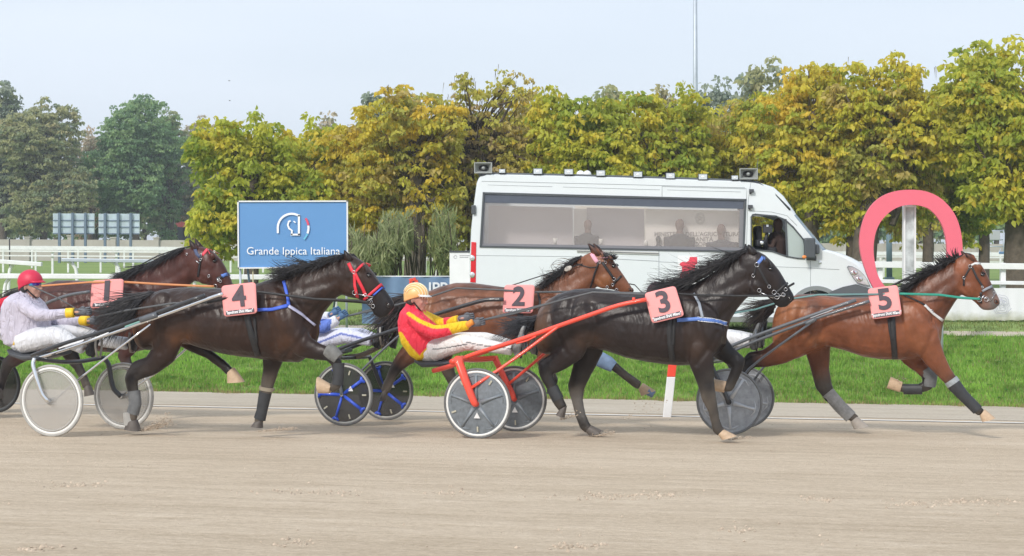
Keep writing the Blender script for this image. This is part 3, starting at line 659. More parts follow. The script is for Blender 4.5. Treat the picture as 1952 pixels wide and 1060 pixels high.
Y = 28.4; p0 = P(857, 481, Y); p1 = P(900, 481, Y); t = thing('panel', 'white freestanding panel with tiny print at the back of the van', 'panel', (p0.x, Y, .3))
mb = MB(); mb.abox(p0.x, p1.x, Y, Y+.1, .3, p0.z); bevel(obj('board', mb, WHITE, t, smooth=False), .008)
mb = MB(); mb.abox(p0.x-.01, p1.x+.01, Y-.02, Y+.12, p0.z+.002, p0.z+.03); obj('top_edge', mb, DGREY, t, smooth=False)
mb = MB(); c = P(868, 490, Y-.004); mb.tube([c+Vector((.03*math.cos(a*.6), 0, .03*math.sin(a*.6))) for a in range(11)], .004, 4, closed=False)
for (dx, dz, L) in ((.08, .02, .22), (.08, -.012, .17)): mb.abox(c.x+dx, c.x+dx+L, Y-.003, Y-.001, c.z+dz, c.z+dz+.012)
obj('print', mb, mat('grey_ink', (.35, .36, .38), .7), t)
# blue sign
Y = 28; s = F/Y; SIGNB = mat('sign_blue', (.115, .285, .57), .45, nvar=.03, nscale=1.5)
t = thing('sign_board', 'large blue sign with white horse head logo reading Grande Ippica Italiana', 'sign', (P(558, 620, Y).x, Y, .3))
c = [P(454, 384, Y), P(662, 383.5, Y), P(662.5, 509, Y), P(455, 511, Y)]
mb = MB(); i = mb.add(c+[v+Vector((0, .04, 0)) for v in c]); mb.f += [(i, i+1, i+2, i+3), (i+4, i+5, i+6, i+7), (i, i+1, i+5, i+4), (i+1, i+2, i+6, i+5), (i+2, i+3, i+7, i+6), (i+3, i, i+4, i+7)]
obj('panel', mb, SIGNB, t, smooth=False)
mb = MB()
for k in range(4):
    a, b = c[k], c[(k+1) % 4]; d = (b-a).normalized(); up = d.cross(Vector((0, 1, 0))); mb.box((a+b)/2+Vector((0, .0, 0)), (b-a)/2+d*.012, (0, .028, 0), up*.013)
obj('frame', mb, WHITE, t, smooth=False)
for (x0, x1, y1) in ((458, 459, 640), (660, 661, 640)):
    mb = MB(); a = P(x0, 500, Y+.07); b = P(x1, y1, Y+.07); b.z = .28; mb.tube([a, b], .022, 8); obj('leg', mb, GALV, t)
for (x0, x1) in ((470, 486), (648, 632)):
    mb = MB(); a = P(x0, 495, Y+.07); b = P(x1, 600, Y+1.1); b.z = .28; mb.tube([a, b], .022, 8); obj('prop', mb, mat('blue_steel'), t)
mb = MB(); mb.tube([P(482, 511, Y+.05), Vector((P(483, 511, Y).x, Y+.05, .28))], .012, 6); mb.tube([P(538, 511, Y+.05), Vector((P(538, 511, Y).x, Y+.05, .28))], .012, 6); obj('stake', mb, mat('pale_wood', (.5, .45, .3), .8), t)
def ribbon(pts_, wpx, colr_mat, nm, y=Y, closed=False):
    mb = MB(); q_ = [P(a_, b_, y-.03) for (a_, b_) in pts_]; hw_ = wpx/2/(F/y); L = []; Rr = []
    for k, p in enumerate(q_):
        d = (q_[min(k+1, len(q_)-1)]-q_[max(k-1, 0)]).normalized(); nn = d.cross(Vector((0, 1, 0))); L.append(p+nn*hw_); Rr.append(p-nn*hw_)
    i = mb.add(L); j = mb.add(Rr)
    for k in range(len(q_)-1): mb.f.append((i+k, i+k+1, j+k+1, j+k))
    return obj(nm, mb, colr_mat, t, smooth=False, fix=False)
def cv(c_, r_, a0, a1, n_=14): return [(c_[0]+r_*math.cos(R(a0+(a1-a0)*k/n_)), c_[1]-r_*math.sin(R(a0+(a1-a0)*k/n_))) for k in range(n_+1)]
SW = mat('sign_white', (.85, .87, .9), .5)
ribbon([(529.6, 444.5)]+cv((556, 434), 26.5, 178, 62, 16)+[(571.5, 410.5)], 4, SW, 'logo_mane')
ribbon([(569.8, 410), (569.8, 448.2)], 4, SW, 'logo_neck'); ribbon([(571.8, 447.2), (554, 447.2)], 3.4, SW, 'logo_base')
ribbon([(556, 448), (556.5, 439.5), (551, 435.5), (548.5, 429), (550.5, 422), (554, 421)], 3.4, SW, 'logo_face'); ribbon([(559.5, 421.5), (563.5, 424.5)], 2.2, SW, 'logo_eye')
ribbon(cv((556, 434), 32, 34, 8, 5), 4, mat('logo_red', (.7, .08, .15), .5), 'logo_arc'); ribbon(cv((556, 434), 32, 7, -20, 5), 4, SW, 'logo_arc'); ribbon(cv((556, 434), 32, -22, -44, 5), 3, mat('logo_cyan', (.15, .5, .7), .5), 'logo_arc')
text('lettering', 'Grande Ippica Italiana', .203, P(559, 479, Y-.03), (1, 0, 0), (0, 0, 1), SW, t, bold=0, sx=1.0)
# pink horseshoe arch
Y = 25.6; s = F/Y
outer = [(1673, 560), (1660, 537), (1650, 512), (1643, 487), (1640, 462), (1643, 436), (1651, 411), (1665, 389), (1685, 373), (1710, 364), (1737, 361.5), (1764, 364), (1789, 374), (1808, 390), (1823, 411), (1832, 436), (1836, 462), (1836, 487), (1831, 512), (1823, 537), (1811, 560), (1803, 575)]
inner = [(1785, 566), (1794, 548), (1802, 525), (1806, 500), (1807, 475), (1804, 450), (1797, 428), (1786, 411), (1772, 398), (1755, 392), (1737, 390.5), (1719, 393), (1702, 401), (1687, 414), (1676, 430), (1669, 450), (1666.5, 475), (1669, 500), (1675, 525), (1685, 542), (1697, 555), (1690, 567)]
PINK = mat('pink_foam', (.78, .145, .205), .55, nvar=.04, nscale=2, bump=.1, bscale=6)
t = thing('horseshoe_arch', 'giant pink horseshoe standing around the finish post', 'horseshoe', (P(1737, 560, Y).x, Y, zxy(P(1737, 560, Y).x, Y)))
def smooth_loop(lst, k_=4):
    out = [lst[0]]
    for i in range(len(lst)-1):
        p0, p1, p2, p3 = lst[max(i-1, 0)], lst[i], lst[i+1], lst[min(i+2, len(lst)-1)]
        for j in range(1, k_+1):
            u = j/k_; out.append(tuple(.5*((2*p1[c])+(-p0[c]+p2[c])*u+(2*p0[c]-5*p1[c]+4*p2[c]-p3[c])*u*u+(-p0[c]+3*p1[c]-3*p2[c]+p3[c])*u**3) for c in (0, 1)))
    return out
outer = smooth_loop(outer); inner = smooth_loop(inner)
def hs(x, y, z): return P(x, -y, Y)+Vector((0, z+.08, 0))-org(t)
me = poly_plate([(x, -y) for x, y in outer+inner], [], hs, .07); o = link('shoe', me, PINK, t, smooth=False); bevel(o, .02, 3)
for x in (1686, 1795):
    mb = MB(); a = P(x, 560, Y+.08); g = zxy(a.x, a.y); mb.tube([a, (a.x, a.y, g-.02)], .03, 8); obj('leg', mb, GALV, t)
Y = 25.9; x0, x1 = P(1723, 391, Y).x, P(1746.5, 391, Y).x; zt = P(1723, 392, Y).z; g = zxy(x0, Y)-.02
t = thing('finish_post', 'white framed grey mirror post standing inside the horseshoe', 'post', ((x0+x1)/2, Y, g))
mb = MB(); mb.abox(x0, x0+.03, Y, Y+.12, g, zt); mb.abox(x1-.03, x1, Y, Y+.12, g, zt); mb.abox(x0+.031, x1-.031, Y, Y+.12, zt-.03, zt); bevel(obj('frame', mb, WHITE, t, smooth=False), .004)
mb = MB(); mb.abox(x0+.032, x1-.032, Y+.03, Y+.1, g, zt-.032)
def mottled():
    m = mat('mottled_mirror', (.5, .53, .54), .5, metal=.1, nvar=.6, nscale=4); return m
obj('mirror', mb, mottled(), t, smooth=False)
mb = MB(); c0 = P(1735, 389, Y); mb.box(c0+Vector((0, .06, 0)), (.05, 0, 0), (0, .04, 0), (0, 0, .025)); obj('cap', mb, WHITE, t, smooth=False)
# leaning red and white distance marker beside the track line
Y = 18.9; a = P(1271, 796, Y); a.z = zxy(a.x, a.y)-.01; b = P(1282.5, 688, Y); t = thing('distance_marker', 'short leaning white post with red top by the track line', 'post', a)
wv = 8/(F/Y)
def seg(f0, f1, mt, nm):
    mb = MB(); p0 = a.lerp(b, f0); p1 = a.lerp(b, f1); mb.box((p0+p1)/2, (p1-p0)/2, (wv, 0, 0), (0, .02, 0)); bevel(obj(nm, mb, mt, t, smooth=False), .01)
seg(0, .72, WHITE, 'post'); seg(.722, 1, RED, 'red_top')
# ---------------------------------------------------------------- the white van
VT = R(4); VQ = 27*(math.cos(VT)+(1260-CX)/F*math.sin(VT)); VN = Vector((math.sin(VT), math.cos(VT), 0)); VX = Vector((math.cos(VT), -math.sin(VT), 0)); VS = F/27
def V(px, py, d=0.0): return U(px, py, VQ, VT)+VN*d
VZ = .3
vr = V(1260, 600); vr.z = VZ
van = thing('van', 'white high roof van with a long tinted side window, roof lamps and loudspeakers', 'van', vr)
VWHITE = mat('van_white', (.7, .745, .77), .28, coat=.5, nvar=.02)
VTRIM = mat('van_dark_trim', (.07, .08, .09), .45)
S0 = [(900, 612), (898, 560), (897, 500), (900, 440), (905, 395), (911, 352), (917, 338), (928, 333.5), (1100, 337.5), (1300, 343.5), (1425, 347.5), (1446, 350.5), (1474, 360), (1492, 377), (1507, 399.5), (1514, 411)]
S0w = [(1514, 411), (1538, 441), (1561, 470), (1568, 478)]
S0f = [(1568, 478), (1590, 484), (1612, 493.5), (1632, 505), (1647, 521), (1658, 545), (1664, 575), (1664, 606), (1650, 616)]
def grow(lst, k):                                # outline at the middle of the body: roof crown, bowed nose and screen
    out = []
    for (x, y) in lst:
        gx = 0 if x < 1200 else max(0, (x-1446))/220*22; gy = -5 if y < 420 else (-3 if y < 520 else 0)
        out.append((x+(gx if x > 1446 else (-5 if x < 930 else 0))*k, y+gy*k))
    return out
LW = [(.03, 0), (.05, .28), (.09, .55), (.17, .8), (.35, .95), (1.0, 1), (1.65, .95), (1.83, .8), (1.91, .55), (1.95, .28), (1.97, 0)]
def shell(lst, nm, mt, extra=0):
    mb = MB(); idx = []
    for (d, k) in LW: idx.append(mb.add([V(x, y, d) for (x, y) in grow(lst, k)]))
    for a, b in zip(idx, idx[1:]):
        for i in range(len(lst)-1): mb.f.append((a+i, a+i+1, b+i+1, b+i))
    return obj(nm, mb, mt, van, sharp=50)
S0a = S0[:8]; S0b = S0[10:]
shell(S0a, 'rear_shell', VWHITE); shell(S0b, 'cab_shell', VWHITE)
_lw = LW; S0m = S0[7:11]; LW = _lw[:5]; shell(S0m, 'roof_edge', VWHITE); LW = _lw[6:]; shell(S0m, 'roof_edge', VWHITE); LW = _lw[4:7]; shell(S0m, 'added_light_panel', mat('added_light_panel', (.8, .85, .9), .3, alpha=.12)); LW = _lw; shell(S0f, 'bonnet', VWHITE)  # see-through strip of roof added to let daylight onto the interior
WSG = mat('windscreen_glass', (.3, .38, .46), .08, spec=.8, alpha=.75); shell(S0w, 'windscreen', WSG)
big = [(921, 367), (1422, 380), (1418, 480.5), (915, 471)]
cabh = [(1431, 414), (1434, 409), (1440, 407.5), (1479, 411), (1497, 418), (1512, 432), (1532, 456), (1537, 480), (1534, 494), (1520, 493.5), (1500, 490), (1471, 480), (1440, 477.5), (1431, 470)]
def arch(cx, cy, r_, n_=14): return [(cx+r_*math.cos(math.pi*k/n_), cy-r_*1.0*math.sin(math.pi*k/n_)) for k in range(n_+1)]
side_front = [(1650, 616), (1608, 612)]+arch(1555, 598, 47)[0:]+[(1508, 612)]
side_rear = [(1095, 612)]+arch(1048, 598, 45)+[(1003, 612)]
outline = S0+S0w[1:]+S0f[1:]+[(1608, 612)]+[(x, y) for (x, y) in arch(1556, 600, 47)]+[(1508, 612), (1096, 612)]+[(x, y) for (x, y) in arch(1048, 600, 45)]+[(1001, 612)]
def vmap(d0):
    def f(x, y, z): return V(x, -y, d0+z)-org(van)
    return f
me = poly_plate([(x, -y) for x, y in outline], [[(x, -y) for x, y in big], [(x, -y) for x, y in cabh]], vmap(.015), .03); o = link('side_wall', me, VWHITE, van, smooth=False); bevel(o, .008)
me = poly_plate([(x, -y) for x, y in outline], [[(x, -y) for x, y in cabh], [(1100, -392), (1232, -396), (1232, -470), (1100, -466)]], vmap(1.985), .03); link('far_side_wall', me, VWHITE, van, smooth=False)
# floor and bulkheads so that the interior is closed
mb = MB(); mb.box(V(1270, 590, 1.0), VX*3.6, VN*.93, (0, 0, .05)); mb.box(V(1424, 470, 1.0), VX*.015, VN*.93, (0, 0, 1.1)); obj('floor', mb, mat('van_floor', (.12, .12, .13), .8), van, smooth=False)
mb = MB(); mb.box(V(1170, 476, .55), VX*2.45, VN*.28, (0, 0, .02)); obj('desk', mb, mat('desk', (.4, .38, .36), .6), van, smooth=False)
# side window: frame, milky screen and dark band at the top
def framebar(pts_, wpx, d, mt, nm, th=.012, closed=False):
    mb = MB(); n_ = len(pts_)
    rng_ = range(n_ if closed else n_-1)
    for k in rng_:
        a, b = V(*pts_[k], d), V(*pts_[(k+1) % n_], d); dd = (b-a).normalized(); up = dd.cross(VN).normalized(); mb.box((a+b)/2, (b-a)/2+dd*wpx/2/VS*.9, VN*th, up*(wpx/2/VS))
    return obj(nm, mb, mt, van, smooth=False)
framebar([(922, 368), (1421, 381), (1417, 479.5), (916, 470)], 3.4, -.006, VTRIM, 'window_frame', closed=True)
def milk(nm, c, a_):
    m = bpy.data.materials.new(nm); m.use_nodes = True; t_ = m.node_tree; b_ = t_.nodes['Principled BSDF']; b_.inputs['Base Color'].default_value = (*c, 1); b_.inputs['Roughness'].default_value = .25; b_.inputs['Alpha'].default_value = a_; return m
MILK = milk('mesh_screen', (.56, .51, .49), .23); MILK2 = milk('mesh_screen_border', (.3, .29, .31), .75)
def vq(nm, pts_, d, mt, th=.006):
    mb = MB(); c_ = [V(x, y, d) for (x, y) in pts_]; i = mb.add(c_+[p+VN*th for p in c_]); mb.f += [(i, i+1, i+2, i+3), (i+4, i+5, i+6, i+7), (i, i+1, i+5, i+4), (i+1, i+2, i+6, i+5), (i+2, i+3, i+7, i+6), (i+3, i, i+4, i+7)]
    return obj(nm, mb, mt, van, smooth=False)
vq('window_screen', [(922, 369), (1421, 382), (1417, 479), (916, 469.5)], .02, MILK)
BAND = mat('tinted_band', (.085, .1, .135), .35, nvar=.08)
vq('sun_band', [(923, 370), (1418, 382.5), (1417, 398), (923, 386)], .008, BAND)
vq('window_border', [(918, 464), (1416, 472), (1416.5, 478.5), (917, 469)], .009, mat('border_grey', (.2, .2, .22), .5))
vq('window_border', [(1411, 398.5), (1418, 398.5), (1417, 471), (1409, 471)], .010, mat('border_grey'))
vq('window_border', [(917, 386.5), (924, 386.5), (922, 463.5), (917, 463)], .010, mat('border_grey'))
# bright cream board with lettering inside, and a far blind added so that daylight glows through it
CREAM = mat('cream_board', (.92, .86, .8), .7)
def added_blindmat():
    m = bpy.data.materials.new('added_blind_cream'); m.use_nodes = True; t_ = m.node_tree; b_ = t_.nodes['Principled BSDF']; o_ = t_.nodes['Material Output']
    b_.inputs['Base Color'].default_value = (.85, .8, .74, 1); tl = t_.nodes.new('ShaderNodeBsdfTranslucent'); tl.inputs['Color'].default_value = (.95, .9, .84, 1)
    ms = t_.nodes.new('ShaderNodeMixShader'); ms.inputs[0].default_value = .6; t_.links.new(b_.outputs[0], ms.inputs[1]); t_.links.new(tl.outputs[0], ms.inputs[2]); t_.links.new(ms.outputs[0], o_.inputs['Surface']); return m
ADDED_BLIND = added_blindmat()
vq('lettered_board', [(1231, 397), (1412, 401), (1411, 473), (1231, 470)], .42, CREAM, .01)
vq('added_blind', [(1091, 388), (1240, 392), (1240, 478), (1091, 474)], 1.9, ADDED_BLIND, .01)
vq('inner_panel', [(925, 390), (1090, 394), (1090, 474), (925, 470)], .7, mat('panel_mauve', (.6, .55, .56), .8), .01)
vq('inner_panel', [(1117, 394), (1230, 397), (1230, 476), (1117, 474)], .72, mat('panel_mauve'), .01)
vq('inner_door', [(1091, 396), (1122, 397), (1122, 474), (1091, 470)], .75, CREAM, .01)
VI = mat('board_ink', (.4, .37, .35), .8)
for (sx_, y_, tx, hh) in ((1331, 446.5, "MINISTERO DELL'AGRICOLTURA", .108), (1331, 456.5, 'SOVRANITÀ', .108), (1331, 466, 'E LE CORSE', .108)):
    text('lettering', tx, hh, V(sx_, y_, .41), VX, (0, 0, 1), VI, van, bold=.003)
mb = MB()
for rr_ in (11, 8.5): mb.tube([V(1337+rr_*.8*math.cos(a/20*6.283)+.8*math.sin(a*2.3), 416+rr_*math.sin(a/20*6.283), .405) for a in range(20)], .004, 4, closed=True)
for k in range(5):
    a0 = k*1.2566-math.pi/2; mb.tube([V(1337+math.cos(a0)*6, 416+math.sin(a0)*6, .405), V(1337+math.cos(a0+2.513)*6, 416+math.sin(a0+2.513)*6, .405)], .004, 4)
obj('emblem', mb, mat('emblem_ink', (.5, .47, .45), .8), van)
# cab window: dividing pillar, quarter light, seal, far window shows daylight
framebar([(1432, 414), (1435, 409.5), (1440, 408.5), (1479, 412), (1497, 419), (1512, 433), (1531, 456), (1536, 480), (1533, 493), (1520, 492.5), (1500, 489), (1471, 479), (1440, 476.5), (1432, 470)], 2.6, -.004, VTRIM, 'door_window_seal', closed=True)
framebar([(1497.5, 419), (1500.5, 489)], 3.5, .004, VTRIM, 'window_pillar')
me = poly_plate([(1499, -420), (1512, -434), (1531, -457), (1535, -480), (1532, -492), (1520, -491.5), (1502, -488)], [], vmap(.014), .006); link('quarter_light', me, mat('quarter_glass', (.4, .47, .46), .1, spec=.8), van, smooth=False)
mb = MB(); mb.box(V(1455, 500, .6), VX*.28, VN*.3, (0, 0, .28)); mb.box(V(1450, 470, .6), VX*.06, VN*.28, (0, 0, .38)); bevel(obj('seat', mb, mat('cab_seat', (.03, .03, .035), .8), van, smooth=False), .05, 3)
mb = MB(); mb.box(V(1553, 490, 1.0), VX*.12, VN*.85, (0, 0, .12)); obj('dashboard', mb, DGREY, van, smooth=False)
# panel joins and mouldings
JOINT = mat('panel_joint', (.3, .33, .35), .7)
def line(pts_, r_=.0045, nm='panel_join', mt=JOINT, d=-.001):
    mb = MB(); mb.tube([V(x, y, d) for x, y in pts_], r_, 5); return obj(nm, mb, mt, van)
line([(918, 345.5), (1200, 352), (1420, 358)]); line([(1262, 355), (1262, 376)]); line([(1262, 355.5), (1423, 360), (1423, 380)]); line([(930, 352.5), (1053, 356)], .0035); line([(1073, 356.5), (1258, 362)], .0035); line([(1272, 362), (1412, 366)], .0035)
line([(1431, 349), (1427, 378), (1425, 402), (1423, 470), (1424, 560)]); line([(1425, 401.5), (1470, 404), (1500, 411), (1519, 430)]); line([(1545, 497), (1545, 590)]); line([(1437, 480), (1437, 590), (1440, 606)], .004)
line([(1256, 478), (1256, 600)], .006); line([(908, 487), (1080, 489), (1255, 498)], .004); line([(1256, 499), (1420, 506)], .004); line([(1470, 508), (1545, 511), (1600, 514)], .004)
mb = MB(); a, b = V(1100, 478.5, -.01), V(1256, 483.5, -.01); mb.box((a+b)/2, (b-a)/2, VN*.012, (0, 0, .022)); obj('slide_rail', mb, mat('rail_pale', (.5, .5, .48), .5), van, smooth=False)
mb = MB(); mb.box((a+b)/2+Vector((0, 0, -.002)), (b-a)/2, VN*.0145, (0, 0, .006)); obj('slide_slot', mb, VTRIM, van, smooth=False)
mb = MB(); a, b = V(900, 604, -.02), V(1000, 606, -.02); mb.box((a+b)/2, (b-a)/2, VN*.03, (0, 0, .07)); a, b = V(1098, 606, -.02), V(1506, 610, -.02); mb.box((a+b)/2, (b-a)/2, VN*.03, (0, 0, .05)); bevel(obj('sill', mb, mat('sill_grey', (.2, .21, .2), .6), van, smooth=False), .01)
# roof rail, lamps, loudspeakers, white covers
mb = MB(); mb.tube([V(912, 334.5, .1), V(928, 331, .1), V(1100, 334.5, .1), V(1300, 340.5, .1), V(1428, 345, .1), V(1446, 349, .06)], .028, 8); mb.tube([V(1446, 349, .06), V(1474, 366, .02), V(1506, 400, .0)], .02, 6); obj('roof_rail', mb, VTRIM, van)
GLASSL = mat('lamp_glass', (.75, .78, .8), .1, metal=.7)
for (x, y, sc_) in ((957, 326, .7), (1025, 326.5, 1), (1084, 327.5, 1), (1145, 330, 1), (1216, 332.5, 1), (1278, 335, 1), (1340, 337, 1), (1401, 338.5, .75)):
    c_ = V(x, y, .07); mb = MB(); w_, h_ = .088*sc_, .056*sc_
    mb.loft([[c_+VX*(w_*k*a)+Vector((0, 0, h_*k*b))+VN*d for (a, b) in ((-1, -1), (1, -1), (1, 1), (-1, 1))] for (k, d) in ((1, -.05), (1, 0), (.6, .07))]); mb.box(c_+Vector((0, 0, -h_-.02)), VX*.015, VN*.02, (0, 0, .03))
    lamp = bevel(obj('roof_lamp', mb, VTRIM, van, smooth=False), .006)
    mb = MB(); mb.box(c_-VN*.052, VX*w_*.84, VN*.004, (0, 0, h_*.8)); obj('lens', mb, GLASSL, lamp, smooth=False)
    mb = MB(); mb.ell(c_-VN*.055, VX*w_*.35, VN*.006, (0, 0, h_*.35)); obj('bulb', mb, WHITE, lamp)
HORN = mat('horn_grey', (.33, .35, .34), .5, nvar=.1)
for (x, y) in ((921, 320), (1427, 331.5)):
    c_ = V(x, y, .08); mb = MB(); rect = ((-1, -1), (1, -1), (1, 1), (-1, 1))
    rings = [[c_+VX*(.165*k*a)+Vector((0, 0, .1*k*b))+VN*d for (a, b) in rect] for (k, d) in ((1, -.1), (1.0, -.06), (.55, .12), (.3, .2))]
    mb.loft(rings[::-1], cap=False); inn = [[c_+VX*(.15*k*a)+Vector((0, 0, .085*k*b))+VN*d for (a, b) in rect] for (k, d) in ((1, -.1), (.55, .05), (.3, .06))]; mb.loft(inn, cap=False); mb.loft([rings[0], inn[0]], cap=False); i = mb.add(inn[-1]); mb.f.append((i, i+1, i+2, i+3))
    mb.f += []
    sp = obj('loudspeaker', mb, HORN, van, smooth=False); bevel(sp, .008)
    mb = MB(); mb.ell(c_+VN*.02, VX*.085, VN*.01, (0, 0, .062)); obj('throat', mb, BLACK, sp); mb = MB(); mb.ell(c_-VN*.02, VX*.035, VN*.05, (0, 0, .032)); obj('plug', mb, HORN, sp)
    mb = MB(); mb.box(c_+Vector((0, 0, -.12)), VX*.05, VN*.04, (0, 0, .03)); obj('bracket', mb, VTRIM, sp, smooth=False)
for x in (1106, 1119):
    mb = MB(); mb.ell(V(x, 331, .25), VX*.075, VN*.07, (0, 0, .07)); bevel(obj('roof_vent', mb, WHITE, van), .01)
mb = MB(); mb.tube([V(1444, 344, .2), V(1447, 300, .2)], .006, 5); obj('aerial', mb, DGREY, van)
for (x, y) in ((1432, 364), (1430, 394)):
    mb = MB(); mb.box(V(x, y, -.04), VX*.04, VN*.035, (0, 0, .03)); mb.tube([V(x-2, y+6, -.03), V(x-1, y, -.03)], .02, 6); obj('marker_camera', mb, DGREY, van, smooth=False)
# tail light, hinges, mirror, headlight, arches, bumper, wheels
mb = MB(); a = [V(898.5, 461, -.012), V(908, 462, -.014), V(907, 539, -.014), V(896.5, 538, -.012)]; i = mb.add(a+[p+VN*.04 for p in a]); mb.f += [(i, i+1, i+2, i+3), (i, i+1, i+5, i+4), (i+1, i+2, i+6, i+5), (i+2, i+3, i+7, i+6), (i+3, i, i+4, i+7)]
tl_ = bevel(obj('tail_light', mb, mat('tail_red', (.65, .02, .03), .2, coat=.6), van, smooth=False), .008)
for y in (492, 524):
    mb = MB(); mb.ell(V(900.5, y, -.02), VX*.05, VN*.02, (0, 0, .055)); obj('clear_lens', mb, GLASSL, tl_)
for y in (400,):
    mb = MB(); mb.box(V(903, y, -.02), VX*.04, VN*.03, (0, 0, .085)); bevel(obj('hinge', mb, VTRIM, van, smooth=False), .015)
mb = MB(); c_ = V(1541, 473, -.16); mb.box(c_, VX*.1, VN*.07, (0, 0, .185)); mb.box(V(1552, 475, -.09), VX*.08, VN*.06, (0, 0, .09)); mir = bevel(obj('door_mirror', mb, VTRIM, van, smooth=False), .03, 3)
mb = MB(); mb.ell(V(1530, 489.5, -.24), VX*.04, VN*.015, (0, 0, .03)); obj('indicator', mb, mat('amber', (.8, .25, .05), .3), mir)
mb = MB(); i = mb.add([V(1537, 496, -.006), V(1556, 497, -.006), V(1556, 490, -.006), V(1547, 474, -.006), V(1540, 460, -.006)]); mb.f.append((i, i+1, i+2, i+3, i+4)); solid(obj('mirror_base', mb, VTRIM, van, smooth=False), .012)
mb = MB(); mb.ell(V(1563, 500.5, -.01), VX*.028, VN*.012, (0, 0, .026)); obj('side_repeater', mb, GLASSL, van)
hl = [(1614, 509), (1617, 506.5), (1625, 508), (1637, 514.5), (1646, 523), (1653, 533), (1659, 546), (1648, 544), (1634, 540), (1628, 533), (1620, 521)]
me = poly_plate([(x, -y) for x, y in hl], [], vmap(-.012), .03); hlo = link('headlight', me, mat('headlight_rim', (.2, .22, .24), .4), van, smooth=False); bevel(hlo, .01)
hl2 = [(1636+(x-1636)*.9, 526+(y-526)*.9) for x, y in hl]
me = poly_plate([(x, -y) for x, y in hl2], [], vmap(-.03), .012); link('headlight_glass', me, mat('headlight_glass', (.62, .65, .68), .08, metal=.4, nvar=.25, nscale=8), hlo, smooth=False)
for (x, y) in ((1638, 532), (1628, 520)):
    mb = MB(); mb.ell(V(x, y, -.038), VX*.06, VN*.008, (0, 0, .045)); obj('reflector', mb, CHROME, hlo)
bp_ = [(1580, 557), (1606, 547), (1631, 541.5), (1650, 547), (1666, 552), (1668, 580), (1668, 612), (1608, 612), (1603, 590), (1594, 568)]
me = poly_plate([(x, -y) for x, y in bp_], [], vmap(.0), .09); bevel(link('bumper', me, mat('bumper_grey', (.1, .11, .125), .5), van, smooth=False), .012)
for (cx_, cy_, r_) in ((1556, 600, 47), (1048, 600, 45)):
    me = poly_plate([(x, -y) for x, y in arch(cx_, cy_, r_+8, 24)+arch(cx_, cy_, r_, 24)[::-1]], [], vmap(-.004), .05); bevel(link('arch_trim', me, mat('arch_grey', (.22, .24, .25), .55), van, smooth=False), .006)
for cx_ in (1556, 1048):
    for d in (.14, 1.72):
        c_ = V(cx_, 598, d); c_.z = VZ+.36; mb = MB(); mb.tube([c_-VN*.1, c_-VN*.08, c_+VN*.08, c_+VN*.1], [.3, .36, .36, .3], 28); wh = obj('wheel', mb, RUBBER, van, sharp=40)
        mb = MB(); mb.tube([c_-VN*.105, c_-VN*.07], [.2, .22], 24); obj('hub_cap', mb, mat('hub_grey', (.4, .41, .42), .4, metal=.5), wh, sharp=40)
# white square with red emblem on the flank
vq('emblem_square', [(1292, 487), (1332, 488), (1332, 545), (1292, 544)], -.004, mat('van_square', (.8, .81, .83), .4), .003)
em = [(1296, 502), (1301, 499), (1308, 500), (1313, 497), (1315, 490), (1329, 490), (1329, 503), (1325, 505), (1325, 517), (1313, 518), (1313, 523), (1327, 524), (1322, 529), (1309, 535), (1296, 535), (1296, 524), (1300, 518), (1300, 508), (1296, 506)]
me = poly_plate([(x, -y) for x, y in em], [], vmap(-.008), .003); link('emblem_red', me, mat('emblem_red', (.75, .06, .1), .5), van, smooth=False)
# people behind the screen, cups, and the camera operator in the cab
SKIN = mat('skin', (.5, .27, .2), .5, attr=True)
def bust(label, hx, hy, hr, x0, x1, yb, d, colr, skin=(.16, .09, .075)):  # skin tone darkened so heads read as silhouettes, interior shade put into colour
    mb = MB(); c_ = V(hx, hy, d); r_ = hr/VS
    mb.ell(c_, VX*r_*.92, VN*r_, (0, 0, r_*1.25), skin); mb.tube([c_, c_-Vector((0, 0, r_*2))], [r_*.6, r_*.7], 10, skin)
    xm = (x0+x1)/2; hw_ = (x1-x0)/2/VS; b = V(xm, yb, d); ytop = hy+hr*1.45; sh = V(xm, ytop+hr*.9, d)
    rings = [[b.lerp(sh, max(f, -.35))+VX*(hw_*k*math.cos(a/16*6.283))+VN*(.14*math.sin(a/16*6.283)) for a in range(16)] for (f, k) in ((-1.0, .75), (0, .9), (.5, 1), (.85, .95), (1.1, .6), (1.3, .25))]
    mb.loft(rings, [colr]*6)
    for sx_ in (-1, 1):
        s_ = sh+VX*(hw_*.85*sx_); mb.tube([s_, s_+Vector((0, 0, -.28)), s_+Vector((0, 0, -.34))-VN*.2], [.07, .06, .045], 8, colr)
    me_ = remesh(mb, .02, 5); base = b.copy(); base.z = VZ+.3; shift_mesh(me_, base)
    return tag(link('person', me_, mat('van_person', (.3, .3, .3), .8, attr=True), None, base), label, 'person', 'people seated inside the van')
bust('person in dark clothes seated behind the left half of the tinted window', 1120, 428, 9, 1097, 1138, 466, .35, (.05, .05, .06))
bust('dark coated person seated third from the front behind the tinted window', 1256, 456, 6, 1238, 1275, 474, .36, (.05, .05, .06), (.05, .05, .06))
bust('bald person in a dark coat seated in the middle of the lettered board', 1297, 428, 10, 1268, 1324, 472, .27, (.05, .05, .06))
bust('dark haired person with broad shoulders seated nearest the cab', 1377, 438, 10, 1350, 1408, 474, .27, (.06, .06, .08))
for k, (x, y) in enumerate(((1057, 460), (1145, 461), (1232, 464))):
    c_ = V(x, y, .28); mb = MB(); mb.tube([c_+Vector((0, 0, -.06)), c_+Vector((0, 0, .055))], [.032, .042], 12); o = obj('cup', mb, mat('paper_cup', (.8, .76, .7), .6), origin=c_-Vector((0, 0, .06)))
    tag(o, ('leftmost of the three pale cups on the sill inside the van window', 'middle one of the three pale cups, right of the seated person in the van', 'rightmost of the three pale cups, at the edge of the lettered board')[k], 'cup', 'cups in the van')
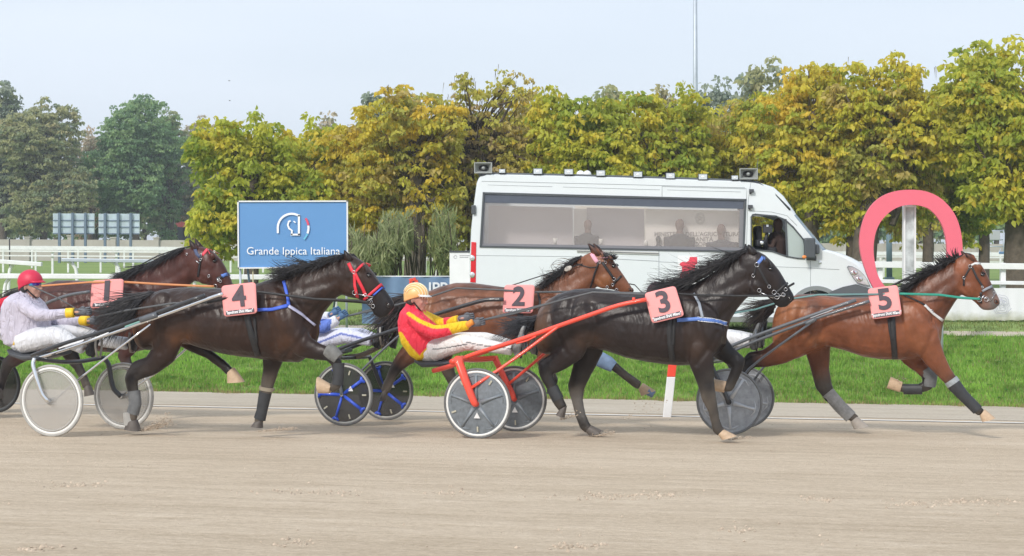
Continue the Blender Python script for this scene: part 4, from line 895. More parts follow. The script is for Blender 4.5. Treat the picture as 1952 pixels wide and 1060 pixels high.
# operator and camera
mb = MB(); h = V(1489, 428, .55)
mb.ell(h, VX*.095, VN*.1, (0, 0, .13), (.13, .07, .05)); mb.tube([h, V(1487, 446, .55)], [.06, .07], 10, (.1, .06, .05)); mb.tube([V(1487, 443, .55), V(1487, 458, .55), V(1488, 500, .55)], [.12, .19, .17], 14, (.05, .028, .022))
mb.tube([V(1483, 452, .4), V(1476, 472, .35), V(1464, 466, .38)], [.06, .05, .04], 8, (.05, .028, .022)); mb.tube([V(1488, 500, .55), V(1512, 505, .5), V(1514, 545, .5)], [.12, .09, .06], 8, (.03, .03, .04))
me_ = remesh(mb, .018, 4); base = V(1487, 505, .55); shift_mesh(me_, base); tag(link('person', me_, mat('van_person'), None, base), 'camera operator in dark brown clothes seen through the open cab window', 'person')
cam_t = thing('video_camera', 'black television camera on its mount in the open cab window', 'camera', V(1455, 478, .3))
mb = MB(); mb.box(V(1452, 463, .3), VX*.08, VN*.14, (0, 0, .055)); bevel(obj('camera_body', mb, mat('camera_black', (.04, .042, .05), .35), cam_t, smooth=False), .01)
mb = MB(); mb.tube([V(1453, 463, .16), V(1453, 463, .06)], [.05, .058], 16); obj('lens_hood', mb, mat('camera_black'), cam_t)
mb = MB(); mb.ell(V(1453, 463, .055), VX*.035, VN*.012, (0, 0, .035)); obj('lens', mb, GLASSL, cam_t)
mb = MB(); mb.box(V(1466, 436, .25), VX*.085, VN*.05, (0, 0, .075)); bevel(obj('viewfinder', mb, mat('camera_black'), cam_t, smooth=False), .012)
mb = MB(); mb.tube([V(1466, 440, .27), V(1463, 455, .3), V(1460, 480, .3)], [.025, .035, .05], 8); obj('mount', mb, mat('camera_black'), cam_t)
mb = MB(); mb.box(V(1465, 430, .19), VX*.02, VN*.004, (0, 0, .02)); obj('badge', mb, mat('badge_white', (.6, .65, .75), .5), cam_t, smooth=False)
# ---------------------------------------------------------------- horses
def ring(c, a, b, n=20, ex=2.0, egg=0.0):
    out = []
    for i in range(n):
        t = 2*math.pi*i/n; x, y = math.cos(t), math.sin(t)
        x = math.copysign(abs(x)**(2/ex), x); y = math.copysign(abs(y)**(2/ex), y)
        out.append(c+a*x+b*y*(1+egg*x))
    return out
def slab(mb, st, q, colors, off=0.0, ex=2.2, egg=0.0, n=20):      # stations (xt,yt,xb,yb,halfwidth[,colour])
    rings = []; cs = []
    dense = []
    for k in range(len(st)-1):
        for j in range(3):
            f = j/3; dense.append((tuple(st[k][i]+(st[k+1][i]-st[k][i])*f for i in range(5)), st[k][5] if len(st[k]) > 5 else 'b', st[k+1][5] if len(st[k+1]) > 5 else 'b', f))
    dense.append((tuple(st[-1][:5]), st[-1][5] if len(st[-1]) > 5 else 'b', 'b', 0))
    for (s, c0, c1, f) in dense:
        T, B = U(s[0], s[1], q+off), U(s[2], s[3], q+off); rings.append(ring((T+B)/2, (T-B)/2, NQ*s[4], n, ex, egg))
        a, b = colors[c0], colors[c1]; cs.append(tuple(a[i]*(1-f)+b[i]*f for i in range(3)))
    mb.loft(rings, cs)
def limb(mb, st, q, side, colors, n=14):           # stations (x, y, r_px, halfwidth_m, off_m[, colour])
    pts = []; cs = []
    for k in range(len(st)-1):
        for j in range(4):
            f = j/4; pts.append(tuple(st[k][i]+(st[k+1][i]-st[k][i])*f for i in range(5))); a, b = colors[st[k][5] if len(st[k]) > 5 else 'b'], colors[st[k+1][5] if len(st[k+1]) > 5 else 'b']
            cs.append(tuple(a[i]*(1-f)+b[i]*f for i in range(3)))
    pts.append(tuple(st[-1][:5])); cs.append(colors[st[-1][5] if len(st[-1]) > 5 else 'b'])
    W = [U(p[0], p[1], q+side*p[4]) for p in pts]; rings = []
    Wd = list(W)
    for k, p in enumerate(pts):
        t = (W[min(k+2, len(W)-1)]-W[max(k-2, 0)]); t = t-NQ*t.dot(NQ); t.normalize()
        up = NQ.cross(t); s = F/W[k].y
        rings.append(ring(W[k], up*(p[2]/s), NQ*p[3], n, 2.1))
    mb.loft(rings, cs)
def lump(mb, x, y, rx, ry, rot, off, w_, q, c):
    s = F/UY(x, q); a = R(rot); ax = (TD*math.cos(a)+Vector((0, 0, math.sin(a))))*(rx/s); ay = (-TD*math.sin(a)+Vector((0, 0, math.cos(a))))*(ry/s)
    mb.ell(U(x, y, q+off), ax, NQ*w_, ay, c, 16, 10)
def coat_mat(name, rough=.36, dust=.0):
    m = bpy.data.materials.new(name); m.use_nodes = True; t = m.node_tree; b = t.nodes['Principled BSDF']
    a = t.nodes.new('ShaderNodeAttribute'); a.attribute_name = 'Col'; tcn = t.nodes.new('ShaderNodeTexCoord')
    n = t.nodes.new('ShaderNodeTexNoise'); n.inputs['Scale'].default_value = 4.5; n.inputs['Detail'].default_value = 8; n.inputs['Roughness'].default_value = .6
    t.links.new(tcn.outputs['Object'], n.inputs['Vector'])
    mr = t.nodes.new('ShaderNodeMapRange'); mr.inputs['From Min'].default_value = .3; mr.inputs['From Max'].default_value = .7; mr.inputs['To Min'].default_value = .72; mr.inputs['To Max'].default_value = 1.32
    t.links.new(n.outputs['Fac'], mr.inputs['Value']); vm = t.nodes.new('ShaderNodeVectorMath'); vm.operation = 'SCALE'
    t.links.new(a.outputs['Color'], vm.inputs[0]); t.links.new(mr.outputs['Result'], vm.inputs['Scale']); t.links.new(vm.outputs[0], b.inputs['Base Color'])
    b.inputs['Roughness'].default_value = rough; b.inputs['Specular IOR Level'].default_value = .3; b.inputs['Sheen Weight'].default_value = .0; b.inputs['Sheen Roughness'].default_value = .4
    n2 = t.nodes.new('ShaderNodeTexNoise'); n2.inputs['Scale'].default_value = 9; n2.inputs['Detail'].default_value = 4
    mp_ = t.nodes.new('ShaderNodeMapping'); mp_.inputs['Rotation'].default_value = (0, R(25), 0); mp_.inputs['Scale'].default_value = (1, 1, .45)
    t.links.new(tcn.outputs['Object'], mp_.inputs['Vector']); t.links.new(mp_.outputs['Vector'], n2.inputs['Vector'])
    n3 = t.nodes.new('ShaderNodeTexNoise'); n3.inputs['Scale'].default_value = 160; n3.inputs['Detail'].default_value = 2; t.links.new(tcn.outputs['Object'], n3.inputs['Vector'])
    b1 = t.nodes.new('ShaderNodeBump'); b1.inputs['Strength'].default_value = .45; b1.inputs['Distance'].default_value = .04; t.links.new(n2.outputs['Fac'], b1.inputs['Height'])
    b2 = t.nodes.new('ShaderNodeBump'); b2.inputs['Strength'].default_value = .25; b2.inputs['Distance'].default_value = .004; t.links.new(n3.outputs['Fac'], b2.inputs['Height'])
    t.links.new(b1.outputs['Normal'], b2.inputs['Normal']); t.links.new(b2.outputs['Normal'], b.inputs['Normal'])
    return m
COAT = coat_mat('coat'); HAIR = mat('hair', (.02, .018, .018), .45, attr=True, nvar=.3, nscale=30)
HOOFT = mat('hoof_tan', (.5, .36, .24), .6, nvar=.15, nscale=25, bump=.2); HOOFD = mat('hoof_dark', (.1, .085, .075), .6, nvar=.2, nscale=20)
BOOT = mat('leg_boot_grey', (.13, .135, .14), .65, nvar=.3, nscale=14, bump=.2); BOOTD = mat('leg_boot_black', (.03, .032, .036), .55, nvar=.3, nscale=14); BOOTB = mat('leg_boot_blue', (.16, .24, .38), .55, nvar=.3, nscale=14)
EYE = mat('eye', (.01, .008, .008), .08, spec=.9); SILVER = mat('buckle_silver', (.5, .5, .52), .25, metal=.95)
CLOTH = mat('number_cloth', (.84, .33, .32), .75, nvar=.05, nscale=6, bump=.15, bscale=90); CLOTHINK = mat('number_ink', (.085, .07, .085), .8); STRIPW = mat('strip_white', (.82, .82, .84), .6)

class Hit:
    def __init__(s, me, o): s.me = me; s.o = Vector(o); s.t = BVHTree.FromPolygons([v.co+s.o for v in me.vertices], [tuple(p.vertices) for p in me.polygons])
    def __call__(s, px, py, q, lift=.004):
        p = U(px, py, q); d = (p-Vector((0, 0, H))).normalized(); h = s.t.ray_cast(Vector((0, 0, H)), d)
        if h[0] is None or abs((h[0]-p).dot(NQ)) > .6: h = s.t.find_nearest(p-NQ*.3); 
        return h[0]+h[1]*lift if h[1].dot(d) < 0 or True else h[0], h[1]
def mirror(p, q): return p-NQ*(2*(p.dot(NQ)-q))
def strap(hit, q, pts_, wpx, mt, nm, parent, both=True, th=.006, lift=.006):
    pp = []
    for k in range(len(pts_)-1):
        a, b = pts_[k], pts_[k+1]; n_ = max(2, int(math.hypot(b[0]-a[0], b[1]-a[1])/4))
        for j in range(n_): pp.append((a[0]+(b[0]-a[0])*j/n_, a[1]+(b[1]-a[1])*j/n_))
    pp.append(pts_[-1]); L, M, Rr = [], [], []
    for k, p in enumerate(pp):
        a, b = pp[max(0, k-1)], pp[min(len(pp)-1, k+1)]; dx, dy = b[0]-a[0], b[1]-a[1]; l = math.hypot(dx, dy) or 1; nx, ny = -dy/l*wpx/2, dx/l*wpx/2
        c, n0 = hit(p[0], p[1], q, lift); l_, _ = hit(p[0]+nx, p[1]+ny, q, lift); r_, _ = hit(p[0]-nx, p[1]-ny, q, lift)
        wd = wpx/(F/c.y)
        if (l_-c).length > wd*1.2: l_ = c-(r_-c)
        if (r_-c).length > wd*1.2: r_ = c-(l_-c)
        L.append(l_); M.append(c); Rr.append(r_)
    mb = MB()
    def emit(A, B, C):
        i, j, k = mb.add(A), mb.add(B), mb.add(C)
        for t in range(len(A)-1): mb.f += [(i+t, i+t+1, j+t+1, j+t), (j+t, j+t+1, k+t+1, k+t)]
    emit(L, M, Rr); o = obj(nm, mb, mt, parent); solid(o, th, 1)
    if both: mb = MB(); emit([mirror(p, q) for p in L], [mirror(p, q) for p in M], [mirror(p, q) for p in Rr]); solid(obj(nm, mb, mt, parent), th, 1)
    return o
def strands(mb, q, roots, spread, vec, length, n, seed, droop=0, wave=4, lat=.05, r0=.007, c0=(.012, .011, .012), c1=(.05, .045, .045), fan=.25, side=-1, curl=0):
    r_ = random.Random(seed)
    for k in range(n):
        f = r_.random()*(len(roots)-1); i = min(int(f), len(roots)-2); g = f-i
        x = roots[i][0]+(roots[i+1][0]-roots[i][0])*g+r_.gauss(0, spread); y = roots[i][1]+(roots[i+1][1]-roots[i][1])*g+r_.gauss(0, spread)
        v = vec[i][0]+(vec[i+1][0]-vec[i][0])*g, vec[i][1]+(vec[i+1][1]-vec[i][1])*g; L = (length[i]+(length[i+1]-length[i])*g)*r_.uniform(.35, 1.05)
        ck = mnoise.noise(Vector((f*2.2+seed*3.7, seed, 0)))+.6*mnoise.noise(Vector((f*9+seed, 5, seed))); L *= 1+.35*mnoise.noise(Vector((f*6, seed, 9))); a = math.atan2(v[1], v[0])+r_.gauss(0, fan*.45)+fan*1.3*ck; s = F/UY(x, q); ph = f*3+r_.random()*1.6; wv = r_.uniform(.3, 1)*wave; o0 = r_.gauss(0, lat*.5); o1 = side*abs(r_.gauss(0, lat))*2+o0; pts_ = []; rad = []
        m = 8; cl = (r_.gauss(0, .22)+.55*ck)*curl
        for j in range(m+1):
            u = j/m; aa = a+cl*u; px = x+math.cos(aa)*L*u+math.sin(ph+u*5)*wv*u*.5; py = y+math.sin(aa)*L*u+droop*u*u+math.cos(ph+u*4)*wv*u
            pts_.append(U(px, py, q+o0*(1-u)+o1*u)); rad.append(r0*(1-u*.85)*r_.uniform(.8, 1.2))
        kf = r_.random(); mb.tube(pts_, rad, 3, tuple(c0[t]*(1-kf)+c1[t]*kf for t in range(3)))
def number_cloth(q, corners, digit, parent, offs, strip=True):
    co = [U(x, y, q+o) for (x, y), o in zip(corners, offs)]   # tl, tr, br, bl
    def bl(u, v): u = (u+1)/2; v = (v+1)/2; return (co[0]*(1-u)+co[1]*u)*(1-v)+(co[3]*(1-u)+co[2]*u)*v
    xd = (co[1]-co[0]).normalized(); nd = xd.cross((co[0]-co[3]).normalized()).normalized()
    mb = MB(); n = 14; r_ = .2; idx = []
    for j in range(n+1):
        row = []
        for i in range(n+1):
            u, v = -1+2*i/n, -1+2*j/n; cu = max(abs(u)-(1-r_), 0)/r_; cv_ = max(abs(v)-(1-r_), 0)/r_
            if cu > 0 and cv_ > 0:
                m = max(cu, cv_); l = math.hypot(cu, cv_); k = m/l; u = math.copysign(1-r_+cu*k*r_, u); v = math.copysign(1-r_+cv_*k*r_, v)
            row.append(bl(u, v)-nd*.006*(u*u+v*v)*.5)
        idx.append(mb.add(row))
    for a, b in zip(idx, idx[1:]):
        for i in range(n): mb.f.append((a+i, a+i+1, b+i+1, b+i))
    o = obj('number_cloth', mb, CLOTH, parent); solid(o, .008)
    s = F/co[0].y; hpx = ((co[0]-co[3]).length); ud = (co[0]-co[3]).normalized()
    text('numeral', digit, hpx*.93, bl(.02, -.12)+nd*.012, xd, ud, CLOTHINK, o, bold=hpx*(.045 if digit == '1' else .024), sx=1.15 if digit == '1' else 1.02)
    mb = MB(); a, b, c, d = bl(-.85, .66), bl(.85, .66), bl(.85, .92), bl(-.85, .92); mb.add([p+nd*.008 for p in (a, b, c, d)]); mb.f.append((0, 1, 2, 3)); obj('strip', mb, CLOTHINK, o, smooth=False, fix=False)
    text('lettering', '"Ippodromi SNAI Milano"', hpx*.135, bl(0, .79)+nd*.012, xd, ud, STRIPW, o, bold=.0012, shear=.15, sx=.66)
    # the same cloth hangs on the far side
    mb2 = MB(); mb2.v = [tuple(mirror(Vector(v), q)) for v in mb2.v]
    return o
def relief(me, D):
    q = D['q']; n = len(me.vertices); co = np.empty(n*3); me.vertices.foreach_get('co', co); co = co.reshape(-1, 3); no = np.empty(n*3); me.vertices.foreach_get('normal', no); no = no.reshape(-1, 3)
    X = CX+co[:, 0]/co[:, 1]*F; Y = HY-(co[:, 2]-H)/co[:, 1]*F; off = co[:, 0]*ST+co[:, 1]*CT-q; lat = np.clip((np.abs(off)-.03)/.06, 0, 1)*np.clip(np.abs(no[:, 0]*ST+no[:, 1]*CT)*1.6, 0, 1)
    disp = np.zeros(n)
    W, S, E, Hp, T, B, G, J = [np.array(k, float) for k in D['key']]      # withers, point of shoulder, elbow, hip, stifle, buttock, throat, jaw
    def dist(pts_):
        best = np.full(n, 1e9)
        for a, b in zip(pts_, pts_[1:]):
            d_ = b-a; u = np.clip(((X-a[0])*d_[0]+(Y-a[1])*d_[1])/(d_@d_), 0, 1); best = np.minimum(best, np.hypot(X-a[0]-u*d_[0], Y-a[1]-u*d_[1]))
        return best
    def groove(pts_, depth, wd):
        nonlocal disp
        disp -= depth*np.exp(-(dist([np.array(p, float) for p in pts_])/wd)**2)
    L = np.linalg.norm(W-S)
    groove([W+(-12, 12), W*.5+E*.5+(-14, -6), E+(-8, -4)], .016, 6); groove([W+(14, 10), W*.5+S*.5+(6, -4), S+(2, -8)], .016, 6)
    groove([S+(-6, 6), S*.5+E*.5+(4, 10), E+(10, 12)], .014, 5); groove([W*.6+S*.4+(-2, 8), S*.4+E*.6+(0, -8)], .008, 5)
    groove([Hp+(14, 12), Hp*.4+T*.6+(20, -8), T+(14, 4)], .022, 8); groove([Hp+(-20, 2), (Hp+T+B)/3+(-8, 6), T+(-22, 14)], .011, 6); groove([B+(14, -28), B+(16, 5), T+(-34, 22)], .012, 5)
    groove([G+(-4, 2), G*.5+S*.5+(-8, -2), S+(-8, -14)], .014, 6); groove([G+(-8, -22), G*.5+W*.5+(0, 6), W+(28, 10)], .009, 8); groove([J+(-14, -26), J+(-16, -8), J+(-4, 4)], .009, 3.5)
    disp += .018*np.exp(-(np.hypot(X-Hp[0], Y-Hp[1]-4)/10)**2)+.014*np.exp(-(np.hypot(X-T[0], Y-T[1]+4)/13)**2)+.016*np.exp(-(np.hypot((X-S[0]*.6-E[0]*.4), Y-S[1]*.6-E[1]*.4)/15)**2)+.014*np.exp(-(np.hypot(X-E[0]-8, Y-E[1]+16)/14)**2)
    for k in range(7):                           # hint of ribs
        f = k/6; a = np.array([W[0]-30-f*75, W[1]+38]); groove([a, a+(8, 26), a+(2, 62)], .0045, 3)
    nz = np.array([mnoise.noise(Vector((x*7, y*7, z*7)))*.004+mnoise.noise(Vector((x*17, y*17, z*17)))*.0018 for x, y, z in co])
    disp = disp*lat+nz*np.clip(np.abs(off)/.1, 0, 1)
    co += no*disp[:, None]; me.vertices.foreach_set('co', co.ravel()); me.update()
    # coat colour patches: tan flank and buttock, dark topline, dusty points
    at = me.color_attributes['Col']; cc = np.empty(n*4, dtype=np.float32); at.data.foreach_get('color', cc); cc = cc.reshape(-1, 4)
    def mixc(wt, c_):
        cc[:, :3] = cc[:, :3]*(1-wt[:, None])+np.array(c_)[None, :]*wt[:, None]
    C = D['col']; nn = np.array([mnoise.noise(Vector((x*3.1, y*3.1, z*3.1)))+.5*mnoise.noise(Vector((x*9, y*9, z*9))) for x, y, z in co])
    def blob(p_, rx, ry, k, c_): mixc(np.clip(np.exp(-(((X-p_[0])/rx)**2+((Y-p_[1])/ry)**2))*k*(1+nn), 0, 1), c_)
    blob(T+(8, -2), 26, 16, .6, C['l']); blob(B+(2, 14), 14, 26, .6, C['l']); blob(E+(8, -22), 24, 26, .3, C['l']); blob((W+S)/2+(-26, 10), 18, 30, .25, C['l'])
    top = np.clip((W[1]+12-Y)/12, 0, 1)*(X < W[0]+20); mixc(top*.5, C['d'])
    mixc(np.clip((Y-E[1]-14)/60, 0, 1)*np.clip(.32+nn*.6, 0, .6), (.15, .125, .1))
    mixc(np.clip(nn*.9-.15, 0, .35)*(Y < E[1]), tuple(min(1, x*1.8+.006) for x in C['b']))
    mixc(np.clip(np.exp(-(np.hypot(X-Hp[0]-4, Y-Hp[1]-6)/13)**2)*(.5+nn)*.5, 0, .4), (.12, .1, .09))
    at.data.foreach_set('color', cc.ravel())
def horse(D):
    q = D['q']; C = D['col']; mb = MB()
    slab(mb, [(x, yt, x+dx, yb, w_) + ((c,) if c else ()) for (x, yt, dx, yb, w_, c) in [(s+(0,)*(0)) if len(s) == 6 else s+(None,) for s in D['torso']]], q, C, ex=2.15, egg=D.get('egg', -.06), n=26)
    slab(mb, D['neck'], q, C, ex=2.0, egg=-.22, n=20)
    slab(mb, D['head'], q, C, ex=2.3, egg=D.get('hegg', .06), n=20)
    for (side, st) in D['legs']: limb(mb, st, q, side, C)
    for l in D['lumps']:
        lump(mb, *l[:5], l[5], l[6], q, C[l[7]])
        if l[5] and len(l) < 9: lump(mb, *l[:5], -l[5], l[6], q, C[l[7]])
    me = remesh(mb, D.get('vox', .0125), 5, .5)
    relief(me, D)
    gx = D['base']; b = U(gx, 700, q); b.z = zxy(b.x, b.y)
    root = thing('horse', D['label'], 'horse', b, 'racing horses')
    hit = Hit(me, (0, 0, 0)); shift_mesh(me, b)
    link('body', me, COAT, root)
    s = F/UY(gx, q)
    # eyes, nostrils, ears
    ex_, ey_ = D['eye']; e, n0 = hit(ex_, ey_, q, 0)
    for k in (0, 1):
        c = (e if k == 0 else mirror(e, q)); sd = -1 if k == 0 else 1
        m1 = MB(); m1.ell(c-NQ*(.008*-sd), TD*.021, NQ*.014, Vector((0, 0, .016))); obj('eye', m1, EYE, root)
    for k in (0, 1):
        lid = [e+TD*.026*math.cos(a)+Vector((0, 0, 1))*(.021*math.sin(a)+.004)-NQ*.002 for a in [t*math.pi/8 for t in range(0, 9)]]
        m1 = MB(); m1.tube(lid if k == 0 else [mirror(v, q) for v in lid], .006, 6, C['e']); obj('eyelid', m1, COAT, root)
    nx, ny = D['nostril']; e, n0 = hit(nx, ny, q, 0)
    for k in (0, 1):
        c = (e if k == 0 else mirror(e, q)); m1 = MB(); m1.ell(c+NQ*.004*(1 if k == 0 else -1), (TD+Vector((0, 0, -.5)))*.016, NQ*.008, (TD*.4+Vector((0, 0, 1)))*.016); obj('nostril', m1, EYE, root)
        m1 = MB(); sg = -1 if k == 0 else 1; m1.tube([c+NQ*(.002*sg)+TD*(.021*math.cos(a))+Vector((0, 0, .02*math.sin(a)-.008*math.cos(a))) for a in [j*math.pi/6 for j in range(12)]], .006, 6, C['n'], closed=True); obj('nostril_rim', m1, COAT, root)
    for (side, st) in D['ears']:
        m1 = MB(); rings = []; tip = st[-1]
        for (x, y, r_, w_) in st:
            c = U(x, y, q+side*w_); dx = st[-1][0]-st[0][0]; dy = st[-1][1]-st[0][1]; l = math.hypot(dx, dy); up = U(x-dy/l*r_, y+dx/l*r_, q+side*w_)-c
            rings.append(ring(c, up, NQ*(r_/s*.55), 10, 2))
        m1.loft(rings, [C['b']]*(len(rings)-2)+[C['d']]*2); o = obj('ear', m1, COAT, root)
        m1 = MB(); a = st; f = .12
        inner = [(x, y, r_*.55) for (x, y, r_, w_) in st]
        rings = []
        for (x, y, r_), (_, _, rr0, w_) in zip(inner, st):
            c = U(x, y, q+side*w_-rr0/s*.55*.6*(1)); up = U(x-dy/l*r_, y+dx/l*r_, q+side*w_)-U(x, y, q+side*w_); rings.append(ring(c, up, NQ*(rr0/s*.3), 8, 2))
        m1.loft(rings[:-1]+[rings[-1]], [C['i']]*len(rings)); obj('ear_inside', m1, COAT, o)
    for h in D['hooves']:
        side, off, top, bot, w_, mt = h          # top ((x,y),(x,y)) coronet front/back, bot toe/heel
        m1 = MB(); rings = []
        for f, ww in ((-.15, .8), (0, .95), (.6, 1.05), (1, 1.15)):
            A = (top[0][0]+(bot[0][0]-top[0][0])*f, top[0][1]+(bot[0][1]-top[0][1])*f); B = (top[1][0]+(bot[1][0]-top[1][0])*f, top[1][1]+(bot[1][1]-top[1][1])*f)
            a_, b_ = U(*A, q+side*off), U(*B, q+side*off); rings.append(ring((a_+b_)/2, (a_-b_)/2, NQ*w_*ww, 14, 2.4))
        m1.loft(rings); obj('hoof', m1, mt, root, sharp=50)
    for (side, st, mt, nm) in D.get('boots', []):
        m1 = MB(); limb(m1, st, q, side, C, 14); me_ = obj(nm, m1, mt, root, sharp=60)
    # hair
    m1 = MB()
    for args in D['mane']: strands(m1, q, **args)
    obj('mane', m1, HAIR, root, fix=False)
    if 'forelock' in D:
        m1 = MB()
        for args in D['forelock']: strands(m1, q, **args)
        obj('forelock', m1, HAIR, root, fix=False)
    m1 = MB()
    for args in D['tail']: strands(m1, q, **args)
    tb = D['dock']; m1.tube([U(x, y, q+o) for (x, y, o) in tb], [.035, .04, .025][:len(tb)], 8, (.015, .013, .014)); obj('tail', m1, HAIR, root, fix=False)
    # tack
    for (pts_, wpx, mt, nm) in D['straps']: strap(hit, q, pts_, wpx, mt, nm, root)
    for (x, y, r_) in D.get('buckles', []):
        c, n0 = hit(x, y, q, .012); m1 = MB(); m1.tube([c+TD*(r_/s*math.cos(a))+Vector((0, 0, r_/s*math.sin(a))) for a in [t*math.pi/6 for t in range(12)]], .0036, 6, closed=True); obj('buckle', m1, SILVER, root)
    for (pts_, wm, mt, nm) in D.get('reins', []):
        m1 = MB(); w3 = [U(x, y, q+o) for (x, y, o) in pts_]; pp = []
        for i in range(len(w3)-1):
            for k in range(5): pp.append(w3[i].lerp(w3[i+1], k/5))
        pp.append(w3[-1]); m1.tube(pp, wm, 6, flat=.35); obj(nm, m1, mt, root)
    if 'number' in D: number_cloth(q, D['number'][0], D['number'][1], root, D['number'][2])
    for (x0, y0, x1, y1, r_) in D.get('bits', []):
        a, _ = hit(x0, y0, q, .01); b_, _ = hit(x1, y1, q, .01); m1 = MB(); m1.tube([a, b_], r_, 6); obj('bit', m1, SILVER, root)
    return root
def pal(b, d, l, e=None): return {'b': b, 'd': d, 'l': l, 'e': e or tuple(x*.5 for x in d), 'i': (b[0]*.4+.01, b[1]*.4+.01, b[2]*.4+.01), 'm': tuple((x+y)/2 for x, y in zip(b, d)), 'g': (.11, .105, .1), 'n': tuple(x*.6+y*.4 for x, y in zip(b, d))}
RBLUE = mat('blue_strap', (.05, .12, .6), .5); RREDS = mat('red_strap', (.7, .03, .05), .5); LAV = mat('lavender_strap', (.45, .45, .62), .5); GREENR = mat('green_rein', (.03, .3, .22), .5); ORANGER = mat('orange_rein', (.62, .25, .1), .5); GREYR = mat('grey_rein', (.09, .095, .1), .5); WSTR = mat('white_strap', (.62, .62, .62), .5); BLW = mat('royal_strap', (.1, .2, .55), .5); PINKS = mat('pink_fleece', (.8, .4, .5), .9); SLATE = mat('slate_strap', (.28, .31, .36), .5)

